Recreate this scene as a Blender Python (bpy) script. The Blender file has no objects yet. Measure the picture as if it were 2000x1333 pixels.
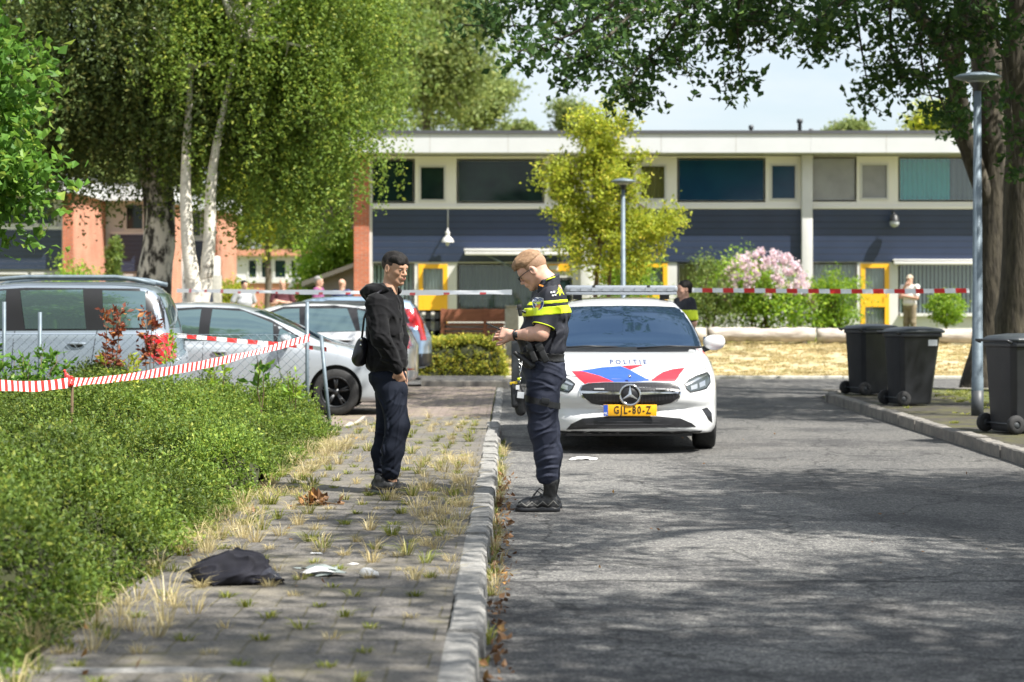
import bpy, bmesh, math, random
import numpy as np
from mathutils import Vector, Matrix
from mathutils.bvhtree import BVHTree
S = bpy.context.scene
PI = math.pi
F = 3889.0          # focal length in photo pixels (photo 2000 wide)
HZ = 588.0          # horizon row
EYE = 1.5
# ------------------------------------------------------------------ camera
cd = bpy.data.cameras.new("camera"); cam = bpy.data.objects.new("camera", cd)
S.collection.objects.link(cam); S.camera = cam
cam.location = (0, 0, EYE); cam.rotation_euler = (math.radians(90), 0, 0)
cd.sensor_width = 36; cd.lens = 36 * F / 2000; cd.shift_y = -(666.5 - HZ) / 2000
cd.clip_start = 0.1; cd.clip_end = 2000
cd.dof.use_dof = True; cd.dof.focus_distance = 14.7; cd.dof.aperture_fstop = 2.8
# ------------------------------------------------------------------ light
SUN = Vector((0.50, -0.31, 0.80)).normalized()       # towards the sun
W = bpy.data.worlds.new("World"); S.world = W; W.use_nodes = True
nt = W.node_tree; nt.nodes.clear()
wo = nt.nodes.new("ShaderNodeOutputWorld"); bg = nt.nodes.new("ShaderNodeBackground")
sky = nt.nodes.new("ShaderNodeTexSky"); sky.sky_type = 'NISHITA'; sky.sun_disc = False
sky.sun_elevation = math.asin(SUN.z); sky.sun_rotation = math.atan2(SUN.x, SUN.y)
sky.air_density = 1.0; sky.dust_density = 1.5
# thin bright summer cloud over the blue: noise by direction, part of the sky itself
tc = nt.nodes.new("ShaderNodeTexCoord"); mp = nt.nodes.new("ShaderNodeMapping"); mp.inputs['Scale'].default_value = (1.1, 1.1, 4.2)
ns = nt.nodes.new("ShaderNodeTexNoise"); ns.inputs['Scale'].default_value = 2.4; ns.inputs['Detail'].default_value = 8; ns.inputs['Roughness'].default_value = .58
cr = nt.nodes.new("ShaderNodeValToRGB"); cr.color_ramp.elements[0].position = .36; cr.color_ramp.elements[0].color = (.30, .30, .30, 1)
cr.color_ramp.elements[1].position = .58; cr.color_ramp.elements[1].color = (.97, .97, .97, 1)
mx = nt.nodes.new("ShaderNodeMixRGB"); mx.inputs[2].default_value = (4.9, 5.25, 5.6, 1)
L = nt.links.new
L(tc.outputs['Generated'], mp.inputs['Vector']); L(mp.outputs[0], ns.inputs['Vector']); L(ns.outputs[0], cr.inputs[0])
L(cr.outputs[0], mx.inputs[0]); L(sky.outputs[0], mx.inputs[1]); L(mx.outputs[0], bg.inputs[0]); L(bg.outputs[0], wo.inputs[0])
bg.inputs[1].default_value = 0.085
sd = bpy.data.lights.new("sun", 'SUN'); sd.energy = 5.0; sd.angle = math.radians(.55); sd.color = (1, .965, .90)
so = bpy.data.objects.new("sun", sd); S.collection.objects.link(so)
so.rotation_euler = (-SUN).to_track_quat('-Z', 'Y').to_euler()
S.view_settings.view_transform = 'Standard'; S.view_settings.look = 'None'; S.view_settings.gamma = 1
S.view_settings.exposure = 1.18
S.cycles.max_bounces = 6; S.cycles.diffuse_bounces = 3; S.cycles.glossy_bounces = 3; S.cycles.transparent_max_bounces = 8
S.cycles.transmission_bounces = 3; S.cycles.use_denoising = True; S.cycles.caustics_reflective = False; S.cycles.caustics_refractive = False
S.render.use_persistent_data = False
# ------------------------------------------------------------------ helpers
def P(x, y, Y): return Vector(((x - 1000) * Y / F, Y, EYE - (y - HZ) * Y / F))
def G(x, y, z=0.0):
    Y = F * (EYE - z) / (y - HZ); return Vector(((x - 1000) * Y / F, Y, z))
def tag(o, label=None, cat=None, group=None, kind=None):
    if label: o["label"] = label
    if cat: o["category"] = cat
    if group: o["group"] = group
    if kind: o["kind"] = kind
    return o
def thing(name, label, cat, loc=(0, 0, 0), rotz=0, group=None):
    o = bpy.data.objects.new(name, None); S.collection.objects.link(o)
    o.empty_display_size = .1
    o.location = loc; o.rotation_euler = (0, 0, rotz)
    return tag(o, label, cat, group)
def kids(o): return [c for c in bpy.data.objects if c.parent == o]
def copy_tree(o, parent=None):
    c = o.copy(); S.collection.objects.link(c); c.parent = parent
    for ch in kids(o): copy_tree(ch, c)
    return c
def mesh_np(name, V, Fc, mat=None, parent=None, smooth=True, nv=4):
    """V (n,3) array, Fc (m,nv) int array"""
    V = np.asarray(V, dtype=np.float32); Fc = np.asarray(Fc, dtype=np.int32)
    me = bpy.data.meshes.new(name)
    me.vertices.add(len(V)); me.vertices.foreach_set("co", V.ravel())
    k = Fc.shape[1]
    me.loops.add(Fc.size); me.loops.foreach_set("vertex_index", Fc.ravel())
    me.polygons.add(len(Fc)); me.polygons.foreach_set("loop_start", np.arange(len(Fc), dtype=np.int32) * k)
    try: me.polygons.foreach_set("loop_total", np.full(len(Fc), k, dtype=np.int32))
    except Exception: pass
    me.polygons.foreach_set("use_smooth", np.full(len(Fc), smooth, dtype=bool))
    me.update(); me.validate()
    if mat: me.materials.append(mat)
    o = bpy.data.objects.new(name, me); S.collection.objects.link(o)
    if parent: o.parent = parent
    return o
class MB:
    def __init__(s): s.v = []; s.f = []; s.sm = []
    def add(s, vs, fs, sm=False):
        b = len(s.v); s.v += [tuple(v) for v in vs]; s.f += [tuple(b + i for i in f) for f in fs]; s.sm += [sm] * len(fs); return s
    def box(s, x0, x1, y0, y1, z0, z1, M=None):
        vs = [Vector((x, y, z)) for z in (z0, z1) for y in (y0, y1) for x in (x0, x1)]
        if M is not None: vs = [M @ v for v in vs]
        return s.add(vs, [(0, 2, 3, 1), (4, 5, 7, 6), (0, 1, 5, 4), (2, 6, 7, 3), (0, 4, 6, 2), (1, 3, 7, 5)])
    def tube(s, pts, r, n=10, cap=True):
        pts = [Vector(p) for p in pts]
        if not hasattr(r, '__len__'): r = [r] * len(pts)
        vs = []; fs = []; up = None
        for i, p in enumerate(pts):
            t = (pts[min(i + 1, len(pts) - 1)] - pts[max(i - 1, 0)]).normalized()
            if up is None:
                up = Vector((0, 0, 1)) if abs(t.z) < .9 else Vector((1, 0, 0))
            a = t.cross(up).normalized(); b = a.cross(t).normalized(); up = b
            for k in range(n):
                th = 2 * PI * k / n; vs.append(p + a * (math.cos(th) * r[i]) + b * (math.sin(th) * r[i]))
        for i in range(len(pts) - 1):
            for k in range(n):
                k2 = (k + 1) % n; fs.append((i * n + k, i * n + k2, (i + 1) * n + k2, (i + 1) * n + k))
        s.add(vs, fs, True)
        if cap:
            b = len(s.v) - len(vs)
            s.f.append(tuple(b + k for k in reversed(range(n)))); s.sm.append(False)
            s.f.append(tuple(b + (len(pts) - 1) * n + k for k in range(n))); s.sm.append(False)
        return s
    def lathe(s, prof, c=(0, 0, 0), n=20, M=None):
        vs = []; fs = []
        for (r, z) in prof:
            for k in range(n):
                a = 2 * PI * k / n; v = Vector((math.cos(a) * r, math.sin(a) * r, z))
                if M is not None: v = M @ v
                vs.append(v + Vector(c))
        m = len(prof)
        for i in range(m - 1):
            for k in range(n):
                k2 = (k + 1) % n; fs.append((i * n + k, i * n + k2, (i + 1) * n + k2, (i + 1) * n + k))
        return s.add(vs, fs, True)
    def prism(s, poly, y0, y1, M=None):
        """poly: (x,z) list extruded in y"""
        n = len(poly); vs = [Vector((p[0], y0, p[1])) for p in poly] + [Vector((p[0], y1, p[1])) for p in poly]
        if M is not None: vs = [M @ v for v in vs]
        fs = [tuple(range(n)), tuple(reversed(range(n, 2 * n)))] + [(i, i + n, (i + 1) % n + n, (i + 1) % n) for i in range(n)]
        return s.add(vs, fs)
    def build(s, name, mat, parent=None, bevel=0, seg=2):
        me = bpy.data.meshes.new(name); me.from_pydata(s.v, [], s.f); me.materials.append(mat)
        me.polygons.foreach_set("use_smooth", s.sm)
        bm = bmesh.new(); bm.from_mesh(me); bmesh.ops.recalc_face_normals(bm, faces=bm.faces)
        if bevel:
            eds = [e for e in bm.edges if len(e.link_faces) == 2 and e.calc_face_angle(0) > .5]
            bmesh.ops.bevel(bm, geom=eds, offset=bevel, segments=seg, profile=.5, affect='EDGES', clamp_overlap=True)
            for f in bm.faces: f.smooth = True
        bm.to_mesh(me); bm.free()
        if bevel:
            try: me.set_sharp_from_angle(angle=math.radians(40))
            except Exception: pass
        o = bpy.data.objects.new(name, me); S.collection.objects.link(o)
        if parent: o.parent = parent
        return o
# ------------------------------------------------------------------ materials
def mat(name, col, rough=.6, metal=0, spec=.5, var=None, vscale=5, bump=0, bscale=40, coat=0, coord='Object', det=6, vmap=(1, 1, 1), trans=0, emis=None):
    m = bpy.data.materials.new(name); m.use_nodes = True; n = m.node_tree; b = n.nodes["Principled BSDF"]
    b.inputs['Base Color'].default_value = (*col, 1); b.inputs['Roughness'].default_value = rough; b.inputs['Metallic'].default_value = metal
    b.inputs['Specular IOR Level'].default_value = spec
    if coat: b.inputs['Coat Weight'].default_value = coat; b.inputs['Coat Roughness'].default_value = .04
    if var or bump:
        t = n.nodes.new("ShaderNodeTexCoord"); mpp = n.nodes.new("ShaderNodeMapping"); mpp.inputs['Scale'].default_value = vmap
        n.links.new(t.outputs[coord], mpp.inputs[0])
    if var:
        z = n.nodes.new("ShaderNodeTexNoise"); z.inputs['Scale'].default_value = vscale; z.inputs['Detail'].default_value = det; z.inputs['Roughness'].default_value = .62
        r = n.nodes.new("ShaderNodeValToRGB"); r.color_ramp.elements[0].position = .33; r.color_ramp.elements[1].position = .67
        r.color_ramp.elements[0].color = (*col, 1); r.color_ramp.elements[1].color = (*var, 1)
        n.links.new(mpp.outputs[0], z.inputs['Vector']); n.links.new(z.outputs[0], r.inputs[0]); n.links.new(r.outputs[0], b.inputs['Base Color'])
    if bump:
        z2 = n.nodes.new("ShaderNodeTexNoise"); z2.inputs['Scale'].default_value = bscale; z2.inputs['Detail'].default_value = 5
        bp = n.nodes.new("ShaderNodeBump"); bp.inputs['Strength'].default_value = 1.0; bp.inputs['Distance'].default_value = bump
        n.links.new(mpp.outputs[0], z2.inputs['Vector']); n.links.new(z2.outputs[0], bp.inputs['Height']); n.links.new(bp.outputs[0], b.inputs['Normal'])
    return m
def leafmat(name, c1, c2, c3=None, rough=.55, transl=.35, spec=.35, big=(.8, 1.2)):
    """leaf colours vary leaf by leaf (random per island) and softly over the crown"""
    m = bpy.data.materials.new(name); m.use_nodes = True; n = m.node_tree; b = n.nodes["Principled BSDF"]
    g = n.nodes.new("ShaderNodeNewGeometry"); r = n.nodes.new("ShaderNodeValToRGB")
    r.color_ramp.elements[0].color = (*c1, 1); r.color_ramp.elements[1].color = (*c2, 1); r.color_ramp.elements[1].position = .85
    if c3:
        e = r.color_ramp.elements.new(1.0); e.color = (*c3, 1); r.color_ramp.elements[1].position = .8
    n.links.new(g.outputs['Random Per Island'], r.inputs[0])
    t = n.nodes.new("ShaderNodeTexCoord"); z = n.nodes.new("ShaderNodeTexNoise"); z.inputs['Scale'].default_value = .9; z.inputs['Detail'].default_value = 2
    mr = n.nodes.new("ShaderNodeMapRange"); mr.inputs[1].default_value = .3; mr.inputs[2].default_value = .7; mr.inputs[3].default_value = big[0]; mr.inputs[4].default_value = big[1]
    n.links.new(t.outputs['Object'], z.inputs['Vector']); n.links.new(z.outputs[0], mr.inputs[0])
    mu = n.nodes.new("ShaderNodeMixRGB"); mu.blend_type = 'MULTIPLY'; mu.inputs[0].default_value = 1
    n.links.new(r.outputs[0], mu.inputs[1]); n.links.new(mr.outputs[0], mu.inputs[2])
    b.inputs['Roughness'].default_value = rough; b.inputs['Specular IOR Level'].default_value = spec
    n.links.new(mu.outputs[0], b.inputs['Base Color'])
    tr = n.nodes.new("ShaderNodeBsdfTranslucent"); hs = n.nodes.new("ShaderNodeHueSaturation"); hs.inputs['Value'].default_value = 1.5; hs.inputs['Hue'].default_value = .485
    n.links.new(mu.outputs[0], hs.inputs['Color']); n.links.new(hs.outputs[0], tr.inputs[0])
    ms = n.nodes.new("ShaderNodeMixShader"); ms.inputs[0].default_value = transl
    n.links.new(b.outputs[0], ms.inputs[1]); n.links.new(tr.outputs[0], ms.inputs[2])
    n.links.new(ms.outputs[0], n.nodes["Material Output"].inputs[0])
    return m
def glassmat(name, tint=(.75, .85, .85), refl=.18):
    m = bpy.data.materials.new(name); m.use_nodes = True; n = m.node_tree; n.nodes.remove(n.nodes["Principled BSDF"])
    t = n.nodes.new("ShaderNodeBsdfTransparent"); t.inputs[0].default_value = (*tint, 1)
    g = n.nodes.new("ShaderNodeBsdfGlossy"); g.inputs['Roughness'].default_value = .02
    lw = n.nodes.new("ShaderNodeLayerWeight"); lw.inputs[0].default_value = .35
    mr = n.nodes.new("ShaderNodeMapRange"); mr.inputs[3].default_value = refl; mr.inputs[4].default_value = 1.0
    ms = n.nodes.new("ShaderNodeMixShader")
    n.links.new(lw.outputs['Facing'], mr.inputs[0]); n.links.new(mr.outputs[0], ms.inputs[0])
    n.links.new(t.outputs[0], ms.inputs[1]); n.links.new(g.outputs[0], ms.inputs[2]); n.links.new(ms.outputs[0], n.nodes["Material Output"].inputs[0])
    return m
def nodes_of(m):
    return m.node_tree, m.node_tree.nodes["Principled BSDF"]
M = {}
M['white'] = mat('white_paint', (.60, .595, .58), .5, var=(.54, .53, .51), vscale=2)
M['cream'] = mat('cream_frame', (.76, .73, .67), .5)
M['fascia'] = mat('fascia_board', (.56, .57, .585), .5, var=(.52, .53, .54), vscale=1.2)
M['yellow'] = mat('yellow_door_paint', (.80, .42, .02), .4)
M['black'] = mat('black_plastic', (.012, .013, .015), .45)
M['darkgrey'] = mat('dark_grey_plastic', (.05, .055, .06), .5, var=(.035, .04, .045), vscale=6)
M['galv'] = mat('galvanised_steel', (.11, .145, .175), .55, metal=.3, var=(.17, .21, .24), vscale=14)
M['roofedge'] = mat('roof_edge_metal', (.13, .13, .14), .4, metal=.6)
M['concrete'] = mat('concrete', (.42, .40, .36), .85, var=(.30, .29, .26), vscale=9, bump=.002, bscale=90)
M['glassdark'] = mat('dark_window_glass', (.004, .012, .014), .05, spec=.35, var=(.012, .030, .026), vscale=1.5)
M['glassblue'] = mat('blue_blind_behind_glass', (.008, .035, .080), .08, spec=.35, var=(.012, .055, .10), vscale=1.0)
M['glassgrey'] = mat('grey_blind_behind_glass', (.24, .235, .24), .2, spec=.3, var=(.30, .30, .30), vscale=2)
M['clear'] = glassmat('clear_pane', (.9, .95, .95), .05)
M['teal'] = mat('teal_curtain', (.05, .50, .50), .8)
M['net'] = mat('net_curtain', (.45, .47, .46), .8)
M['greycurtain'] = mat('grey_green_curtain', (.12, .15, .15), .8, var=(.20, .23, .23), vscale=6, vmap=(1, 1, .05))
M['yellowcurtain'] = mat('mustard_curtain', (.38, .31, .10), .8)
M['blinds'] = mat('vertical_blinds', (.58, .62, .62), .7)
M['room'] = mat('room_dark', (.02, .022, .022), .9)
def siding():
    m = mat('navy_siding', (.030, .042, .075), .42, spec=.5); n, b = nodes_of(m)
    t = n.nodes.new("ShaderNodeTexCoord"); w = n.nodes.new("ShaderNodeTexWave"); w.wave_type = 'BANDS'; w.bands_direction = 'Z'; w.wave_profile = 'SAW'
    w.inputs['Scale'].default_value = 1.85
    bp = n.nodes.new("ShaderNodeBump"); bp.inputs['Distance'].default_value = .012; bp.inputs['Strength'].default_value = .9
    L2 = n.links.new; L2(t.outputs['Object'], w.inputs['Vector']); L2(w.outputs[0], bp.inputs['Height']); L2(bp.outputs[0], b.inputs['Normal'])
    r = n.nodes.new("ShaderNodeValToRGB"); e = r.color_ramp.elements; e[0].position = 0; e[0].color = (.014, .02, .04, 1); e[1].position = .22; e[1].color = (.032, .050, .105, 1)
    z = n.nodes.new("ShaderNodeTexNoise"); z.inputs['Scale'].default_value = .8; mm = n.nodes.new("ShaderNodeMixRGB"); mm.blend_type = 'MULTIPLY'; mm.inputs[0].default_value = .5
    L2(w.outputs[0], r.inputs[0]); L2(r.outputs[0], mm.inputs[1]); L2(t.outputs['Object'], z.inputs['Vector']); L2(z.outputs[0], mm.inputs[2]); L2(mm.outputs[0], b.inputs['Base Color'])
    return m
M['siding'] = siding()
def brick(name, c1, c2, mort, sx=(1, 1, 1), axis='X'):
    m = mat(name, c1, .85); n, b = nodes_of(m)
    t = n.nodes.new("ShaderNodeTexCoord"); sp = n.nodes.new("ShaderNodeSeparateXYZ"); cb = n.nodes.new("ShaderNodeCombineXYZ")
    br = n.nodes.new("ShaderNodeTexBrick"); br.inputs['Scale'].default_value = 1; br.inputs['Brick Width'].default_value = .22; br.inputs['Row Height'].default_value = .065
    br.inputs['Mortar Size'].default_value = .008; br.inputs['Color1'].default_value = (*c1, 1); br.inputs['Color2'].default_value = (*c2, 1); br.inputs['Mortar'].default_value = (*mort, 1)
    L2 = n.links.new; L2(t.outputs['Object'], sp.inputs[0]); ad = n.nodes.new("ShaderNodeMath"); ad.operation = 'ADD'
    L2(sp.outputs[0], ad.inputs[0]); L2(sp.outputs[1], ad.inputs[1]); L2(ad.outputs[0], cb.inputs[0]); L2(sp.outputs[2], cb.inputs[1]); L2(cb.outputs[0], br.inputs['Vector'])
    z = n.nodes.new("ShaderNodeTexNoise"); z.inputs['Scale'].default_value = 1.3; z.inputs['Detail'].default_value = 5; mm = n.nodes.new("ShaderNodeMixRGB"); mm.blend_type = 'OVERLAY'; mm.inputs[0].default_value = .45
    L2(t.outputs['Object'], z.inputs['Vector']); L2(br.outputs[0], mm.inputs[1]); L2(z.outputs[0], mm.inputs[2]); L2(mm.outputs[0], b.inputs['Base Color'])
    return m
M['brick'] = brick('orange_brick', (.50, .115, .045), (.36, .09, .045), (.35, .25, .19))
M['brickpale'] = brick('pink_or_sunlit_brick', (.52, .20, .12), (.46, .17, .10), (.48, .32, .24))  # own colour of the far building; on left side walls it stands for sunlight
# ------------------------------------------------------------------ setting: ground, road, pavements, kerbs
rng = np.random.default_rng(7); random.seed(7)
def tz(Y):
    t = min(max((Y - 38.8) / 7.6, 0), 1); return .52 * t * t * (3 - 2 * t)
def mix_ground(name, cols, scales, rough=.95, bump=.01, bscale=30, vmap=(1, 1, 1)):
    m = mat(name, cols[0], rough); n, b = nodes_of(m); L2 = n.links.new
    t = n.nodes.new("ShaderNodeTexCoord"); mp2 = n.nodes.new("ShaderNodeMapping"); mp2.inputs['Scale'].default_value = vmap; L2(t.outputs['Object'], mp2.inputs[0])
    cur = None
    for i, (c, sc) in enumerate(zip(cols[1:], scales)):
        z = n.nodes.new("ShaderNodeTexNoise"); z.inputs['Scale'].default_value = sc; z.inputs['Detail'].default_value = 9; z.inputs['Roughness'].default_value = .65
        mpz = n.nodes.new("ShaderNodeMapping"); mpz.inputs['Location'].default_value = (i * 13.3, i * 7.1, 0); L2(mp2.outputs[0], mpz.inputs[0]); L2(mpz.outputs[0], z.inputs['Vector'])
        r = n.nodes.new("ShaderNodeValToRGB"); r.color_ramp.elements[0].position = .44; r.color_ramp.elements[1].position = .60; L2(z.outputs[0], r.inputs[0])
        mm = n.nodes.new("ShaderNodeMixRGB"); mm.inputs[2].default_value = (*c, 1); L2(r.outputs[0], mm.inputs[0])
        if cur is None: mm.inputs[1].default_value = (*cols[0], 1)
        else: L2(cur, mm.inputs[1])
        cur = mm.outputs[0]
    L2(cur, b.inputs['Base Color'])
    z = n.nodes.new("ShaderNodeTexNoise"); z.inputs['Scale'].default_value = bscale; z.inputs['Detail'].default_value = 6; bp = n.nodes.new("ShaderNodeBump"); bp.inputs['Distance'].default_value = bump
    L2(t.outputs['Object'], z.inputs['Vector']); L2(z.outputs[0], bp.inputs['Height']); L2(bp.outputs[0], b.inputs['Normal'])
    return m
M['lawn'] = mix_ground('dry_summer_lawn', [(.42, .34, .20), (.38, .31, .16), (.26, .26, .10), (.46, .39, .26)], [.5, 1.1, 3.5])
M['soil'] = mix_ground('soil_and_moss', [(.07, .055, .035), (.10, .085, .03), (.16, .14, .06), (.045, .035, .025)], [2, 5, 12], bump=.02)
M['mossgrass'] = mix_ground('dark_verge_grass', [(.09, .105, .025), (.16, .145, .045), (.055, .07, .02)], [2, 9])  # patchy dark and olive greens of the verge grass
def sheet(name, pts, m, kind='structure'):
    me = bpy.data.meshes.new(name); me.from_pydata([tuple(p) for p in pts[0]], [], pts[1]); me.materials.append(m)
    o = bpy.data.objects.new(name, me); S.collection.objects.link(o); return tag(o, kind=kind)
def rowsheet(name, x0, x1, ys, zf, m, dz=0):
    """strip with rows across; x0,x1 numbers or functions of Y"""
    vs = []; fs = []
    for y in ys:
        a = x0(y) if callable(x0) else x0; b = x1(y) if callable(x1) else x1
        vs += [(a, y, zf(y) + dz), (b, y, zf(y) + dz)]
    for i in range(len(ys) - 1): fs.append((2 * i, 2 * i + 1, 2 * i + 3, 2 * i + 2))
    return sheet(name, (vs, fs), m)
YS = [-40, 0, 20, 38.8] + [38.8 + .8 * i for i in range(1, 10)] + [47, 60, 120, 400, 1500]
def gz(Y): return tz(Y) - .02
M['farground'] = mix_ground('garden_ground', [(.20, .22, .07), (.30, .27, .11), (.12, .15, .04)], [.25, 1.0])
rowsheet('ground', -600, 600, YS, gz, M['farground'])
LY = [38.8 + .8 * i for i in range(0, 10)] + [47.5]
rowsheet('lawn', -.6, 14, LY, tz, M['lawn'], .0)
# --- asphalt
def asphalt():
    m = mat('asphalt', (.13, .13, .13), .85); n, b = nodes_of(m); L2 = n.links.new
    t = n.nodes.new("ShaderNodeTexCoord")
    def noise(sc, det=8, ro=.6, scale=(1, 1, 1), loc=(0, 0, 0)):
        mp2 = n.nodes.new("ShaderNodeMapping"); mp2.inputs['Scale'].default_value = scale; mp2.inputs['Location'].default_value = loc
        z = n.nodes.new("ShaderNodeTexNoise"); z.inputs['Scale'].default_value = sc; z.inputs['Detail'].default_value = det; z.inputs['Roughness'].default_value = ro
        L2(t.outputs['Object'], mp2.inputs[0]); L2(mp2.outputs[0], z.inputs['Vector']); return z.outputs[0]
    def ramp(src, p0, c0, p1, c1):
        r = n.nodes.new("ShaderNodeValToRGB"); r.color_ramp.elements[0].position = p0; r.color_ramp.elements[1].position = p1
        r.color_ramp.elements[0].color = (*c0, 1); r.color_ramp.elements[1].color = (*c1, 1); L2(src, r.inputs[0]); return r.outputs[0]
    def mulc(a, bb, f=1, bt='MULTIPLY'):
        mm = n.nodes.new("ShaderNodeMixRGB"); mm.blend_type = bt; mm.inputs[0].default_value = f; L2(a, mm.inputs[1]); L2(bb, mm.inputs[2]); return mm.outputs[0]
    base = ramp(noise(.55, 10, .65), .35, (.118, .117, .116), .68, (.185, .179, .170))
    grit = ramp(noise(62, 3, .7), .38, (.35, .35, .37), .64, (1.9, 1.88, 1.8))
    grit2 = ramp(noise(22, 4, .8, (1, .8, 1)), .42, (.62, .62, .64), .58, (1.3, 1.3, 1.26))
    stain = ramp(noise(1.0, 12, .8, (.75, .8, 1), (3.1, 1.7, 0)), .50, (1, 1, 1), .56, (.58, .58, .60))
    c = mulc(mulc(mulc(base, grit), grit2), stain)
    # tar-like worn blotches with ragged edges, and the darker resurfaced strip on the far side
    sp = n.nodes.new("ShaderNodeSeparateXYZ"); L2(t.outputs['Object'], sp.inputs[0])
    ed = n.nodes.new("ShaderNodeMath"); ed.operation = 'MULTIPLY_ADD'; ed.inputs[1].default_value = .197; L2(sp.outputs[1], ed.inputs[0]); ed.inputs[2].default_value = -5.12
    sm = n.nodes.new("ShaderNodeMath"); sm.operation = 'ADD'; L2(sp.outputs[0], sm.inputs[0]); L2(ed.outputs[0], sm.inputs[1])
    nz = n.nodes.new("ShaderNodeMath"); nz.operation = 'MULTIPLY_ADD'; nz.inputs[1].default_value = .25; L2(noise(3, 6), nz.inputs[0]); L2(sm.outputs[0], nz.inputs[2])
    strip = ramp(nz.outputs[0], .16, (1, 1, 1), .20, (.72, .72, .72))
    c = mulc(c, strip)
    # cross joint between two lays of asphalt, worn and blotchy on the near side
    jy = n.nodes.new("ShaderNodeMath"); jy.operation = 'MULTIPLY_ADD'; jy.inputs[1].default_value = .35; L2(noise(1.6, 5), jy.inputs[0]); L2(sp.outputs[1], jy.inputs[2])
    sh = n.nodes.new("ShaderNodeMath"); sh.operation = 'SUBTRACT'; sh.inputs[1].default_value = 10.83; L2(jy.outputs[0], sh.inputs[0])
    ab = n.nodes.new("ShaderNodeMath"); ab.operation = 'ABSOLUTE'; L2(sh.outputs[0], ab.inputs[0]); c = mulc(c, ramp(ab.outputs[0], .008, (.35, .35, .36), .035, (1, 1, 1)))
    near = ramp(sh.outputs[0], -.03, (1, 1, 1), .03, (0, 0, 0)); blot = ramp(noise(1.5, 13, .82, (.6, 1.0, 1), (7.7, 2.2, 0)), .46, (1.05, 1.05, 1.05), .53, (.50, .50, .52))
    mb_ = n.nodes.new("ShaderNodeMixRGB"); L2(near, mb_.inputs[0]); L2(c, mb_.inputs[1]); L2(mulc(c, blot), mb_.inputs[2]); c = mb_.outputs[0]
    crk = n.nodes.new("ShaderNodeTexVoronoi"); crk.feature = 'DISTANCE_TO_EDGE'; crk.inputs['Scale'].default_value = .55; wv = n.nodes.new("ShaderNodeVectorMath"); wv.operation = 'ADD'; ws_ = n.nodes.new("ShaderNodeVectorMath"); ws_.operation = 'SCALE'; ws_.inputs[3].default_value = .5
    nz2 = n.nodes.new("ShaderNodeTexNoise"); nz2.inputs['Scale'].default_value = 2.5; nz2.inputs['Detail'].default_value = 8; L2(t.outputs['Object'], nz2.inputs['Vector']); L2(nz2.outputs[1], ws_.inputs[0]); L2(ws_.outputs[0], wv.inputs[0]); L2(t.outputs['Object'], wv.inputs[1]); L2(wv.outputs[0], crk.inputs['Vector'])
    c = mulc(c, ramp(crk.outputs[0], .0035, (.45, .45, .45), .009, (1, 1, 1)))
    L2(c, b.inputs['Base Color'])
    ad = n.nodes.new("ShaderNodeMath"); ad.operation = 'ADD'; L2(noise(110, 3, .7), ad.inputs[0]); L2(noise(24, 4), ad.inputs[1])
    bp = n.nodes.new("ShaderNodeBump"); bp.inputs['Distance'].default_value = .010; L2(ad.outputs[0], bp.inputs['Height']); L2(bp.outputs[0], b.inputs['Normal'])
    return m
M['asphalt'] = asphalt()
rowsheet('road', -.15, 4.85, [3, 12, 31.4], lambda y: 0, M['asphalt'], .0)
rowsheet('side_road', -.15, 30, [31.4, 38.3], lambda y: 0, M['asphalt'], .0)
rowsheet('asphalt_path', -6, -.15, [34.3, 38.3], lambda y: .06, M['asphalt'], .0)
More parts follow.
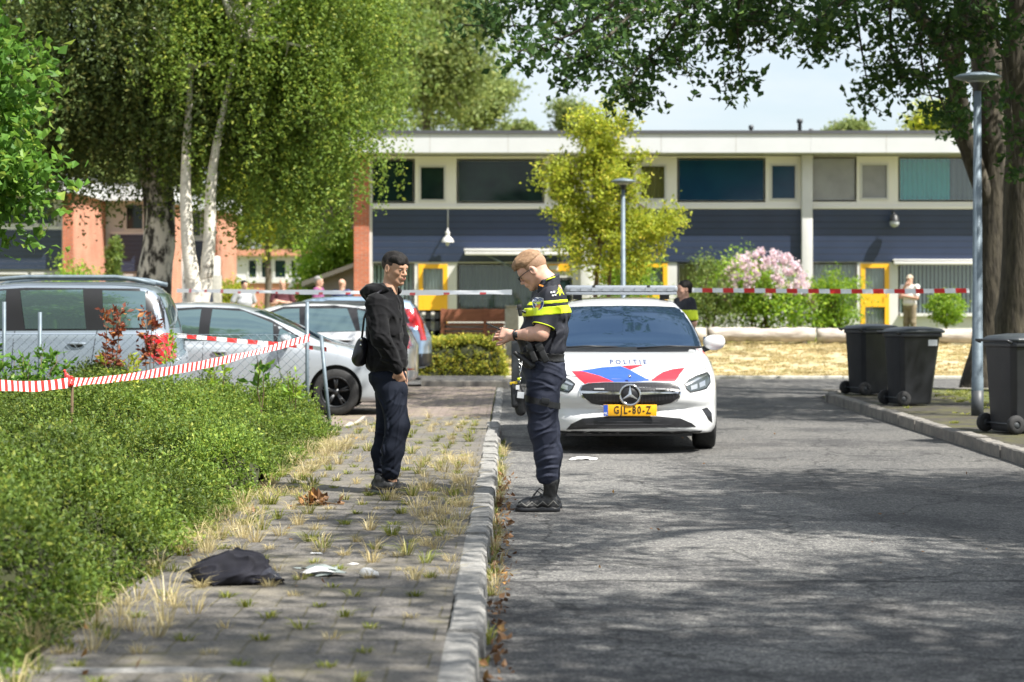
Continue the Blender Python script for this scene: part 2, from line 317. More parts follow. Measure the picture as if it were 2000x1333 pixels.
# --- pavers
def pavers(name, w, h, c1, c2, mort, rough=.85, offset=.5, dirt=None, bump=.006):
    m = mat(name, c1, rough); n, b = nodes_of(m); L2 = n.links.new
    t = n.nodes.new("ShaderNodeTexCoord")
    br = n.nodes.new("ShaderNodeTexBrick"); br.inputs['Scale'].default_value = 1; br.inputs['Brick Width'].default_value = w; br.inputs['Row Height'].default_value = h; br.offset = offset
    br.inputs['Mortar Size'].default_value = .006; br.inputs['Mortar Smooth'].default_value = .4
    br.inputs['Color1'].default_value = (*c1, 1); br.inputs['Color2'].default_value = (*c2, 1); br.inputs['Mortar'].default_value = (*mort, 1)
    nzv = n.nodes.new("ShaderNodeTexNoise"); nzv.inputs['Scale'].default_value = 3; sc = n.nodes.new("ShaderNodeVectorMath"); sc.operation = 'SCALE'; sc.inputs[3].default_value = .03
    adv = n.nodes.new("ShaderNodeVectorMath"); adv.operation = 'ADD'
    L2(t.outputs['Object'], nzv.inputs['Vector']); L2(nzv.outputs[1], sc.inputs[0]); L2(sc.outputs[0], adv.inputs[0]); L2(t.outputs['Object'], adv.inputs[1]); L2(adv.outputs[0], br.inputs['Vector'])
    g = n.nodes.new("ShaderNodeTexNoise"); g.inputs['Scale'].default_value = 70; g.inputs['Detail'].default_value = 4; L2(t.outputs['Object'], g.inputs['Vector'])
    r = n.nodes.new("ShaderNodeValToRGB"); r.color_ramp.elements[0].position = .33; r.color_ramp.elements[0].color = (.5, .5, .5, 1); r.color_ramp.elements[1].position = .68; r.color_ramp.elements[1].color = (1.5, 1.45, 1.4, 1); L2(g.outputs[0], r.inputs[0])
    mm = n.nodes.new("ShaderNodeMixRGB"); mm.blend_type = 'MULTIPLY'; mm.inputs[0].default_value = 1; L2(br.outputs[0], mm.inputs[1]); L2(r.outputs[0], mm.inputs[2])
    cur = mm.outputs[0]
    for (dc, dsc, p0, p1) in (dirt or []):
        z = n.nodes.new("ShaderNodeTexNoise"); z.inputs['Scale'].default_value = dsc; z.inputs['Detail'].default_value = 9; z.inputs['Roughness'].default_value = .7; L2(t.outputs['Object'], z.inputs['Vector'])
        rr = n.nodes.new("ShaderNodeValToRGB"); rr.color_ramp.elements[0].position = p0; rr.color_ramp.elements[1].position = p1; rr.color_ramp.elements[1].color = (.8, .8, .8, 1); L2(z.outputs[0], rr.inputs[0])
        m2 = n.nodes.new("ShaderNodeMixRGB"); m2.inputs[2].default_value = (*dc, 1); L2(rr.outputs[0], m2.inputs[0]); L2(cur, m2.inputs[1]); cur = m2.outputs[0]
    L2(cur, b.inputs['Base Color'])
    mu = n.nodes.new("ShaderNodeMath"); mu.operation = 'MULTIPLY_ADD'; mu.inputs[1].default_value = -1.2; L2(br.outputs['Fac'], mu.inputs[0]); L2(g.outputs[0], mu.inputs[2])
    bp = n.nodes.new("ShaderNodeBump"); bp.inputs['Distance'].default_value = bump; L2(mu.outputs[0], bp.inputs['Height']); L2(bp.outputs[0], b.inputs['Normal'])
    return m
M['paver'] = pavers('grey_concrete_pavers', .3, .3, (.100, .095, .088), (.128, .120, .110), (.085, .078, .045), dirt=[((.20, .175, .125), 1.3, .48, .70), ((.14, .13, .035), 2.6, .60, .72)])
M['clinker'] = pavers('pinkish_clinkers', .21, .105, (.19, .15, .135), (.225, .185, .165), (.10, .09, .05), dirt=[((.26, .23, .13), 2.2, .50, .66)])
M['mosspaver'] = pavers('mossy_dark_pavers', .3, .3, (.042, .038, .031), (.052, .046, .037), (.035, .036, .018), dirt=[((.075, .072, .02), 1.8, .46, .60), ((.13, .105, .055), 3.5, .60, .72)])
def sidez(y): return .12 if y < 22 else (.12 - .085 * min((y - 22) / 1.5, 1))
rowsheet('sidewalk', -1.84, -.272, [5.2, 22, 23.5, 25.2], sidez, M['paver'], 0)
rowsheet('driveway', -14, -.272, [25.2, 34.0], sidez, M['clinker'], 0)
rowsheet('parking', -14, -1.84, [22.2, 25.2], lambda y: .035, M['clinker'], 0)
rowsheet('parking_lot', -30, -6, [34.0, 46], lambda y: .035 if y < 39 else tz(y) + .02, M['clinker'], 0)
rowsheet('soil', -12, -1.84, [5.2, 22.2], lambda y: .10, M['soil'], 0)
# --- right verge
KX = 4.66
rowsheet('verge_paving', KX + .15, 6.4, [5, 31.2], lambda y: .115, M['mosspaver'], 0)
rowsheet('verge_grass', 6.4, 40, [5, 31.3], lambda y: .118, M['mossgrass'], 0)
# --- kerbs
M['kerb'] = mat('granite_kerb', (.15, .148, .14), .9, var=(.31, .30, .28), vscale=22, bump=.007, bscale=110, det=8)
M['kerbdark'] = mat('dark_kerb', (.13, .125, .115), .9, var=(.24, .22, .19), vscale=7, bump=.006, bscale=80, det=8)
def kerb(name, path, w, h, m, lens, jit=.01, gap=.006, zf=None):
    """path: function s-> (x,y,angle); stones of given lengths laid one after another"""
    mb = MB(); s = 0
    for i, l in enumerate(lens):
        x, y, a = path(s + l / 2); dz = random.uniform(-jit, jit) * .8; hh = h if zf is None else zf(y)
        R = Matrix.Translation((x + random.uniform(-jit, jit), y, dz)) @ Matrix.Rotation(a + random.uniform(-jit, jit) * 1.3, 4, 'Z') @ Matrix.Rotation(random.uniform(-jit, jit) * .8, 4, 'Y')
        # chamfered profile, subdivided along its length so it can be chipped
        n = max(2, int(l / .08)); prof = [(-w / 2, -.25), (-w / 2, hh - .012), (-w / 2 + .012, hh), (w / 2 - .03, hh), (w / 2 - .006, hh - .022), (w / 2 + .018, -.25)]
        vs = []; fs = []
        for k in range(n + 1):
            yy = -l / 2 + gap / 2 + (l - gap) * k / n
            for (px, pz) in prof:
                ch = random.uniform(-.004, .004) if pz > 0 else 0
                vs.append(R @ Vector((px + ch, yy, pz + ch)))
        q = len(prof)
        for k in range(n):
            for j in range(q - 1): fs.append((k * q + j, (k + 1) * q + j, (k + 1) * q + j + 1, k * q + j + 1))
        fs += [tuple(reversed(range(q))), tuple(n * q + j for j in range(q))]
        mb.add(vs, fs); s += l
    o = mb.build(name, m); return tag(o, kind='structure')
lens = [1.0, 1.0, .9, 1.0, .95, .8]
tot = sum(lens); y = 5.3
seq = [1.0, 1.0, 1.0, 1.0, .95, .62]     # up to Y~10.9 : long stones, then short broken ones
while sum(seq) < 17.0: seq.append(random.choice([.28, .4, .5, .34, .62]))
kerb('kerb', lambda s: (-.20, 5.3 + s, 0), .15, .125, M['kerb'], seq, .012, .012)
kerb('kerb_pavement_end', lambda s: (-1.87, 22.2 + s, 0), .07, .125, M['concrete'], [1.0, 1.0, 1.0], .002, zf=lambda y: sidez(y) + .006)
kerb('kerb_driveway', lambda s: (-.20, 22.3 + s, 0), .12, .02, M['kerb'], [.5] * 23, .006, zf=lambda y: max(.02, .125 - .09 * (y - 22.3) / 1.4))
def rp(s):
    if s < 26: return (KX + .075, 5 + s, 0)
    a = min((s - 26) / 2.2, PI / 2); return (KX + .075 + 2.2 * (1 - math.cos(a)) + (max(0, s - 26 - 2.2 * PI / 2)), 31 - .55 + 2.2 * math.sin(a) - 1.2 + .3 * 0, -a)
# right kerb: straight to Y=29.4 then curving away round the corner
def rp(s):
    if s < 24.4: return (KX + .075, 5 + s, 0)
    a = min((s - 24.4) / 2.0, PI / 2); ex = max(0, s - 24.4 - PI)
    return (KX + .075 + 2.0 * (1 - math.cos(a)) + ex, 29.4 + 2.0 * math.sin(a), -a)
kerb('kerb_far_side', rp, .16, .13, M['kerbdark'], [1.0] * 24 + [.4] + [.39] * 8 + [1.0] * 22, .008, .02)
kerb('kerb_parking', lambda s: (-1.55 + s, 34.1, -PI / 2), .13, .14, M['kerbdark'], [.75, .75], .006)
kerb('kerb_lawn', lambda s: (-.6 + s, 38.55, -PI / 2), .16, .05, M['concrete'], [1.0] * 30, .006)
kerb('kerb_hedge_edge', lambda s: (-3.9 + s, 7.42, -PI / 2), .12, .126, M['kerb'], [1.0, 1.0, 1.0], .004)
# ------------------------------------------------------------------ terraced houses
YF = 52.5; ZB = .50; s74 = F / YF
def hx(px): return (px - 1000) / s74
def hz(py): return EYE + (HZ - py) / s74
def pane_frame(mbf, x0, x1, z0, z1, y, fw=.06, d=.05):
    mbf.box(x0, x1, y - d, y, z0, z0 + fw); mbf.box(x0, x1, y - d, y, z1 - fw, z1)
    mbf.box(x0, x0 + fw, y - d, y, z0 + fw, z1 - fw); mbf.box(x1 - fw, x1, y - d, y, z0 + fw, z1 - fw)
def curtain(x0, x1, z0, z1, y, m, parent, amp=.035, wl=.13, name='curtain'):
    if m is M['blinds']:
        b = MB(); x = x0 + .05
        while x < x1 - .03: b.add([(x - .036, y + .03, z0), (x + .030, y + .07, z0), (x + .030, y + .07, z1), (x - .036, y + .03, z1)], [(0, 1, 2, 3)]); x += .105
        return b.build('blind', m, parent)
    n = int((x1 - x0) / (wl / 6)) + 2; vs = []; fs = []
    for i in range(n):
        x = x0 + (x1 - x0) * i / (n - 1); yy = y + amp * math.sin(x / wl * 2 * PI + .8 * math.sin(x * 3)) + amp
        vs += [(x, yy, z0), (x, yy, z1)]
    for i in range(n - 1): fs.append((2 * i, 2 * i + 2, 2 * i + 3, 2 * i + 1))
    return MB().add(vs, fs, True).build(name, m, parent)
def window(parent, px0, px1, py0, py1, m, y=0, fw=.05, inset=False, cur=None):
    """coordinates in photo pixels of the clear pane; y relative to facade plane"""
    x0, x1, z0, z1 = hx(px0), hx(px1), hz(py1), hz(py0)
    f = MB(); pane_frame(f, x0 - fw, x1 + fw, z0 - fw, z1 + fw, y, fw, .07 if inset else .04)
    w = f.build('window', M['cream'] if not inset else M['white'], parent, bevel=.004, seg=1)
    g = MB().box(x0 + .002, x1 - .002, y - .012, y - .006, z0 + .002, z1 - .002)
    if cur:
        p = g.build('pane', M['clear'], w)
        for (a, b, cm) in cur: curtain(hx(a), hx(b), z0, z1, y + .06, cm, w)
        MB().box(x0, x1, y + .5, y + .52, z0, z1).build('backing', M['room'], w)
    else: p = g.build('pane', m, w)
    return w
def house(label, px0, px1, wins, doors, extra=None, first=False):
    x0, x1 = hx(px0), hx(px1)
    h = thing('terraced_house', label, 'house', (0, YF, 0), 0, 'two-storey terraced houses across the lawn')
    # the body behind the facade (rooms), party walls
    b = MB(); b.box(x0 + .01, x1 - .01, 1.0, 8.4, ZB - .6, 5.3)
    b.box(x0 + .01, x1 - .01, .08, 1.0, hz(404), hz(516)) if False else None
    b.build('wall', M['brick'], h)
    # navy cladding between the storeys
    c = MB(); c.box(x0 + (.48 if first else .16), x1 - .13, -.02, .2, hz(512), hz(405)); c.build('cladding', M['siding'], h)
    # cream frame fields
    f = MB(); zt, zb = hz(305), hz(405)
    def field(z0, z1, holes, xa, xb, mb):
        holes = sorted(holes); x = xa
        for (a, b2, c0, c1) in holes:
            mb.box(x, a, .02, .12, z0, z1); mb.box(a, b2, .02, .12, z0, c0); mb.box(a, b2, .02, .12, c1, z1); x = b2
        mb.box(x, xb, .02, .12, z0, z1)
    up = [w for w in wins if w[2] < 420]; lo = [w for w in wins if w[2] >= 420] + [d[:4] for d in doors]
    toh = lambda w: (hx(w[0]), hx(w[1]), hz(w[3]), hz(w[2]))
    xa, xb = x0 + (.48 if first else .16), x1 - .13
    field(zb + .003, zt, [toh(w) for w in up], xa, xb, f); f.build('window_band', M['cream'], h)
    f2 = MB(); field(ZB - .6, hz(512) - .003, [toh(w) for w in lo], xa, xb, f2); f2.build('ground_floor_band', M['white'], h)
    sl = MB().box(xa, xb, -.06, .02, zb - .05, zb + .03); sl.build('sill', M['cream'], h, bevel=.01)
    for w in wins: window(h, *w[:4], w[4], y=.06, inset=(w[1] - w[0] < 56 and w[2] < 420), cur=w[5] if len(w) > 5 else None)
    for d in doors: door(h, *d)
    # pier of brick or white rendered column
    if first: MB().box(x0, x0 + .40, -.12, 8.4, ZB - .6, hz(304)).build('brick_pier', M['brick'], h); MB().box(x0 + .40, x0 + .475, -.06, .1, ZB - .6, hz(304)).build('corner_board', M['white'], h)
    MB().box(x1 - .13, x1 + .15, -.20, .14, ZB - .6, hz(304)).build('column', M['white'], h, bevel=.01)
    # flat roof with overhanging fascia
    xr0 = x0 - (.10 if first else 0)
    r = MB().box(xr0, x1 - .004, -.85, 8.6, hz(303), hz(267)); rf = r.build('roof', M['fascia'], h)
    MB().box(xr0 - (.03 if first else 0), x1 - .004, -.89, 8.64, hz(267) + .001, hz(262) + .02).build('roof_edge', M['roofedge'], rf)
    n = 3
    for k in range(1, n):
        xx = x0 + (x1 - x0) * k / n; MB().box(xx - .006, xx + .006, -.853, -.85, hz(303) + .01, hz(268)).build('joint', M['concrete'], rf)
    return h
def door(parent, px0, px1, py0, py1, style):
    x0, x1, z1, z0 = hx(px0), hx(px1), hz(py0), max(hz(py1), ZB - .3)
    zsplit = hz(575) if style != 'half' else hz(570)
    d = MB(); fw = .12
    d.box(x0, x0 + fw, .0, .07, z0, z1); d.box(x1 - fw, x1, .0, .07, z0, z1); d.box(x0 + fw, x1 - fw, .0, .07, z1 - fw, z1)
    if style == 'half': d.box(x0 + fw, x1 - fw, .0, .07, z0, zsplit); g = [(zsplit, z1 - fw)]
    else:
        zm0, zm1 = hz(600), hz(570); d.box(x0 + fw, x1 - fw, .0, .07, zm0, zm1); d.box(x0 + fw, x1 - fw, 0, .07, z0, z0 + .12); g = [(zm1, z1 - fw), (z0 + .12, zm0)]
    dd = d.build('door', M['yellow'], parent, bevel=.004, seg=1)
    for (a, b) in g:
        MB().box(x0 + fw + .002, x1 - fw - .002, .03, .036, a + .002, b - .002).build('door_pane', M['clear'], dd)
        curtain(x0 + fw, x1 - fw, a, b, .09, M['net'], dd, amp=.02, wl=.09, name='door_curtain')
    MB().tube([(x1 - .09, -.05, (z0 + z1) / 2), (x1 - .09, -.05, (z0 + z1) / 2 + .14)], .012, 6).build('handle', M['galv'], dd)
GD, GB, GG = M['glassdark'], M['glassblue'], M['glassgrey']
H1 = house('brick-ended terraced house with dark upper windows and a yellow half-glazed door', 692, 1143,
    [(727, 807, 314, 394, GD), (822, 867, 327, 390, GD), (895, 1060, 314, 394, GD), (1075, 1120, 326, 390, GD),
     (728, 806, 518, 596, M['net'], [(728, 806, M['blinds'])]), (896, 1060, 518, 606, GD, [(896, 1060, M['greycurtain'])]), (1076, 1114, 546, 606, GD)],
    [(817, 874, 516, 640, 'half')], first=True)
H2 = house('middle terraced house with blue-blinded upper windows behind the hydrangea', 1143, 1574,
    [(1160, 1235, 314, 394, GD), (1252, 1298, 325, 388, GD, [(1252, 1298, M['yellowcurtain'])]), (1326, 1492, 312, 392, GB), (1508, 1553, 324, 388, GB),
     (1326, 1492, 516, 610, GD, [(1326, 1492, M['yellowcurtain'])])],
    [(1246, 1304, 514, 640, 'half')])
H3 = house('terraced house with teal curtains upstairs and a yellow door beside vertical blinds', 1574, 2010,
    [(1588, 1670, 310, 391, GG), (1684, 1732, 323, 387, GG), (1758, 1990, 310, 391, GD, [(1758, 1858, M['teal']), (1860, 1990, M['greycurtain'])]),
     (1589, 1671, 517, 600, GD, [(1589, 1671, M['net'])]), (1758, 1985, 518, 612, GD, [(1758, 1985, M['blinds'])])],
    [(1681, 1737, 515, 650, 'full')])
H4 = house('end terraced house mostly hidden behind the two big tree trunks', 2010, 2440,
    [(2030, 2110, 310, 391, GD), (2140, 2300, 310, 391, GD), (2140, 2300, 518, 612, GD)], [(2050, 2105, 515, 650, 'full')])
# lettering/house-number boards, yellow transom over the third opening of the first house
MB().box(hx(1070), hx(1112), -.03, .0, hz(530), hz(516)).build('yellow_panel', M['yellow'], H1)
MB().box(hx(1072), hx(1090), -.045, -.032, hz(528), hz(519)).build('white_panel', M['white'], H1)
MB().box(hx(1757), hx(1990), -.10, .02, hz(618), hz(612)).build('lower_sill', M['white'], H3)
# roof vents
for (px, top, w) in ((742, 234, 11), (1077, 250, 7), (1467, 245, 9), (1562, 233, 11), (1584, 252, 8), (1350, 256, 16), (1265, 256, 18)):
    hh = H1 if px < 1143 else (H2 if px < 1574 else H3); x = (px - 1000) * (YF + 3) / F; sc = (YF + 3) / F
    t = MB(); r = w / 2 * sc; zt = EYE + (HZ - top) * sc
    if w < 14: t.lathe([(r * .7, 5.5), (r * .7, zt - .12), (r * 1.15, zt - .10), (r * 1.0, zt), (0, zt)], (x, 3, 0), 10)
    else: t.lathe([(r * 1.3, 5.6), (r * 1.3, zt - .12), (r * .8, zt), (0, zt)], (x, 3, 0), 4)
    t.build('roof_vent', M['darkgrey'], hh)
# awnings
def awning(px0, px1, py0, py1, label, out, arm=True, hh=None):
    a = thing('awning', label, 'awning', (0, YF, 0))
    x0, x1, z0, z1 = hx(px0), hx(px1), hz(py1), hz(py0)
    MB().box(x0, x1, -out, -out + .12, z0 + .10, z1).build('cassette', M['white'], a, bevel=.02)
    MB().box(x0 + .02, x1 - .02, -out - .04, -out + .03, z0, z0 + .085).build('front_bar', M['white'], a, bevel=.02)
    if arm:
        MB().box(x0 + .02, x1 - .02, -out + .12, 0.0, z1 - .05, z1 - .03).build('fabric', M['white'], a)
        MB().tube([(x0 + .5, -out + .05, z0 + .05), (x0 + 1.5, -.03, z0 - .42)], .02, 6).build('arm', M['galv'], a)
        MB().tube([(x1 - .3, -out + .05, z0 + .05), (x1 - 1.3, -.03, z0 - .42)], .02, 6).build('arm', M['galv'], a)
    else: MB().box(x0 + .02, x1 - .02, -out + .12, .02, z0 + .12, z1).build('cover', M['white'], a)
    return a
awning(907, 1110, 487, 500, 'white rolled-out awning over the curtained window of the brick-ended house', .55)
awning(1741, 1960, 507, 518, 'white closed awning above the vertical blinds', .22, arm=False)
# wall lamps
def wall_lamp(px, py, label, m, globe=False, conduit=None):
    l = thing('wall_lamp', label, 'wall lamp', (hx(px), YF - .02, hz(py)))
    if globe:
        MB().lathe([(0, -.12), (.10, -.08), (.13, 0), (.10, .08), (0, .12)], (0, -.32, -.04), 14).build('globe', M['clearglobe'], l)
        MB().lathe([(.14, -.01), (.10, .12), (.05, .17), (0, .18)], (0, -.32, .02), 14).build('cap', M['black'], l)
        MB().tube([(0, -.32, .18), (0, -.2, .26), (0, 0, .26)], .02, 6).build('arm', M['black'], l)
    else:
        MB().lathe([(.165, -.06), (.16, -.02), (.12, .05), (.06, .10), (.05, .15), (.07, .18), (.045, .23), (0, .24)], (0, -.30, 0), 18).build('shade', m, l)
        MB().lathe([(0, -.16), (.05, -.13), (.055, -.05)], (0, -.30, 0), 10).build('bulb', M['fascia'], l)
        MB().tube([(0, -.30, .22), (0, -.2, .30), (0, 0, .30)], .02, 6).build('arm', m, l)
        MB().tube([(0, -.01, .30), (0, -.01, conduit)], .014, 6).build('conduit', M['white'], l)
M['clearglobe'] = mat('lamp_glass', (.35, .37, .38), .05, spec=.9)
wall_lamp(875, 470, 'white enamel wall lamp on a conduit over navy cladding', M['white'], conduit=.86)
wall_lamp(1742, 434, 'black wall lantern with glass globe on the cladding of the teal-curtain house', M['black'], True)
# ------------------------------------------------------------------ staggered terrace far left
def left_house(label, Y0, Y1, xr, xl, brickpx, ztop=5.86):
    """front facade at Y0 from xl to xr, side wall running back to Y1 at x = xr"""
    h = thing('terraced_house', label, 'house', (0, Y0, 0), 0, 'staggered brick terraced houses on the left')
    MB().box(xr - .36, xr, -.35, Y1 - Y0 + 4, -.2, ztop - .5).build('side_wall', M['brickpale'], h)  # brick paler than the pier: sunlight on this side put into the colour
    MB().box(xr - .36, xr - .01, -.45, -.352, -.2, ztop - .5).build('front_pier', M['brick'], h)
    MB().box(xl, xr - .36, .15, 7, -.2, ztop - .5).build('wall', M['white'], h)
    MB().box(xl + .2, xr - .47, -.02, .14, 2.6, 4.0).build('cladding', M['siding'], h)
    MB().box(xr - .46, xr - .37, -.1, .14, -.2, ztop - .5).build('corner_board', M['white'], h)
    fr = MB(); fr.box(xl + .2, xr - .47, 0, .14, 4.0, 4.12); fr.box(xl + .2, xr - .47, 0, .14, 5.2, 5.35); fr.build('sill', M['white'], h)
    x = xr - .7
    for k, wd in enumerate((.75, 2.0, .8, 2.0)):
        if x - wd < xl: break
        w = MB(); pane_frame(w, x - wd, x, 4.14, 5.19, 0.1, .07, .08); ww = w.build('window', M['white'], h)
        MB().box(x - wd + .07, x - .07, .09, .1, 4.22, 5.12).build('pane', M['glassdark'], ww); x -= wd + .12
        w = MB(); pane_frame(w, x, x + wd, 1.2, 2.5, 0.1, .07, .08); ww = w.build('window', M['white'], h)
        MB().box(x + .07, x + wd - .07, .09, .1, 1.28, 2.42).build('pane', M['glassgrey'], ww)
    r = MB().box(xl, xr + .2, -.9, Y1 - Y0 + 4.2, ztop - .62, ztop).build('roof', M['fascia'], h)
    MB().box(xl, xr + .24, -.94, Y1 - Y0 + 4.24, ztop + .001, ztop + .06).build('roof_edge', M['roofedge'], r)
def lx(px, Y): return (px - 1000) * Y / F
left_house('nearest staggered brick house behind the left dark tree', 70, 71.3, lx(148, 70), lx(148, 70) - 12, None)
left_house('staggered brick house with navy cladding between the tree trunks', 75, 75.3, lx(318, 75), lx(208, 75) - .05, None)
left_house('farthest staggered brick house with a white roof corner right of the birch trunks', 83, 84.4, lx(427, 83), lx(354, 83) - 1.5, None)
# far low building
fb = thing('distant_building', 'low pink brick building with white window frames seen far off past the parked cars', 'building', (0, 112, 0))
MB().box(lx(440, 112), lx(640, 112), 0, 6, -.2, EYE + 6 * .0 + (HZ - 553) * 112 / F).build('wall', M['brickpale'], fb)
MB().box(lx(440, 112), lx(640, 112), .1, 6, EYE + (HZ - 553) * 112 / F + .003, EYE + (HZ - 500) * 112 / F).build('upper_wall', M['white'], fb)
MB().box(lx(440, 112), lx(640, 112), -.3, 6.3, EYE + (HZ - 500) * 112 / F + .003, EYE + (HZ - 488) * 112 / F).build('roof', M['brickpale'], fb)
MB().box(lx(440, 112), lx(640, 112), -.12, .098, EYE + (HZ - 553) * 112 / F + .004, EYE + (HZ - 553) * 112 / F + .2).build('sill', M['white'], fb)
for (a, b) in ((483, 503), (508, 527), (534, 560), (566, 580), (590, 625)):
    w = MB(); pane_frame(w, lx(a, 112), lx(b, 112), EYE + (HZ - 545) * 112 / F, EYE + (HZ - 506) * 112 / F, .1, .08, .05)
    ww = w.build('window', M['white'], fb); MB().box(lx(a, 112) + .08, lx(b, 112) - .08, .06, .09, EYE + (HZ - 543) * 112 / F, EYE + (HZ - 508) * 112 / F).build('pane', M['glassdark'], ww)
# shed by the brick end
sh = thing('shed', 'grey wooden shed with a pale sloping roof against the brick house end', 'shed', (0, 56, 0))
a, b2 = lx(598, 56), lx(692, 56); sc56 = 56 / F
zl, zr = EYE + (HZ - 545) * sc56, EYE + (HZ - 516) * sc56
M['oldwood'] = mat('weathered_grey_boards', (.26, .25, .23), .85, var=(.36, .34, .31), vscale=4, vmap=(1, 1, 8))
M['paleboard'] = mat('pale_roof_board', (.50, .47, .42), .8)
MB().prism([(a + .3, 0), (b2, 0), (b2, zr - .1), (a + .3, zl - .06)], 0, 3).build('wall', M['oldwood'], sh)
MB().prism([(a - .1, zl - .22), (b2, zr - .10), (b2, zr + .02), (a - .1, zl - .08)], -.3, 3.2).build('roof', M['paleboard'], sh)
# ------------------------------------------------------------------ signed-distance modelling for bodies and cloth (one smooth closed surface each)
class Field:
    def __init__(s, h): s.h = h; s.pr = []
    def cap(s, a, b, ra, rb=None, k=.02, op='+', sc=None):
        s.pr.append(('c', np.array(a, float), np.array(b, float), ra, ra if rb is None else rb, k, op, sc)); return s
    def chain(s, pts, rs, k=.02, sc=None):
        for i in range(len(pts) - 1): s.cap(pts[i], pts[i + 1], rs[i], rs[i + 1], k, sc=sc)
        return s
    def ell(s, c, r, k=.02, op='+', R=None):
        r = (r, r, r) if not hasattr(r, '__len__') else r
        s.pr.append(('e', np.array(c, float), np.array(r, float), R, 0, k, op, None)); return s
    def grow(s, amt):
        o = Field(s.h)
        for p in s.pr:
            p = list(p)
            if p[6] == '+':
                if p[0] == 'c': p[3] += amt; p[4] += amt
                else: p[2] = p[2] + amt
            o.pr.append(tuple(p))
        return o
    def evaluate(s, post=None, pad=.03, lim=None):
        lo = np.full(3, 1e9); hi = -lo
        for p in s.pr:
            if p[6] != '+': continue
            if p[0] == 'c': r = max(p[3], p[4]) * (max(p[7]) if p[7] is not None else 1); lo = np.minimum(lo, np.minimum(p[1], p[2]) - r); hi = np.maximum(hi, np.maximum(p[1], p[2]) + r)
            else: r = p[2].max() if p[3] is not None else p[2]; lo = np.minimum(lo, p[1] - r); hi = np.maximum(hi, p[1] + r)
        lo -= pad; hi += pad
        if lim is not None: lo = np.maximum(lo, lim[0]); hi = np.minimum(hi, lim[1])
        h = s.h; n = np.ceil((hi - lo) / h).astype(int) + 2
        ax = [lo[i] + h * np.arange(n[i]) for i in range(3)]
        D = np.full(n, .2, dtype=np.float32)
        for p in s.pr:
            kind, op, k = p[0], p[6], p[5]
            m = k + .06
            if kind == 'c': r = max(p[3], p[4]) * (max(p[7]) if p[7] is not None else 1); l2 = np.minimum(p[1], p[2]) - r - m; h2 = np.maximum(p[1], p[2]) + r + m
            else: r = p[2].max(); l2 = p[1] - r - m; h2 = p[1] + r + m
            i0 = np.clip(((l2 - lo) / h).astype(int), 0, n); i1 = np.clip(((h2 - lo) / h).astype(int) + 2, 0, n)
            if (i1 <= i0).any(): continue
            sl = tuple(slice(i0[i], i1[i]) for i in range(3))
            X = ax[0][sl[0]][:, None, None]; Y = ax[1][sl[1]][None, :, None]; Z = ax[2][sl[2]][None, None, :]
            if kind == 'c':
                a, b = p[1], p[2]; sc = p[7] if p[7] is not None else (1, 1, 1)
                ab = (b - a) / sc; L2 = (ab ** 2).sum() + 1e-12
                x, y, z = (X - a[0]) / sc[0], (Y - a[1]) / sc[1], (Z - a[2]) / sc[2]
                t = np.clip((x * ab[0] + y * ab[1] + z * ab[2]) / L2, 0, 1)
                d = np.sqrt((x - t * ab[0]) ** 2 + (y - t * ab[1]) ** 2 + (z - t * ab[2]) ** 2) - (p[3] + (p[4] - p[3]) * t)
                if p[7] is not None: d = d * min(sc)
            else:
                x, y, z = X - p[1][0], Y - p[1][1], Z - p[1][2]; R = p[3]
                if R is not None:
                    R = np.array(R); x, y, z = (R[0, 0] * x + R[1, 0] * y + R[2, 0] * z, R[0, 1] * x + R[1, 1] * y + R[2, 1] * z, R[0, 2] * x + R[1, 2] * y + R[2, 2] * z)
                r = p[2]; k0 = np.sqrt((x / r[0]) ** 2 + (y / r[1]) ** 2 + (z / r[2]) ** 2)
                k1 = np.sqrt((x / r[0] ** 2) ** 2 + (y / r[1] ** 2) ** 2 + (z / r[2] ** 2) ** 2) + 1e-9
                d = k0 * (k0 - 1) / k1
            c = D[sl]
            if op == '+':
                hh = np.maximum(k - np.abs(c - d), 0) / k; D[sl] = np.minimum(c, d) - hh * hh * k * .25
            elif op == '-':
                hh = np.maximum(k - np.abs(c + d), 0) / k; D[sl] = np.maximum(c, -d) + hh * hh * k * .25
        s.lo = lo
        if post is not None:
            X, Y, Z = ax[0][:, None, None], ax[1][None, :, None], ax[2][None, None, :]
            D = post(D, X, Y, Z).astype(np.float32)
        return D, lo
    def mesh(s, name, m, parent, post=None, pad=.03, lim=None):
        D, lo = s.evaluate(post, pad, lim); V, Q = surfnet(D, lo, s.h)
        return mesh_np(name, V, Q, m, parent)
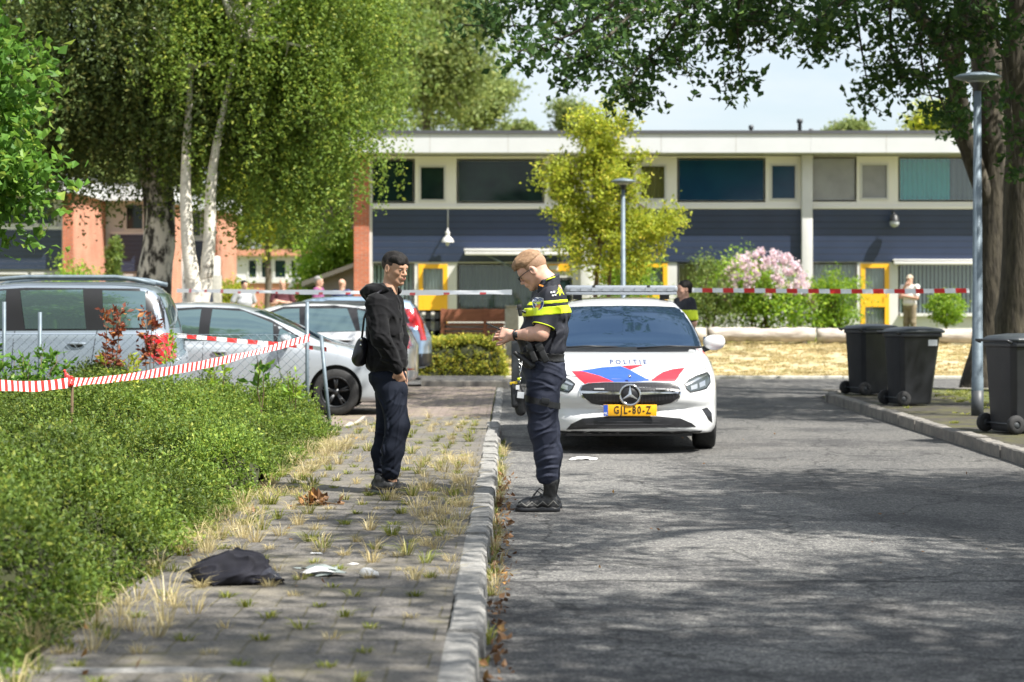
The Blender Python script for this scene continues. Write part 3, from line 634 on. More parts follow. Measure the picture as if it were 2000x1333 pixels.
def surfnet(D, lo, h):
    D = np.pad(D, 1, constant_values=.2); lo = np.array(lo) - h
    I = D < 0
    c = [(dx, dy, dz) for dx in (0, 1) for dy in (0, 1) for dz in (0, 1)]
    sh = tuple(n - 1 for n in D.shape)
    cnt = np.zeros(sh, dtype=np.int8)
    for (a, b, e) in c: cnt += I[a:a + sh[0], b:b + sh[1], e:e + sh[2]]
    act = np.argwhere((cnt > 0) & (cnt < 8)); idx = -np.ones(sh, dtype=np.int32); idx[tuple(act.T)] = np.arange(len(act))
    vals = {k: D[act[:, 0] + k[0], act[:, 1] + k[1], act[:, 2] + k[2]] for k in c}
    acc = np.zeros((len(act), 3)); w = np.zeros(len(act))
    for i, a in enumerate(c):
        for b in c[i + 1:]:
            df = np.abs(np.subtract(a, b)).sum()
            if df != 1: continue
            va, vb = vals[a], vals[b]; msk = (va < 0) != (vb < 0); t = np.where(msk, va / np.where(msk, va - vb, 1), 0)
            p = np.array(a)[None] + t[:, None] * (np.array(b) - np.array(a))[None]
            acc += p * msk[:, None]; w += msk
    V = lo + (act + acc / w[:, None]) * h
    Q = []
    for axx in range(3):
        s0 = [slice(1, -1)] * 3; s0[axx] = slice(0, -1); s1 = list(s0); s1[axx] = slice(1, None)
        A = I[tuple(s0)]; B = I[tuple(s1)]; e = np.argwhere(A != B)
        e1 = e.copy(); off = np.ones(3, int); off[axx] = 0; e1 += off
        u, v = [(1, 2), (2, 0), (0, 1)][axx]
        def cell(du, dv):
            q = e1.copy(); q[:, u] += du; q[:, v] += dv; return idx[tuple(q.T)]
        q = np.stack([cell(-1, -1), cell(0, -1), cell(0, 0), cell(-1, 0)], 1)
        fl = A[tuple(e.T)]; q[~fl] = q[~fl][:, ::-1]; Q.append(q)
    Q = np.concatenate(Q); return V, Q[(Q >= 0).all(1)]
_r = np.random.default_rng(3)
_ND = _r.normal(size=(5, 14, 3)); _ND /= np.linalg.norm(_ND, axis=2, keepdims=True); _NP = _r.uniform(0, 6.28, (5, 14))
def nz3(X, Y, Z, f, sd=0, sc=(1, 1, 1), n=9):
    o = 0
    for i in range(n):
        d = _ND[sd % 5, i] * f * (1 + .25 * math.sin(i * 2.1)); o = o + np.sin(X * d[0] * sc[0] + Y * d[1] * sc[1] + Z * d[2] * sc[2] + _NP[sd % 5, i])
    return o / math.sqrt(n)
def ridges(n): return (1 - np.abs(n)).clip(0) ** 3
def folds(D, X, Z, q_, lst, amp=.007, w=.010):
    """creases of cloth along measured lines on the side of the body that is seen"""
    for (a, b, c, d, s_) in lst:
        p0, p1 = q_(a, b), q_(c, d); ex, ez = p1[0] - p0[0], p1[2] - p0[2]; L2 = ex * ex + ez * ez; t_ = ((X - p0[0]) * ex + (Z - p0[2]) * ez) / L2; tc = np.clip(t_, 0, 1)
        bend = .10 * math.sqrt(L2) * np.sin(tc * PI); nx_, nz_ = -ez / math.sqrt(L2), ex / math.sqrt(L2)
        dd = np.sqrt((X - p0[0] - ex * tc - bend * nx_) ** 2 + (Z - p0[2] - ez * tc - bend * nz_) ** 2); sg = (X - p0[0]) * nx_ + (Z - p0[2]) * nz_
        D = D - s_ * amp * (.35 + .65 * np.sin(tc * PI)) * (np.exp(-(dd / w) ** 2) - .7 * np.exp(-((dd - 1.6 * w) / w) ** 2) * (sg > bend))
    return D
def rotx(a): c, s = math.cos(a), math.sin(a); return np.array([[1, 0, 0], [0, c, -s], [0, s, c]])
def roty(a): c, s = math.cos(a), math.sin(a); return np.array([[c, 0, s], [0, 1, 0], [-s, 0, c]])
def rotz3(a): c, s = math.cos(a), math.sin(a); return np.array([[c, -s, 0], [s, c, 0], [0, 0, 1]])
M['skin_olive'] = mat('olive_skin', (.40, .225, .145), .5, spec=.4, var=(.47, .27, .18), vscale=30)
M['skin_pink'] = mat('pink_skin', (.58, .325, .235), .5, spec=.4, var=(.66, .39, .30), vscale=26)
for k in ('skin_olive', 'skin_pink'):
    n_, b_ = nodes_of(M[k]); b_.inputs['Subsurface Weight'].default_value = .12; b_.inputs['Subsurface Radius'].default_value = (.02, .008, .004); b_.inputs['Subsurface Scale'].default_value = .5
M['hair_black'] = mat('black_hair', (.007, .006, .006), .75, spec=.25, var=(.016, .014, .013), vscale=60, bump=.004, bscale=120, vmap=(1, 1, .3))
M['hair_fade'] = mat('clipped_dark_hair', (.045, .030, .024), .9)
M['hair_ginger'] = mat('light_ginger_hair', (.19, .105, .055), .6, var=(.35, .215, .12), vscale=70, bump=.006, bscale=110, vmap=(.5, 1, 1.2))
M['hair_clip'] = mat('clipped_ginger_hair', (.24, .135, .075), .7, var=(.36, .22, .14), vscale=90)
M['eyewhite'] = mat('eye_white', (.17, .13, .11), .9); M['eyedark'] = mat('dark_eye', (.02, .012, .01), .2)
M['lip'] = mat('lips', (.33, .13, .10), .5)
M['velour'] = mat('black_velour', (.006, .006, .007), .9, spec=.12, var=(.010, .010, .011), vscale=12, bump=.001, bscale=300)
n_, b_ = nodes_of(M['velour']); b_.inputs['Sheen Weight'].default_value = .12; b_.inputs['Sheen Roughness'].default_value = .35
M['hoodlining'] = mat('satin_hood_lining', (.03, .03, .04), .3, spec=.6)
M['trackpants'] = mat('navy_track_trousers', (.007, .009, .016), .85, spec=.15, var=(.010, .013, .022), vscale=9)
M['shoeblack'] = mat('black_trainer', (.010, .010, .010), .5, var=(.02, .02, .02), vscale=40, bump=.003, bscale=60)
M['solegrey'] = mat('dark_rubber_sole', (.02, .022, .028), .35, var=(.05, .055, .06), vscale=20)
M['leather'] = mat('black_leather', (.010, .010, .014), .35, bump=.001, bscale=150)
M['metal'] = mat('bright_metal', (.6, .6, .6), .25, metal=1)
M['uniform'] = mat('dark_navy_shirt', (.012, .013, .022), .7, var=(.016, .018, .028), vscale=8, bump=.001, bscale=400)
M['utrousers'] = mat('navy_uniform_trousers', (.015, .019, .038), .8, var=(.020, .025, .048), vscale=6, bump=.001, bscale=350)
M['hivis'] = mat('yellow_high_visibility_fabric', (.72, .85, .02), .5, var=(.66, .80, .02), vscale=10)
n_, b_ = nodes_of(M['hivis']); b_.inputs['Emission Color'].default_value = (.7, .9, .02, 1); b_.inputs['Emission Strength'].default_value = 0
M['gearblack'] = mat('black_nylon_gear', (.012, .012, .013), .5, var=(.022, .022, .024), vscale=30, bump=.002, bscale=90)
M['badgeblue'] = mat('badge_blue', (.03, .05, .16), .6); M['badgeorange'] = mat('badge_orange', (.75, .28, .05), .6)
M['letterwhite'] = mat('white_print', (.75, .76, .78), .5)
# ---- head: local frame x forward, y to its left, z up
def head_prims(f, c, R, skin=True, s=1.0):
    c = np.array(c, float)
    def T(p): return c + R @ (np.array(p, float) * s)
    def E(p, r, k=.02, op='+'): f.ell(T(p), np.array(r) * s, k, op, R)
    def C(a, b, ra, rb, k=.02, op='+'): f.cap(T(a), T(b), ra * s, rb * s, k, op)
    E((-.012, 0, .040), (.096, .074, .082))
    E((.018, 0, -.020), (.066, .060, .082), .03)
    for y in (-1, 1):
        C((-.005, y * .050, -.045), (.060, y * .014, -.090), .019, .017, .03)
        E((.052, y * .038, -.018), (.026, .020, .022), .02)
    E((.070, 0, -.092), (.018, .020, .016), .02)
    E((.066, 0, .030), (.026, .048, .034), .03)
    C((.082, -.032, .021), (.082, .032, .021), .010, .010, .014)
    for y in (-1, 1): E((.094, y * .030, .003), (.014, .016, .009), .012, '-')
    for y in (-1, 1): E((.076, y * .031, .003), (.013, .014, .011), .006)
    C((.086, 0, .012), (.106, 0, -.026), .008, .0115, .010)
    for y in (-1, 1): E((.095, y * .012, -.032), (.012, .009, .008), .008)
    E((.082, 0, -.058), (.016, .026, .018), .016)
    C((.093, -.018, -.052), (.093, .018, -.052), .0055, .0055, .006); C((.091, -.016, -.064), (.091, .016, -.064), .0065, .0065, .006)
    C((.101, -.022, -.0585), (.101, .022, -.0585), .003, .003, .004, '-')
    for y in (-1, 1):
        E((-.008, y * .076, .000), (.020, .010, .032), .008); E((-.003, y * .084, .003), (.011, .007, .020), .006, '-')
    return T
def eyes(parent, T, R, s=1, brow=M['hair_black'], glasses=None):
    for y in (-1, 1):
        f = Field(.003); f.ell(T((.0815, y * .031, .003)), (.0105, .0125, .0085), .004, R=R); e = f.mesh('eye', M['eyewhite'], parent, pad=.01)
        f = Field(.0022); f.ell(T((.0885, y * .031, .0025)), (.0045, .0062, .0065), .004, R=R); f.mesh('iris', M['eyedark'], e, pad=.01)
        f = Field(.003); f.chain([T((.090, y * .014, .021)), T((.090, y * .032, .026)), T((.080, y * .050, .020))], [.0030, .0034, .0020], .004); f.mesh('eyebrow', brow, parent, pad=.01)
    f = Field(.003); f.cap(T((.0975, -.017, -.0565)), T((.0975, .017, -.0565)), .0035, .0035, .003); f.cap(T((.0945, -.014, -.0640)), T((.0945, .014, -.0640)), .005, .005, .003); f.mesh('lips', M['lip'], parent, pad=.01)
def finger(f, root, dirv, curl, lens, r, axis):
    """three phalanges; curl angles about axis"""
    p = np.array(root, float); d = np.array(dirv, float); d /= np.linalg.norm(d); ax = np.array(axis, float); ax /= np.linalg.norm(ax)
    for i, (l, a) in enumerate(zip(lens, curl)):
        ca, sa = math.cos(a), math.sin(a); d = d * ca + np.cross(ax, d) * sa + ax * np.dot(ax, d) * (1 - ca)
        q = p + d * l; f.cap(p, q, r * (1 - .1 * i), r * (1 - .1 * (i + 1)), .004); p = q
    return p
def hand(f, wrist, d, up, curls=((.5, .6, .4),) * 4, thumb=(.9, .2), side=1, s=1.0, spread=.06):
    """palm from the wrist along d; up = back of the hand; side = thumb side sign along d x up"""
    w = np.array(wrist, float); d = np.array(d, float); d /= np.linalg.norm(d); up = np.array(up, float); up -= d * np.dot(up, d); up /= np.linalg.norm(up)
    lat = np.cross(d, up) * side
    f.cap(w, w + d * .03 * s, .026 * s, .028 * s, .02)
    for t in (-.030, -.010, .010, .030): f.cap(w + d * .02 * s + lat * t * .5 * s, w + d * .088 * s + lat * t * s, .016 * s, .0125 * s, .014)
    ax = np.cross(up, d)
    L = ((.044, .026, .022), (.048, .030, .023), (.044, .028, .023), (.034, .021, .020))
    for i, t in enumerate((.030, .010, -.010, -.029)):
        dd = d + lat * spread * (1.5 - i)
        finger(f, w + d * .090 * s + lat * t * s, dd, [c for c in curls[i]], [l * s for l in L[i]], .0092 * s, ax)
    tb = w + d * .030 * s + lat * .030 * s
    td = d * math.cos(thumb[0]) + lat * math.sin(thumb[0]) - up * thumb[1]
    td /= np.linalg.norm(td); p1 = tb + td * .038 * s; f.cap(tb, p1, .015 * s, .0115 * s, .012)
    td2 = td + d * .5; td2 /= np.linalg.norm(td2); p2 = p1 + td2 * .032 * s; f.cap(p1, p2, .0112 * s, .010 * s, .005); f.cap(p2, p2 + td2 * .022 * s, .010 * s, .0085 * s, .005)
def shoe(parent, heel, toe, m, ms, w=.046, high=0, name='shoe', trim=None):
    heel = np.array(heel, float); toe = np.array(toe, float); d = toe - heel; Ln = np.linalg.norm(d); d /= Ln; up = np.array([0, 0, 1.]); lat = np.cross(up, d)
    R = np.stack([d, lat, up], 1)
    f = Field(.0045)
    f.cap(heel + d * .04 + up * .045, heel + d * .10 + up * .060, .038, .040, .02, sc=None)
    f.ell(heel + d * .05 + up * .05, (.048, w * .82, .045), .02, R=R)
    f.ell(heel + d * (Ln - .085) + up * .038, (.085, w, .032), .03, R=R)
    f.cap(heel + d * .10 + up * .072, heel + d * (Ln - .07) + up * .045, .034, .028, .03)
    f.cap(heel + d * .065 + up * .07, heel + d * .06 + up * (.105 + high), .036, .040 + high * .12, .02)
    def post(D, X, Y, Z):
        D = np.maximum(D, .018 - Z); return D - .0022 * nz3(X, Y, Z, 150, 1) * (Z > .03)
    sh_ = f.mesh(name, m, parent, post)
    f = Field(.004)
    f.cap(heel + d * .036 + up * .016, heel + d * (Ln - .045) + up * .014, w * .86, w * .92, .02)
    f.ell(heel + d * (Ln - .09) + up * .014, (.092, w + .006, .03), .02, R=R); f.ell(heel + d * .05 + up * .014, (.056, w * .9, .03), .02, R=R)
    def post2(D, X, Y, Z):
        wv = .004 * np.sin((X * d[0] + Y * d[1]) * 95)
        return np.maximum(np.maximum(D, Z - .034 - wv), -Z + .001)
    f.mesh('sole', ms, sh_, post2)
    return sh_
def local(Y0, px0, zg):
    o = P(px0, HZ, Y0); o.z = zg
    def q(px, py, dep=0.0): v = P(px, py, Y0 + dep) - o; return np.array(v)
    return o, q
# ================================================================== the young man in black
Y0 = 14.36; org, q = local(Y0, 770, .12)
yo = thing('person', 'young man with black fringe in black hoodie and dark trousers, hand in pocket', 'person', org)
Rh = rotz3(math.radians(-38)) @ roty(math.radians(8))
hc = q(771, 526, 0); nb = q(757, 578, 0)
def yz(py): return float(q(770, py, 0)[2])
nsh, fsh = q(734, 594, -.17), q(768, 592, .17)
nel, fel = q(744, 662, -.24), q(780, 662, .20)
nwr, fwr = q(777, 724, -.160), q(785, 724, .13)
nhp, fhp = q(757, 745, -.10), q(766, 742, .10)
nkn, fkn = q(777, 832, -.13), q(753, 836, .11)
nan, fan = q(765, 934, -.15), q(744, 930, .15)
b = Field(.0048)
Tm = head_prims(b, hc, Rh, s=1.0)
b.chain([hc + Rh @ np.array([-.022, 0, -.04]), nb + np.array([.01, 0, .03]), nb + np.array([-.01, 0, -.04])], [.054, .056, .075], .03)
b.chain([nsh, nel, nwr], [.045, .038, .026]); b.chain([fsh, fel, fwr], [.045, .038, .026])
b.ell(q(752, 620), (.10, .17, .16)); b.ell(q(756, 690), (.10, .13, .17)); b.ell(q(757, 740), (.10, .11, .12))
b.cap(nsh, fsh, .05); b.chain([nhp, nkn, nan], [.062, .050, .035]); b.chain([fhp, fkn, fan], [.062, .050, .035])
b.cap(nan, nan * [1, 1, 0] + [.01, 0, .05], .032, .03); b.cap(fan, fan * [1, 1, 0] + [.01, 0, .05], .032, .03)
hand(b, nwr, q(785, 754, -.105) - nwr, (.35, -1, 0), curls=((.15, .3, .2),) * 4, side=1, s=.97)
hand(b, fwr, q(786, 754, .09) - fwr, (.25, 1, 0), curls=((.15, .3, .2),) * 4, side=-1, s=.97)
b.mesh('body', M['skin_olive'], yo)
eyes(yo, Tm, Rh)
# hair: thick top with a heavy fringe, clipped sides
hf = Field(.0045); hr = lambda p: Tm(p)
hf.ell(hr((-.012, 0, .058)), (.099, .0765, .074), .02, R=Rh); hf.ell(hr((.040, 0, .074)), (.052, .056, .036), .03, R=Rh); hf.cap(hr((.080, -.044, .050)), hr((.082, .044, .048)), .0125, .0125, .02)
def hpost(D, X, Y, Z):
    l = [X - hc[0], Y - hc[1], Z - hc[2]]; lx_ = Rh[0, 0] * l[0] + Rh[1, 0] * l[1] + Rh[2, 0] * l[2]; lz_ = Rh[0, 2] * l[0] + Rh[1, 2] * l[1] + Rh[2, 2] * l[2]; ly_ = Rh[0, 1] * l[0] + Rh[1, 1] * l[1] + Rh[2, 1] * l[2]
    cut = .017 + .018 * np.clip(lx_ / .08, 0, 1) - .034 * np.clip(-lx_ / .08, 0, 1) + .005 * np.sin(ly_ * 210 + 60 * lx_)
    return np.maximum(D - .0030 * nz3(lx_, ly_, lz_, 170, 2, (1, 1, .3)), (cut - lz_))
hf.mesh('hair', M['hair_black'], yo, hpost)
hf = Field(.0045); hf.ell(hr((-.014, 0, .040)), (.0985, .0765, .0845), .02, R=Rh)
def fpost(D, X, Y, Z):
    l = [X - hc[0], Y - hc[1], Z - hc[2]]; lx_ = Rh[0, 0] * l[0] + Rh[1, 0] * l[1] + Rh[2, 0] * l[2]; lz_ = Rh[0, 2] * l[0] + Rh[1, 2] * l[1] + Rh[2, 2] * l[2]
    return np.maximum(D, np.maximum(lx_ - .034, np.where(lx_ > -.028, .022 - lz_, -.045 - lz_)))
hf.mesh('clipped_hair', M['hair_fade'], yo, fpost)
# hoodie
h = Field(.006)
tors = [(q(748, 592), (.085, .20, .05)), (q(750, 615), (.125, .20, .10)), (q(751, 650), (.135, .185, .13)), (q(754, 690), (.148, .185, .12)), (q(756, 712), (.150, .180, .07))]
for c_, r_ in tors: h.ell(c_, r_, .05)
h.cap(nsh, fsh, .060, k=.05)
h.chain([nsh, nel, nwr + np.array([-.015, 0, .03])], [.073, .066, .047], .03); h.chain([fsh, fel, fwr + np.array([-.015, 0, .03])], [.073, .062, .047], .03)
h.chain([nb + np.array([-.02, 0, -.05]), nb + np.array([-.01, 0, .02])], [.105, .078], .04)
def hpost2(D, X, Y, Z):
    n1 = nz3(X, Y, Z, 17, 0, (1, .7, 1.2)); n2 = nz3(X, Y, Z, 42, 1, (1.3, .8, .8))
    D = D - .007 * ridges(nz3(X, Y, Z, 24, 0, (1.2, .6, .9))) - .0010 * n2 - .005 * ridges(nz3(X, Y, Z, 44, 2, (.7, .7, 1.4)))
    D = folds(D, X, Z, q, [(732, 601, 736, 665, 1), (743, 674, 768, 700, 1), (738, 700, 777, 717, 1), (717, 665, 725, 717, 1), (747, 644, 781, 700, 1), (768, 700, 790, 717, .8), (751, 605, 755, 644, .8), (720, 610, 722, 650, .8), (740, 655, 760, 668, 1), (760, 600, 778, 640, .7), (765, 660, 790, 690, .7)], .007, .011)
    hem = .004 * np.sin(X * 20); D = np.maximum(D, (yz(733) - .02 * (X * 4).clip(-1, 1)) * 1.0 - Z - hem)   # hem
    # opening at the neck
    dn = np.sqrt((X - nb[0] - .012) ** 2 + (Y - nb[1]) ** 2) - .064
    return np.maximum(D, np.minimum(.2, -np.maximum(dn, (nb[2] + .01) - Z)))
hd = h.mesh('hoodie', M['velour'], yo, hpost2)
# collapsed hood: thick folded roll round the back of the neck
h = Field(.006)
ring = []
for k in range(13):
    a = math.radians(-38 + 55 + (250) * k / 12); rr = .080 + .014 * math.sin(PI * k / 12)
    back = math.sin(PI * k / 12)
    ring.append(nb + np.array([-.004 - .030 * back + rr * math.cos(a) * (1 + .25 * back), rr * 1.10 * math.sin(a), .045 - .020 * back]))
h.chain(ring, [.018 + .024 * math.sin(PI * k / 12) for k in range(13)], .02)
h.ell(nb + np.array([-.070, -.01, .030]), (.072, .105, .036), .05, R=roty(math.radians(-46))); h.ell(nb + np.array([-.100, 0, -.025]), (.038, .085, .040), .05)
def pdis(a, f1, f2=None): return lambda D, X, Y, Z: D - a * ridges(nz3(X, Y, Z, f1, 3)) - (a * .4 * nz3(X, Y, Z, f1 * 2.2, 4))
h.mesh('hood', M['velour'], hd, pdis(.010, 34))
MB().tube([tuple(nb + np.array([.062, -.05, .0])), tuple(nb + np.array([.085, -.045, -.05])), tuple(nb + np.array([.092, -.045, -.14]))], .0035, 6).build('drawstring', M['letterwhite'] if False else M['velour'], hd)
# cuffs
for w_, e_ in ((nwr, nel), (fwr, fel)):
    d_ = (w_ - e_) / np.linalg.norm(w_ - e_); Field(.005).cap(w_ - d_ * .045, w_ - d_ * .005, .040, .037, .01).mesh('cuff', M['velour'], hd, lambda D, X, Y, Z: D - .0015 * nz3(X, Y, Z, 160, 1), pad=.02)
# trousers
t = Field(.006)
t.ell(q(757, 738), (.138, .165, .10), .05); t.ell(q(764, 764), (.112, .150, .10), .05)
t.chain([q(766, 765, -.085), nkn + np.array([-.002, 0, 0]), q(767, 880, -.145), q(763, 922, -.15)], [.100, .082, .073, .062], .04)
t.chain([q(758, 765, .085), fkn, q(743, 885, .14), q(745, 918, .15)], [.092, .066, .060, .052], .035)
t.ell(q(786, 762, -.105), (.035, .055, .055), .03)
def tpost(D, X, Y, Z):
    low = np.clip((.45 - Z) / .45, 0, 1)
    D = folds(D, X, Z, q, [(785, 750, 757, 785, 1), (785, 770, 760, 818, 1.4), (774, 763, 753, 809, -1), (732, 770, 753, 800, 1), (759, 818, 751, 860, 1), (732, 847, 753, 851, 1), (782, 889, 747, 923, 1.2), (734, 920, 747, 927, 1), (749, 912, 778, 923, 1.2), (717, 732, 742, 736, 1), (795, 776, 760, 835, 1), (750, 864, 747, 906, .8), (790, 840, 770, 875, .8), (775, 880, 752, 900, 1), (735, 880, 748, 895, 1)], .008, .010)
    D = D - .004 * ridges(nz3(X, Y, Z, 30, 2, (1.4, .6, .6))) - .008 * low * ridges(nz3(X, Y, Z, 40, 1, (1, .6, 1.5))) - .001 * nz3(X, Y, Z, 70, 0)
    D = D - .004 * np.exp(-((X - (.035 + .12 * (Z - .4))) / .006) ** 2) * (Z > .1) * (Z < .8) * (Y < 0)
    D = np.maximum(D, Z - yz(722)); return np.maximum(D, .105 - Z + .006 * nz3(X, Y, Z, 40, 3) * (Z < .2))
t.mesh('trousers', M['trackpants'], yo, tpost)
s1 = shoe(yo, q(726, 966, -.15) * np.array([1, 1, 0]), q(809, 966, -.15) * np.array([1, 1, 0]) + np.array([0, -.03, 0]), M['shoeblack'], M['solegrey'], .050)
s2 = shoe(yo, q(727, 966, .16) * np.array([1, 1, 0]), q(782, 966, .16) * np.array([1, 1, 0]) + np.array([.04, -.10, 0]), M['shoeblack'], M['solegrey'], .048)
def laces(sh_, heel, toe, n=4):
    heel = np.array(heel); toe = np.array(toe); d = (toe - heel) / np.linalg.norm(toe - heel); lat = np.cross([0, 0, 1], d)
    for i in range(n):
        c = heel + d * (.125 + .022 * i) + np.array([0, 0, .112 - .011 * i]); MB().tube([tuple(c - lat * .026 - np.array([0, 0, .012])), tuple(c), tuple(c + lat * .026 - np.array([0, 0, .012]))], .003, 5).build('lace', M['shoeblack'], sh_)
    c = heel + d * .12 + np.array([0, 0, .122])
    for sg in (-1, 1): MB().tube([tuple(c), tuple(c + d * .03 + lat * .02 * sg + np.array([0, 0, .022])), tuple(c + d * .055 + lat * .03 * sg), tuple(c + d * .07 + lat * .035 * sg - np.array([0, 0, .03]))], .0028, 5).build('lace', M['shoeblack'], sh_)
laces(s1, q(726, 966, -.15) * np.array([1, 1, 0]), q(809, 966, -.15) * np.array([1, 1, 0]))
# shoulder bag
bg_ = thing('shoulder_bag', 'small black leather shoulder bag hanging behind the back of the man in the hoodie', 'bag', org)
f = Field(.005)
f.chain([q(709, 668, -.08), q(697, 700, -.10)], [.022, .03], .02); f.chain([q(707, 706, -.06), q(697, 700, -.10)], [.03, .03], .02)
f.ell(q(704, 688, -.09), (.050, .07, .105), .03, R=roty(math.radians(12)))
f.mesh('bag_body', M['leather'], bg_, lambda D, X, Y, Z: D - .0015 * nz3(X, Y, Z, 60, 2))
MB().tube([tuple(q(706, 664, -.12)), tuple(q(708, 650, -.19)), tuple(q(711, 622, -.20)), tuple(q(722, 592, -.21)), tuple(q(736, 574, -.16)), tuple(q(748, 565, -.10))], .008, 6).build('strap', M['leather'], bg_)
MB().lathe([(0, -.012), (.011, -.008), (.011, .008), (0, .012)], tuple(q(706, 663, -.15)), 10).build('buckle', M['metal'], bg_)
MB().lathe([(0, -.008), (.009, -.005), (.009, .005), (0, .008)], tuple(q(705, 674, -.165)), 10).build('stud', M['metal'], bg_)
# ================================================================== the officer in the foreground
Y0 = 14.28; org, q = local(Y0, 1045, 0)
of = thing('person', 'police officer with ginger hair and glasses looking down at the phone in his hands', 'person', org)
Rh = rotz3(math.radians(180 - 8)) @ roty(math.radians(34))
hc = q(1041, 530, 0); nb = q(1077, 562, 0)
b = Field(.0048); Tm = head_prims(b, hc, Rh, s=1.07)
b.chain([hc + Rh @ np.array([-.035, 0, -.025]), nb + np.array([-.02, 0, .03]), nb + np.array([0, 0, -.05])], [.062, .066, .09], .04)
nsh, fsh = q(1078, 582, -.17), q(1062, 580, .19)
nel, fel = q(1057, 652, -.22), q(1044, 650, .23)
nwr, fwr = q(1004, 655, -.11), q(1000, 657, .09)
nhp, fhp = q(1064, 738, -.10), q(1064, 738, .10)
nkn, fkn = q(1058, 832, -.10), q(1064, 832, .11)
nan, fan = q(1071, 945, -.10), q(1074, 945, .12)
b.chain([nsh, (nsh + nel) / 2, nel], [.065, .060, .052], .03); b.chain([nel, nel * .6 + nwr * .4, nwr], [.049, .047, .031], .03)
b.chain([fsh, fel, fwr], [.062, .052, .032], .03)
b.ell(q(1064, 620), (.13, .18, .17)); b.ell(q(1060, 680), (.10, .12, .15)); b.ell(q(1062, 735), (.11, .13, .13)); b.cap(nsh, fsh, .055)
b.chain([nhp, nkn, nan], [.09, .06, .028]); b.chain([fhp, fkn, fan], [.09, .06, .028])
b.cap(nan, nan * [1, 1, 0] + [0, 0, .06], .028, .028); b.cap(fan, fan * [1, 1, 0] + [0, 0, .06], .028, .028)
hand(b, nwr, q(981, 651, -.075) - nwr, (-.15, -1, .35), curls=((.25, .7, .5), (.45, .8, .5), (.6, .8, .6), (.7, .9, .6)), thumb=(.55, .35), side=-1, s=1.08)
hand(b, fwr, q(980, 655, .065) - fwr, (-.15, 1, .1), curls=((.3, .7, .5), (.5, .8, .5), (.6, .8, .6), (.7, .9, .6)), thumb=(.55, .35), side=1, s=1.05)
b.mesh('body', M['skin_pink'], of)
eyes(of, Tm, Rh, brow=M['hair_ginger'])
def toloc(X, Y, Z):
    l = [(X - hc[0]) / 1.07, (Y - hc[1]) / 1.07, (Z - hc[2]) / 1.07]
    return [Rh[0, i] * l[0] + Rh[1, i] * l[1] + Rh[2, i] * l[2] for i in range(3)]
hf = Field(.0045); hf.ell(Tm((-.004, 0, .070)), np.array((.106, .078, .074)) * 1.07, .02, R=Rh); hf.ell(Tm((.056, 0, .090)), np.array((.044, .055, .030)) * 1.07, .03, R=Rh)
def hpost(D, X, Y, Z):
    a, b_, c_ = toloc(X, Y, Z)
    return np.maximum(D - .005 * nz3(a, b_, c_, 170, 2, (.5, 1, .6)) , (.036 + .034 * np.clip(a / .08, 0, 1) + .003 * np.sin(b_ * 240) - c_))
hf.mesh('hair', M['hair_ginger'], of, hpost)
hf = Field(.0045); hf.ell(Tm((-.016, 0, .036)), np.array((.100, .0775, .0865)) * 1.07, .02, R=Rh)
def fpost(D, X, Y, Z):
    a, b_, c_ = toloc(X, Y, Z); return np.maximum(D, np.maximum(a - .030 - .15 * (c_ - .03), np.where(a > -.035, .016 - c_, -.045 - c_)))
hf.mesh('clipped_hair', M['hair_clip'], of, fpost)
# glasses
gl = MB()
for y in (-1, 1):
    pts = [tuple(Tm((.106, y * .031 + .023 * math.cos(a), .001 + .017 * math.sin(a)))) for a in np.linspace(0, 2 * PI, 17)]
    gl.tube(pts, .0026, 5, cap=False); gl.tube([tuple(Tm((.106, y * .053, .008))), tuple(Tm((.05, y * .076, .014))), tuple(Tm((-.008, y * .082, .012)))], .0030, 5)
gl.tube([tuple(Tm((.107, -.009, .006))), tuple(Tm((.107, .009, .006)))], .0022, 5)
gl.build('glasses', M['black'], of)
# shirt
def shirt_prims(h_):
    f = Field(h_)
    for c_, r_ in [(q(1070, 590), (.105, .19, .06)), (q(1068, 612), (.165, .20, .11)), (q(1063, 648), (.172, .19, .12)), (q(1060, 682), (.160, .18, .09)), (q(1056, 662), (.165, .17, .09))]: f.ell(c_, r_, .05)
    f.cap(nsh, fsh, .066, k=.05); f.cap(nb + np.array([0, 0, -.06]), nb + np.array([-.01, 0, -.02]), .10, .078, .04)
    f.chain([nsh, nsh * .15 + nel * .85], [.078, .080], .03); f.chain([fsh, fsh * .15 + fel * .85], [.078, .080], .03); return f
def onz(py): return float(q(1045, py, 0)[2])
ax_n = (nel - nsh) / np.linalg.norm(nel - nsh); ax_f = (fel - fsh) / np.linalg.norm(fel - fsh)
def armt(X, Y, Z, s0, ax): return (X - s0[0]) * ax[0] + (Y - s0[1]) * ax[1] + (Z - s0[2]) * ax[2]
def spost(D, X, Y, Z):
    D = D - .009 * ridges(nz3(X, Y, Z, 24, 1, (1, .8, 1.3))) - .0012 * nz3(X, Y, Z, 60, 0)
    D = folds(D, X, Z, q, [(1068, 676, 1093, 648, 1), (1085, 690, 1102, 660, 1), (1062, 645, 1072, 684, .8), (1098, 600, 1100, 650, .7), (1035, 680, 1022, 660, .8)], .007, .011)
    D = np.maximum(D, onz(700) - Z)
    for s0, ax in ((nsh, ax_n), (fsh, ax_f)):
        t_ = armt(X, Y, Z, s0, ax); px_, py_, pz_ = X - s0[0] - t_ * ax[0], Y - s0[1] - t_ * ax[1], Z - s0[2] - t_ * ax[2]
        rr = np.sqrt(px_ ** 2 + py_ ** 2 + pz_ ** 2); D = np.where((rr < .115) & (t_ > .15) & (X < s0[0] + .03) & (np.abs(Y) > .15), np.maximum(D, t_ - .215), D)
    dn = np.sqrt((X - nb[0] + .028) ** 2 + (Y - nb[1]) ** 2) - .064
    return np.maximum(D, -np.maximum(dn, (nb[2] + .0) - Z))
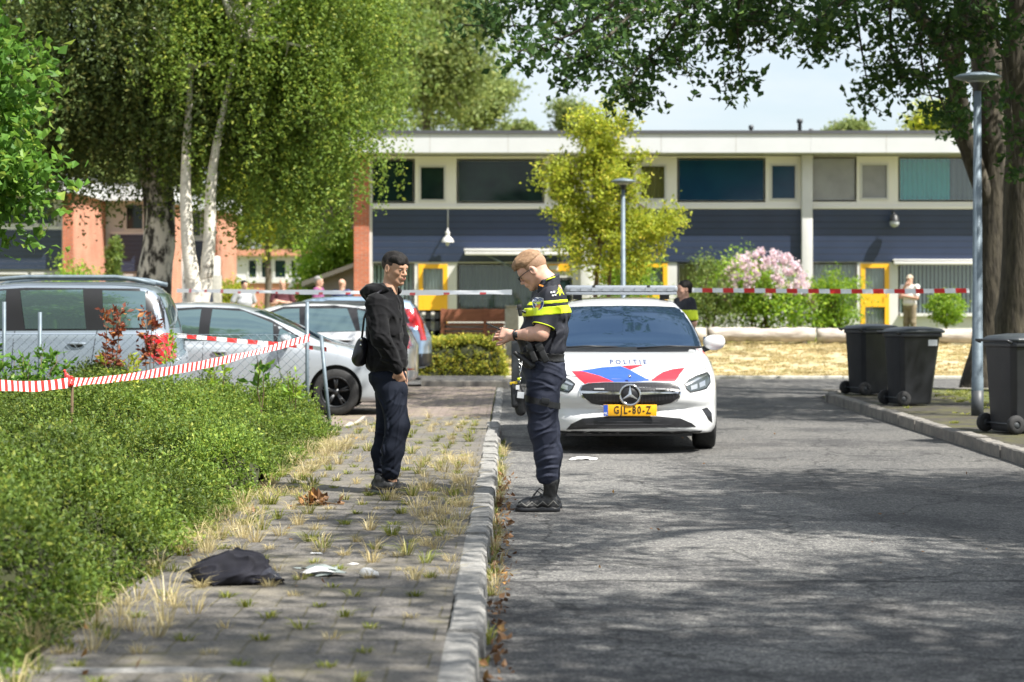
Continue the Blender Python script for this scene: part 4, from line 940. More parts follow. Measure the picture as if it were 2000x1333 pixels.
sf = shirt_prims(.0055); Ds, los = sf.evaluate(spost); V, Q = surfnet(Ds, los, sf.h); shr = mesh_np('shirt', V, Q, M['uniform'], of)
# bands: the same cloth surface, 3 mm proud, cut to slabs
nA = [los[i] + sf.h * np.arange(Ds.shape[i]) for i in range(3)]; XX, YY, ZZ = nA[0][:, None, None], nA[1][None, :, None], nA[2][None, None, :]
sag = .03 * np.clip((XX + .05) / .15, -1, 1.5)
for (z0_, z1_) in ((597, 615 - 2), (585.5, 592)):
    # on the chest and back the bands are level; on the sleeve they follow it
    Db = np.maximum(Ds - .0035, np.maximum(onz(z1_ + 4) + sag * 0 + .02 * np.clip(XX * 4, -1, 1) - ZZ, ZZ - onz(z0_ + 4) - .02 * np.clip(XX * 4, -1, 1)))
    V, Q = surfnet(Db.astype(np.float32), los, sf.h); mesh_np('reflective_band', V, Q, M['hivis'], shr)
# dark seam where the sleeve meets the back
MB().tube([tuple(q(1091, 566, -.200)), tuple(q(1094, 590, -.215)), tuple(q(1091, 612, -.212)), tuple(q(1080, 640, -.19))], .006, 6).build('seam', M['uniform'], shr)
# sleeve piping
pp = []
ax = ax_n; e1 = np.cross(ax, [0, 1, 0]); e1 /= np.linalg.norm(e1); e2 = np.cross(ax, e1); cc = nsh + ax * .212
for a in np.linspace(0, 2 * PI, 22): pp.append(tuple(cc + e1 * .081 * math.cos(a) + e2 * .081 * math.sin(a)))
MB().tube(pp, .0036, 6, cap=False).build('piping', M['hivis'], shr)
# collar
f = Field(.005)
for k in range(12):
    a = math.radians(40 + 280 * k / 11); c1 = nb + np.array([-.028 - .075 * math.cos(a) * 1.0, .072 * math.sin(a), .018 + .018 * math.cos(a) * -1])
    c1 = c1 + np.array([0, 0, .012 + .020 * max(0, -math.cos(a))])
    if k:
        for dz_ in (.022, 0, -.022, -.044): f.cap(c0 + np.array([0, 0, dz_]), c1 + np.array([0, 0, dz_]), .0115 + (.022 - dz_) * .08, None, .01)
    c0 = c1
cl = f.mesh('collar', M['uniform'], shr, pad=.02)
MB().tube([tuple(q(1066, 548, -.098)), tuple(q(1075, 544, -.092)), tuple(q(1084, 541, -.066))], .004, 5).build('collar_stripe', M['hivis'], cl)
MB().box(-.016, .016, -.004, .004, -.006, .006, Matrix.Translation(q(1057, 558, -.135)) @ Matrix.Rotation(.3, 4, 'Y')).build('rank_slide', M['badgeorange'], shr)
# badges and prints, projected on the shirt
def bvh_of(o):
    me = o.data; return BVHTree.FromPolygons([v.co for v in me.vertices], [p.vertices for p in me.polygons])
def project(name, polys, m, parent, bvh, fr, off=.003, sub=0):
    """polys: list of closed 2-D outlines (u,v) ; fr(u,v)-> (origin, direction) ray ; makes a thin patch hugging the surface"""
    bm = bmesh.new()
    for poly in polys:
        vs = [bm.verts.new((u, v, 0)) for (u, v) in poly]
        try: bm.faces.new(vs)
        except Exception: pass
    bmesh.ops.triangulate(bm, faces=bm.faces)
    for _ in range(sub): bmesh.ops.subdivide_edges(bm, edges=[e for e in bm.edges if e.calc_length() > .01], cuts=1); bmesh.ops.triangulate(bm, faces=bm.faces)
    bad = []
    for v in bm.verts:
        o_, d_ = fr(v.co.x, v.co.y); d_ = Vector(d_).normalized(); hit = bvh.ray_cast(Vector(o_), d_)
        if hit[0] is None: bad.append(v)
        else: v.co = hit[0] - d_ * off
    if bad: bmesh.ops.delete(bm, geom=bad, context='VERTS')
    me = bpy.data.meshes.new(name); bmesh.ops.recalc_face_normals(bm, faces=bm.faces); bm.to_mesh(me); bm.free(); me.materials.append(m)
    for p_ in me.polygons: p_.use_smooth = True
    o = bpy.data.objects.new(name, me); S.collection.objects.link(o); o.parent = parent; return o
def text_polys(txt, size, sx=1.0, spacing=1.0):
    cu = bpy.data.curves.new('lettering', 'FONT'); cu.body = txt; cu.size = size; cu.align_x = 'CENTER'; cu.align_y = 'CENTER'; cu.space_character = spacing; cu.offset = size * .018; cu.resolution_u = 2
    o = bpy.data.objects.new('lettering', cu); S.collection.objects.link(o); dg = bpy.context.evaluated_depsgraph_get(); me = bpy.data.meshes.new_from_object(o.evaluated_get(dg))
    polys = [[(me.vertices[i].co.x * sx, me.vertices[i].co.y) for i in p.vertices] for p in me.polygons]
    bpy.data.objects.remove(o); bpy.data.curves.remove(cu); bpy.data.meshes.remove(me); return polys
bv = bvh_of(shr)
def camray(px, py):
    """ray along +y through the cloth at a photo position (object local)"""
    c_ = q(px, py, -.3); return (tuple(c_), (0.0, 1.0, 0.0))
def side_patch(name, polys, cx, cy, m, off, parent=shr, sub=0):
    c_ = q(cx, cy, -.6)
    return project(name, polys, m, parent, bv, lambda u, v: ((c_[0] + u, c_[1], c_[2] + v), (0, 1, 0)), off, sub)
shield = [(-.038, .040), (0, .048), (.038, .040), (.042, .0), (.030, -.030), (0, -.052), (-.030, -.030), (-.042, .0)]
side_patch('badge', [shield], 1052, 594, M['letterwhite'], .0065, sub=2)
side_patch('badge', [[(a * .9, b_ * .9) for a, b_ in shield]], 1052, 594, M['badgeblue'], .008, sub=2)
side_patch('badge_emblem', [[(-.018, -.030), (.012, -.026), (.020, .000), (.004, .012), (-.006, -.004), (-.02, -.006)]], 1052, 596, M['badgeorange'], .0095, sub=1)
side_patch('badge_lettering', text_polys('POLITIE', .021, 1.0), 1052, 588, M['letterwhite'], .0140)
for (a, b_) in ((1079, 571), (1084.5, 570), (1082, 577), (1087, 576)): side_patch('print', [[(-.007, -.006), (.007, -.006), (.007, .006), (-.007, .006)]], a, b_, M['letterwhite'], .006)
flame = [(-.03, -.03), (-.012, -.005), (-.028, .02), (-.008, .012), (-.002, .045), (.012, .014), (.034, .016), (.018, -.008), (.034, -.035), (.006, -.022), (-.004, -.045), (-.01, -.02)]
side_patch('print', [flame], 1097, 566, M['hivis'], .006, sub=1)
# trousers
t = Field(.006)
t.ell(q(1060, 715), (.158, .168, .10), .05); t.ell(q(1068, 735), (.142, .165, .10), .05)
t.chain([q(1062, 745, -.085), q(1059, 790, -.095), q(1060, 838, -.10), q(1069, 888, -.10), q(1069, 928, -.10)], [.125, .112, .096, .088, .076], .04)
t.chain([q(1062, 745, .085), q(1060, 790, .10), q(1066, 838, .11), q(1074, 888, .12), q(1073, 928, .12)], [.120, .108, .094, .085, .074], .04)
def tpost(D, X, Y, Z):
    low = np.clip((.62 - Z) / .5, 0, 1)
    D = folds(D, X, Z, q, [(1042, 722, 1104, 742, 1.2), (1030, 744, 1084, 762, 1.2), (1030, 762, 1086, 757, 1), (1084, 794, 1054, 814, 1.2), (1081, 819, 1042, 838, 1.2), (1042, 853, 1084, 838, 1.2), (1044, 883, 1086, 868, 1.2), (1047, 903, 1086, 890, 1.2), (1047, 918, 1089, 910, 1.3), (1054, 930, 1086, 927, 1.2), (1099, 717, 1086, 762, 1), (1050, 705, 1100, 722, 1), (1075, 800, 1035, 800, .8), (1085, 850, 1060, 870, 1)], .009, .010)
    D = D - .004 * ridges(nz3(X, Y, Z, 30, 3, (1, .6, 1.2))) - .004 * (.3 + low) * ridges(nz3(X, Y, Z, 36, 4, (.8, .6, 1.7))) - .0012 * nz3(X, Y, Z, 70, 0)
    D = np.maximum(D, Z - onz(696)); return np.maximum(D, .180 - Z + .006 * nz3(X, Y, Z, 40, 3) * (Z < .3))
tr = t.mesh('trousers', M['utrousers'], of, tpost)
h1, t1 = q(1091, 998, -.10) * np.array([1, 1, 0]), q(1008, 998, -.10) * np.array([1, 1, 0])
M['boottrim'] = mat('grey_boot_trim', (.16, .155, .14), .6)
for dep, ax_ in ((-.10, 0), (.12, 4)):
    hh, tt = q(1091 + ax_, 998, dep) * np.array([1, 1, 0]), q(1008 + ax_, 998, dep) * np.array([1, 1, 0])
    bo = shoe(of, hh, tt, M['shoeblack'], M['black'], .052, high=.105, name='boot')
    bvb = bvh_of(bo)
    if dep < 0:
        zig = []
        xs = np.linspace(0, 1, 9); up_ = [(hh[0] + (tt[0] - hh[0]) * x, .040 + (.040 * (1 - .5 * x) if i % 2 else 0)) for i, x in enumerate(xs)]
        for i in range(8):
            (xa, za), (xb, zb_) = up_[i], up_[i + 1]
            zig.append([(xa, za), (xb, zb_), (xb, zb_ + .008), (xa, za + .008)])
        project('boot_trim', zig, M['boottrim'], bo, bvb, lambda u, v: ((u, -1.0, v), (0, 1, 0)), .0025, sub=1)
    laces(bo, hh, tt, 3)
# duty belt and gear
bt = shirt_prims(.0055); bt.ell(q(1060, 715), (.158, .168, .10), .05)
blt = bt.mesh('duty_belt', M['gearblack'], of, lambda D, X, Y, Z: np.maximum(np.maximum(D - .008, Z - onz(688) + .06 * X), onz(704) - Z - .06 * X), lim=(np.array([-.3, -.25, onz(712)]), np.array([.3, .25, onz(680)])))
def gear(name, pts, rs, m=M['gearblack'], k=.01, sc=None, parent=blt, noise=.0015):
    f = Field(.0045); f.chain(pts, rs, k, sc=sc); return f.mesh(name, m, parent, lambda D, X, Y, Z: D - noise * nz3(X, Y, Z, 70, 2), pad=.02)
def gbox(name, a, b_, w, d, parent=blt):
    a, b_ = Vector(a), Vector(b_); z_ = (a - b_).normalized(); L_ = (a - b_).length; Mx = Matrix.Translation((a + b_) / 2) @ z_.to_track_quat('Z', 'Y').to_matrix().to_4x4()
    o = MB().box(-w, w, -d, d, -L_ / 2, L_ / 2, Mx).build(name, M['gearblack'], parent, bevel=.008, seg=3); MB().box(-w - .003, w + .003, -d - .003, d + .003, L_ * .12, L_ / 2 + .006, Mx).build('flap', M['gearblack'], o, bevel=.006); MB().lathe([(0, -.004), (.006, -.002), (.006, .002), (0, .004)], tuple(Mx @ Vector((0, -d - .004, L_ * .22))), 8, Matrix.Rotation(PI / 2, 3, 'X')).build('snap', M['metal'], o)
gbox('pouch', q(1033, 674, -.205), q(1047, 707, -.215), .022, .022); gbox('pouch', q(1051, 672, -.215), q(1068, 708, -.215), .024, .024)
gear('pouch', [q(1030, 668, -.18), q(1040, 676, -.19)], [.012, .02]); gear('radio', [q(1006, 690, -.17), q(1038, 714, -.185)], [.016, .028])
gear('pouch', [q(1020, 700, -.16), q(1030, 712, -.17)], [.03, .03])
hol = gear('thigh_holster', [q(1007, 752, -.20), q(1012, 775, -.21), q(1017, 803, -.21)], [.034, .044, .036], k=.02)
gear('thigh_holster_pocket', [q(1002, 750, -.22), q(1006, 790, -.235)], [.018, .026], parent=hol)
MB().box(-.028, .028, -.012, .012, -.010, .010, Matrix.Translation(q(1003, 748.5, -.225)) @ Matrix.Rotation(-.15, 4, 'Y')).build('yellow_cap', mat('yellow_plastic', (.8, .55, .02), .4), hol, bevel=.004)
MB().box(-.024, .024, -.004, .004, -.022, .022, Matrix.Translation(q(1017, 772, -.262)) @ Matrix.Rotation(.1, 4, 'Y')).build('card', M['letterwhite'], hol)
MB().box(-.013, .013, -.004, .004, -.016, .016, Matrix.Translation(q(1011, 757, -.258))).build('card', M['letterwhite'], hol)
kc = MB()
for k in range(7): kc.tube([tuple(q(1012 + k * .8, 701 + k * 7, -.235)), tuple(q(1015 + (k % 2) * 3, 706 + k * 7, -.24))], .005, 5)
kc.tube([tuple(q(1020, 706, -.235)), tuple(q(1014, 744, -.25))], .004, 5); kc.build('key_chain', M['metal'], hol)
MB().lathe([(0, -.01), (.011, -.008), (.011, .008), (0, .01)], tuple(q(1013, 741, -.245)), 8).build('green_tag', M['hivis'], hol)
# thigh strap
st = MB(); pts = []
for a in np.linspace(0, 2 * PI, 26): pts.append(np.array([q(1059, 784, 0)[0] + .128 * math.cos(a), q(1059, 784, -.095)[1] + .128 * math.sin(a), q(1059, 784, 0)[2] - .03 * math.cos(a)]))
vs = []; fs = []
for p_ in pts: vs += [tuple(p_ + np.array([0, 0, -.022])), tuple(p_ + np.array([0, 0, .022]))]
for i in range(len(pts) - 1): fs.append((2 * i, 2 * i + 2, 2 * i + 3, 2 * i + 1))
st.add(vs, fs, True); st.build('thigh_strap', M['gearblack'], of)
MB().box(-.03, .03, -.008, .008, -.022, .022, Matrix.Translation(q(1065, 784, -.228)) @ Matrix.Rotation(.2, 4, 'Y')).build('strap_buckle', M['black'], of, bevel=.005)
# body camera, watch
gbox('body_camera', q(1014, 597, -.125), q(1017, 618, -.125), .012, .014, shr); gear('camera_clip', [q(1020, 608, -.11), q(1030, 612, -.10)], [.010, .010], m=M['black'], parent=shr, noise=0)
wd = (nwr - nel) / np.linalg.norm(nwr - nel); wc = nwr - wd * .015; e1 = np.cross(wd, [0, 1, 0]); e1 /= np.linalg.norm(e1); e2 = np.cross(wd, e1)
wt = MB(); wt.tube([tuple(wc + e1 * .0345 * math.cos(a) + e2 * .0345 * math.sin(a)) for a in np.linspace(0, 2 * PI, 18)], .0085, 6, cap=False); w_ = wt.build('watch_strap', M['black'], of)
MB().lathe([(0, -.007), (.019, -.007), (.022, 0), (.019, .007), (0, .007)], tuple(wc + np.array([0, -.040, .002])), 16, M=Matrix.Rotation(PI / 2, 3, 'X')).build('watch_face', M['black'], w_)
# the phone
ph = thing('phone', 'dark smartphone held up in front of the bespectacled officer', 'phone', org)
pc = (q(968, 640, 0) + np.array([0, -.01, 0])); Rp = Matrix.Translation(pc) @ Matrix.Rotation(math.radians(24), 4, 'Y')
MB().box(-.078, .078, -.037, .037, -.0045, .0045, Rp).build('phone_body', M['black'], ph, bevel=.003)
MB().box(-.073, .073, -.034, .034, .0046, .0052, Rp).build('screen', M['glassdark'], ph)
# ================================================================== bystanders
M['sk_b'] = mat('bystander_skin', (.50, .29, .21), .6)
def bystander(label, px, ytop, Yb, face, shirt, trousers, hairm, hair='short', pose='down', height=1.78, zg=.0, shape=1.0, hivis=False, bald=False, sleeves=True, group=None, hi=.009, cap_=False, shade=None):
    zt = EYE + (HZ - ytop) * Yb / F; sc = (zt - zg) / height
    o = thing('person', label, 'person', (lx(px, Yb), Yb, zg), face, group)
    s = sc
    def v(x, y, z): return np.array([x * s, y * s, z * s])
    # authored facing -y
    hc_ = v(0, -.01, 1.66 * height / 1.78); R_ = rotz3(-PI / 2)
    sh = [v(-.19 * shape, 0, 1.46), v(.19 * shape, 0, 1.46)]; hp = [v(-.09, 0, .93), v(.09, 0, .93)]; kn = [v(-.10, -.01, .50), v(.10, -.01, .50)]; an = [v(-.11, .02, .08), v(.12, .02, .08)]
    if pose == 'crossed': el = [v(-.26, -.02, 1.18), v(.26, -.02, 1.18)]; wr = [v(.06, -.20, 1.20), v(-.06, -.19, 1.24)]
    elif pose == 'mouth': el = [v(-.24, -.10, 1.20), v(.24, -.06, 1.16)]; wr = [v(-.05, -.17, 1.47), v(-.02, -.22, 1.22)]
    elif pose == 'hips': el = [v(-.32, .05, 1.2), v(.32, .05, 1.2)]; wr = [v(-.17, -.03, 1.02), v(.17, -.03, 1.02)]
    else: el = [v(-.25, .02, 1.18), v(.25, .02, 1.18)]; wr = [v(-.25, -.06, .92), v(.25, -.06, .92)]
    b = Field(hi)
    if hi < .007: T_ = head_prims(b, hc_, R_, s=1.0 * s)
    else:
        T_ = head_prims(b, hc_, R_, s=1.0 * s)
    b.chain([hc_ + v(0, .02, -.04), v(0, 0, 1.50), v(0, 0, 1.42)], [.055, .06, .08], .03)
    for i in (0, 1):
        b.chain([sh[i], el[i], wr[i]], [.048, .042, .028], .03); b.chain([hp[i], kn[i], an[i]], [.08, .055, .038], .03)
        b.cap(an[i], an[i] + v(0, -.13, -.05), .035, .025)
        d_ = wr[i] - el[i]; hand(b, wr[i], d_, (0, -1, .3), side=1 if i == 0 else -1, s=1.0 * s)
    b.ell(v(0, 0, 1.28), np.array([.16, .10, .2]) * s); b.ell(v(0, 0, 1.0), np.array([.15, .11, .15]) * s)
    b.mesh('body', M['sk_b'], o)
    f = Field(hi)
    for c_, r_ in ((v(0, 0, 1.38), (.19 * shape, .11, .10)), (v(0, -.01, 1.22), (.185 * shape, .125 * shape, .16)), (v(0, -.01, 1.03), (.175 * shape, .13 * shape, .12))): f.ell(c_, np.array(r_) * s, .05)
    f.cap(sh[0], sh[1], .062 * s, k=.05)
    for i in (0, 1):
        e = el[i] if sleeves != 'long' else el[i]
        f.chain([sh[i], sh[i] * .25 + e * .75 if sleeves != 'long' else e], [.07 * s, .068 * s], .03)
        if sleeves == 'long': f.chain([el[i], wr[i] * .9 + el[i] * .1], [.06 * s, .045 * s], .02)
    zh = .90 * s
    sh_o = f.mesh('shirt', shirt, o, lambda D, X, Y, Z: np.maximum(D - .008 * ridges(nz3(X, Y, Z, 18, 1)), zh - Z))
    if hivis:
        D_, lo_ = f.evaluate(lambda D, X, Y, Z: np.maximum(np.maximum(D - .008, 1.22 * s - Z), Z - 1.36 * s)); V_, Q_ = surfnet(D_, lo_, hi); mesh_np('reflective_band', V_, Q_, M['hivis'], sh_o)
    f = Field(hi); f.ell(v(0, 0, .93), np.array([.17, .125, .10]) * s, .05)
    for i in (0, 1): f.chain([hp[i], kn[i], an[i] + v(0, 0, .02)], [.105 * s, .08 * s, .062 * s], .04)
    f.mesh('trousers', trousers, o, lambda D, X, Y, Z: np.maximum(D - .008 * ridges(nz3(X, Y, Z, 20, 2)), Z - 1.0 * s))
    for i in (0, 1):
        f = Field(hi); f.cap(an[i] + v(0, .02, -.03), an[i] + v(0, -.15, -.045), .042, .038); f.mesh('shoe', M['shoeblack'], o, lambda D, X, Y, Z: np.maximum(D, -Z))
    if not bald:
        f = Field(hi * .8); f.ell(T_((-.02, 0, .06)), np.array((.100, .084, .078)) * s, .02, R=R_); f.ell(T_((-.055, 0, .01)), np.array((.06, .072, .07)) * s, .02, R=R_)
        f.mesh('hair', hairm, o, lambda D, X, Y, Z: np.maximum(D - .004 * nz3(X, Y, Z, 90, 1), np.maximum(-.10 * s + (hc_[1] - Y) , (hc_[2] + .03 * s - Z) * ((hc_[1] - Y) > .01) - .2 * ((hc_[1] - Y) <= .01))))
    if cap_:
        f = Field(hi * .8); f.ell(T_((-.015, 0, .055)), np.array((.106, .088, .085)) * s, .02, R=R_); f.ell(T_((.10, 0, .045)), np.array((.07, .06, .012)) * s, .01, R=R_)
        f.mesh('cap', M['capbeige'], o, lambda D, X, Y, Z: np.maximum(D, hc_[2] + .03 - Z))
    return o
M['capbeige'] = mat('beige_cap', (.42, .36, .27), .8)
M['whitetee'] = mat('white_tshirt', (.72, .69, .65), .8); M['khaki'] = mat('khaki_trousers', (.20, .16, .10), .8); M['greytee'] = mat('grey_tshirt', (.36, .37, .40), .8)
M['darkred'] = mat('dark_red_top', (.07, .012, .02), .8); M['purple'] = mat('purple_top', (.22, .06, .16), .8); M['bluetop'] = mat('blue_jacket', (.03, .045, .16), .7); M['darkblue'] = mat('dark_blue_clothes', (.015, .02, .04), .8)
M['hairbrown'] = mat('brown_hair', (.05, .03, .02), .7); M['hairgrey'] = mat('grey_hair', (.25, .24, .23), .7)
bystander('man in white shirt and beige cap standing by the vertical-blind window, hand at mouth', 1777, 538, 48.6, math.radians(-40), M['whitetee'], M['khaki'], M['hairbrown'], pose='mouth', zg=.52, shape=1.12, cap_=True)
bystander('second police officer in yellow-banded shirt standing behind the police car', 1337, 550, 27.5, math.radians(-70), M['uniform'], M['utrousers'], M['hair_black'], pose='down', zg=0, height=1.75, hivis=True, hi=.008)
g = 'bystanders behind the parked cars'
bystander('onlooker in dark clothes beside the grey wall by the birch trunks', 401, 548, 50, math.radians(60), M['darkblue'], M['darkblue'], M['hair_black'], pose='down', zg=.30, group=g)
bystander('dark-haired onlooker in grey T-shirt behind the silver hatchback roof', 477, 549, 48, math.radians(35), M['greytee'], M['darkblue'], M['hair_black'], pose='hips', zg=.30, shape=1.15, group=g)
bystander('bald onlooker in dark red with folded arms behind the silver hatchback roof', 551, 546, 47, math.radians(5), M['darkred'], M['darkblue'], M['hairbrown'], pose='crossed', zg=.30, bald=True, group=g, shape=1.05)
bystander('grey-haired onlooker in purple turned to the shed', 622, 541, 46, math.radians(80), M['purple'], M['darkblue'], M['hairgrey'], pose='down', zg=.30, shape=1.1, group=g, sleeves='long')
bystander('balding onlooker in blue jacket near the brick house end', 668, 546, 46, math.radians(150), M['bluetop'], M['darkblue'], M['hairbrown'], pose='down', zg=.30, bald=True, group=g, sleeves='long')
# ------------------------------------------------------------------ vehicles
def paint(name, col, metal=0, rough=.28, fl=None):
    m = mat(name, col, rough, metal=metal, coat=1.0); return m
M['carwhite'] = paint('white_car_paint', (.60, .61, .61)); M['silver'] = paint('silver_car_paint', (.40, .43, .46), .35, .32)
M['silverblue'] = paint('silver_blue_car_paint', (.28, .33, .39), .45, .3); M['palecar'] = paint('pale_silver_car_paint', (.55, .56, .57), .25, .32); M['bluegrey'] = paint('blue_grey_car_paint', (.27, .38, .52), .4, .3)
M['carglass'] = mat('car_glass', (.055, .105, .185), .03, metal=.8); M['carglass2'] = mat('tinted_side_glass', (.20, .29, .30), .04, metal=.8)
M['trim'] = mat('black_trim', (.014, .014, .016), .35); M['tyre'] = mat('tyre_rubber', (.015, .015, .016), .8, var=(.028, .028, .028), vscale=30)
M['rimdark'] = mat('dark_alloy', (.035, .037, .04), .35, metal=.5); M['chrome'] = mat('chrome', (.65, .66, .67), .12, metal=1)
M['tailred'] = mat('red_lamp_lens', (.45, .008, .012), .15, spec=.7, coat=1); M['tailclear'] = mat('clear_lamp_lens', (.42, .42, .42), .15, coat=1)
M['lampglass'] = mat('headlight_lens', (.10, .12, .12), .06, metal=.6, coat=1); M['lampsilver'] = mat('headlight_reflector', (.60, .62, .63), .15, metal=.9)
M['red'] = mat('red_film', (.62, .015, .03), .35, coat=.6); M['blue'] = mat('blue_film', (.02, .08, .42), .35, coat=.6); M['plate'] = mat('yellow_plate', (.85, .42, .01), .4); M['lightbar'] = mat('grey_light_bar_lens', (.22, .24, .27), .2, coat=1)
M['textblack'] = mat('black_print', (.01, .01, .01), .5); M['textblue'] = mat('dark_blue_print', (.015, .04, .15), .5)
def crv(keys, n):
    keys = np.array(keys, float); out = []
    for i in range(len(keys) - 1):
        p0 = keys[max(i - 1, 0)]; p1 = keys[i]; p2 = keys[i + 1]; p3 = keys[min(i + 2, len(keys) - 1)]
        for k in range(n):
            t = k / n; out.append(.5 * ((2 * p1) + (-p0 + p2) * t + (2 * p0 - 5 * p1 + 4 * p2 - p3) * t * t + (-p0 + 3 * p1 - 3 * p2 + p3) * t ** 3))
    out.append(keys[-1]); return np.array(out)
def car_body(st, m, parent, arches, bow=.28, rbow=.14, ar=.36, nose=None, wheel_w=.24):
    """st rows: y, half width, roof half width, bottom, belt, top"""
    st = np.array(st, float)
    ys = []
    for i in range(len(st) - 1): ys += list(np.linspace(st[i, 0], st[i + 1, 0], max(2, int((st[i + 1, 0] - st[i, 0]) / .06)), endpoint=False))
    ys.append(st[-1, 0]); ys = np.array(ys); Ln = ys[-1]
    def interp(c):
        y = st[:, 0]; v = st[:, c]; mgrad = np.zeros(len(y)); d = np.diff(v) / np.diff(y)
        for i in range(1, len(y) - 1): mgrad[i] = 0 if d[i - 1] * d[i] <= 0 else 2 / (1 / d[i - 1] + 1 / d[i])
        mgrad[0] = d[0]; mgrad[-1] = d[-1]
        i = np.clip(np.searchsorted(y, ys) - 1, 0, len(y) - 2); h = y[i + 1] - y[i]; t = (ys - y[i]) / h
        return v[i] * (2 * t ** 3 - 3 * t ** 2 + 1) + h * mgrad[i] * (t ** 3 - 2 * t ** 2 + t) + v[i + 1] * (-2 * t ** 3 + 3 * t ** 2) + h * mgrad[i + 1] * (t ** 3 - t ** 2)
    w, wr, zb, zl, zt = [interp(c) for c in range(1, 6)]
    rings = []
    for i in range(len(ys)):
        W_, R_, B_, L_, T_ = w[i], wr[i], zb[i], zl[i], zt[i]; hh = T_ - L_
        k = [(0, B_), (W_ - .14, B_), (W_ - .035, B_ + .03), (W_ - .004, B_ + .12), (W_, (B_ + L_) / 2 + .02), (W_ - .012, L_ - .10), (W_ - .045, L_ - .02), (W_ - .075, L_ + .01),
             ((W_ - .075) * .5 + R_ * .5 + .02, L_ + hh * .5), (R_ + .015, T_ - hh * .16 - .005), (R_ - .06, T_ - hh * .05), (R_ * .5, T_ + .005), (0, T_ + .012)]
        h_ = crv(k, 3); rings.append(np.concatenate([h_, (h_ * [-1, 1])[-2:0:-1]]))
    rings = np.array(rings); n = rings.shape[1]; V = []; Fq = []
    zc = .5
    def warp(x, y, z, s_=1):
        ff = max(0, 1 - y / 1.1) ** 2; fr_ = max(0, 1 - (Ln - y) / .9) ** 2
        y += bow * (abs(x) / .9) ** 2.6 * ff - rbow * (abs(x) / .9) ** 2.6 * fr_
        if nose: y += nose(z) * ff
        return (x, y, z)
    rows = []
    def addring(pts, y): rows.append([warp(p[0], y, p[1]) for p in pts])
    c0 = np.array([0, (zb[0] + zt[0]) / 2])
    for f in (0.001, .25, .45, .62, .76, .86, .93): addring(c0 + (rings[0] - c0) * f, ys[0] - .055 + .055 * (max(0, f - .7) / .3) ** 3)
    for i in range(len(ys)): addring(rings[i], ys[i])
    c1 = np.array([0, (zb[-1] + zt[-1]) / 2])
    for f in (.96, .85, .65, .4, .2, .001): addring(c1 + (rings[-1] - c1) * f, Ln + .04 - .04 * (max(0, f - .7) / .3) ** 2)
    V = np.array(rows).reshape(-1, 3); m_ = len(rows)
    for i in range(m_ - 1):
        for j in range(n): j2 = (j + 1) % n; Fq.append((i * n + j, i * n + j2, (i + 1) * n + j2, (i + 1) * n + j))
    Fq = np.array(Fq)
    me = bpy.data.meshes.new('body'); me.from_pydata(V.tolist(), [], Fq.tolist())
    bm = bmesh.new(); bm.from_mesh(me); bmesh.ops.remove_doubles(bm, verts=bm.verts, dist=.0015); bmesh.ops.recalc_face_normals(bm, faces=bm.faces); bm.to_mesh(me)
    bvh = BVHTree.FromBMesh(bm); bm.free()
    me.polygons.foreach_set("use_smooth", [True] * len(me.polygons))
    o = bpy.data.objects.new('body', me); S.collection.objects.link(o); me.materials.append(m); me.materials.append(M['trim'])
    # wheel openings cut out
    cut = MB()
    for (ya, za) in arches:
        for sx in (-1, 1): cut.tube([(sx * .60, ya, za), (sx * 1.15, ya, za)], ar, 40)
    cu = cut.build('cutter', M['trim']); md = o.modifiers.new('b', 'BOOLEAN'); md.object = cu; md.operation = 'DIFFERENCE'; md.solver = 'EXACT'
    dg = bpy.context.evaluated_depsgraph_get(); me2 = bpy.data.meshes.new_from_object(o.evaluated_get(dg)); o.modifiers.clear(); o.data = me2; bpy.data.objects.remove(cu)
    try: me2.set_sharp_from_angle(angle=math.radians(38))
    except Exception: pass
    for pl in me2.polygons:
        c = pl.center
        for (ya, za) in arches:
            if abs(c.x) < 1.0 and math.hypot(c.y - ya, c.z - za) < ar * 1.005 and abs(c.x) > .55 and (abs(c.x) < w.max() - .02): pl.material_index = 1 if len(me2.materials) > 1 else 0
    o.parent = parent; return o, bvh
def wheel(parent, x, y, r, rim, w=.215, spokes=5, side=1, rr=.68):
    MX = Matrix.Rotation(PI / 2 * side, 3, 'Y')
    wv = thing('wheel', None, None, (x, y, r)); wv.parent = parent
    a = w / 2
    MB().lathe([(r * rr, -a * .9), (r * .93, -a), (r * .985, -a * .8), (r, -a * .45), (r, a * .45), (r * .985, a * .8), (r * .93, a), (r * rr, a * .9)], (0, 0, 0), 40, MX).build('tyre', M['tyre'], wv)
    R0 = r * rr; mb = MB(); mb.lathe([(R0, -a * .8), (R0 + .003, a * .88), (R0 - .02, a * .92), (R0 - .03, a * .5), (R0 * .9, -.02), (0, -.03)], (0, 0, 0), 36, MX)
    mb.lathe([(.055, a * .2), (.05, a * .62), (0, a * .68)], (0, 0, 0), 16, MX)
    for k in range(spokes):
        th = 2 * PI * k / spokes
        for dth in (-.13, .13):
            e1 = Vector((math.cos(th) * .045, math.sin(th) * .045, a * .55)); e2 = Vector((math.cos(th + dth) * (R0 - .02), math.sin(th + dth) * (R0 - .02), a * .72)); mb.tube([MX @ e1, MX @ e2], [.020, .014], 6)
    mb.build('rim', rim, wv); return wv
def mirror_obj(parent, x, y, z, m, side):
    f = Field(.01); f.ell((x + side * .09, y, z), (.115, .075, .082), .02); f.ell((x + side * .15, y + .02, z + .01), (.06, .06, .07), .02)
    o = f.mesh('wing_mirror', m, parent); MB().tube([(x - side * .06, y + .02, z - .09), (x + side * .04, y + .01, z - .05)], [.035, .03], 8).build('mirror_foot', M['trim'], o)
    MB().box(x - .015 if side > 0 else x - .165, x + .165 if side > 0 else x + .015, y + .068, y + .074, z - .06, z + .06).build('mirror_glass', M['carglass'], o, bevel=.002); return o
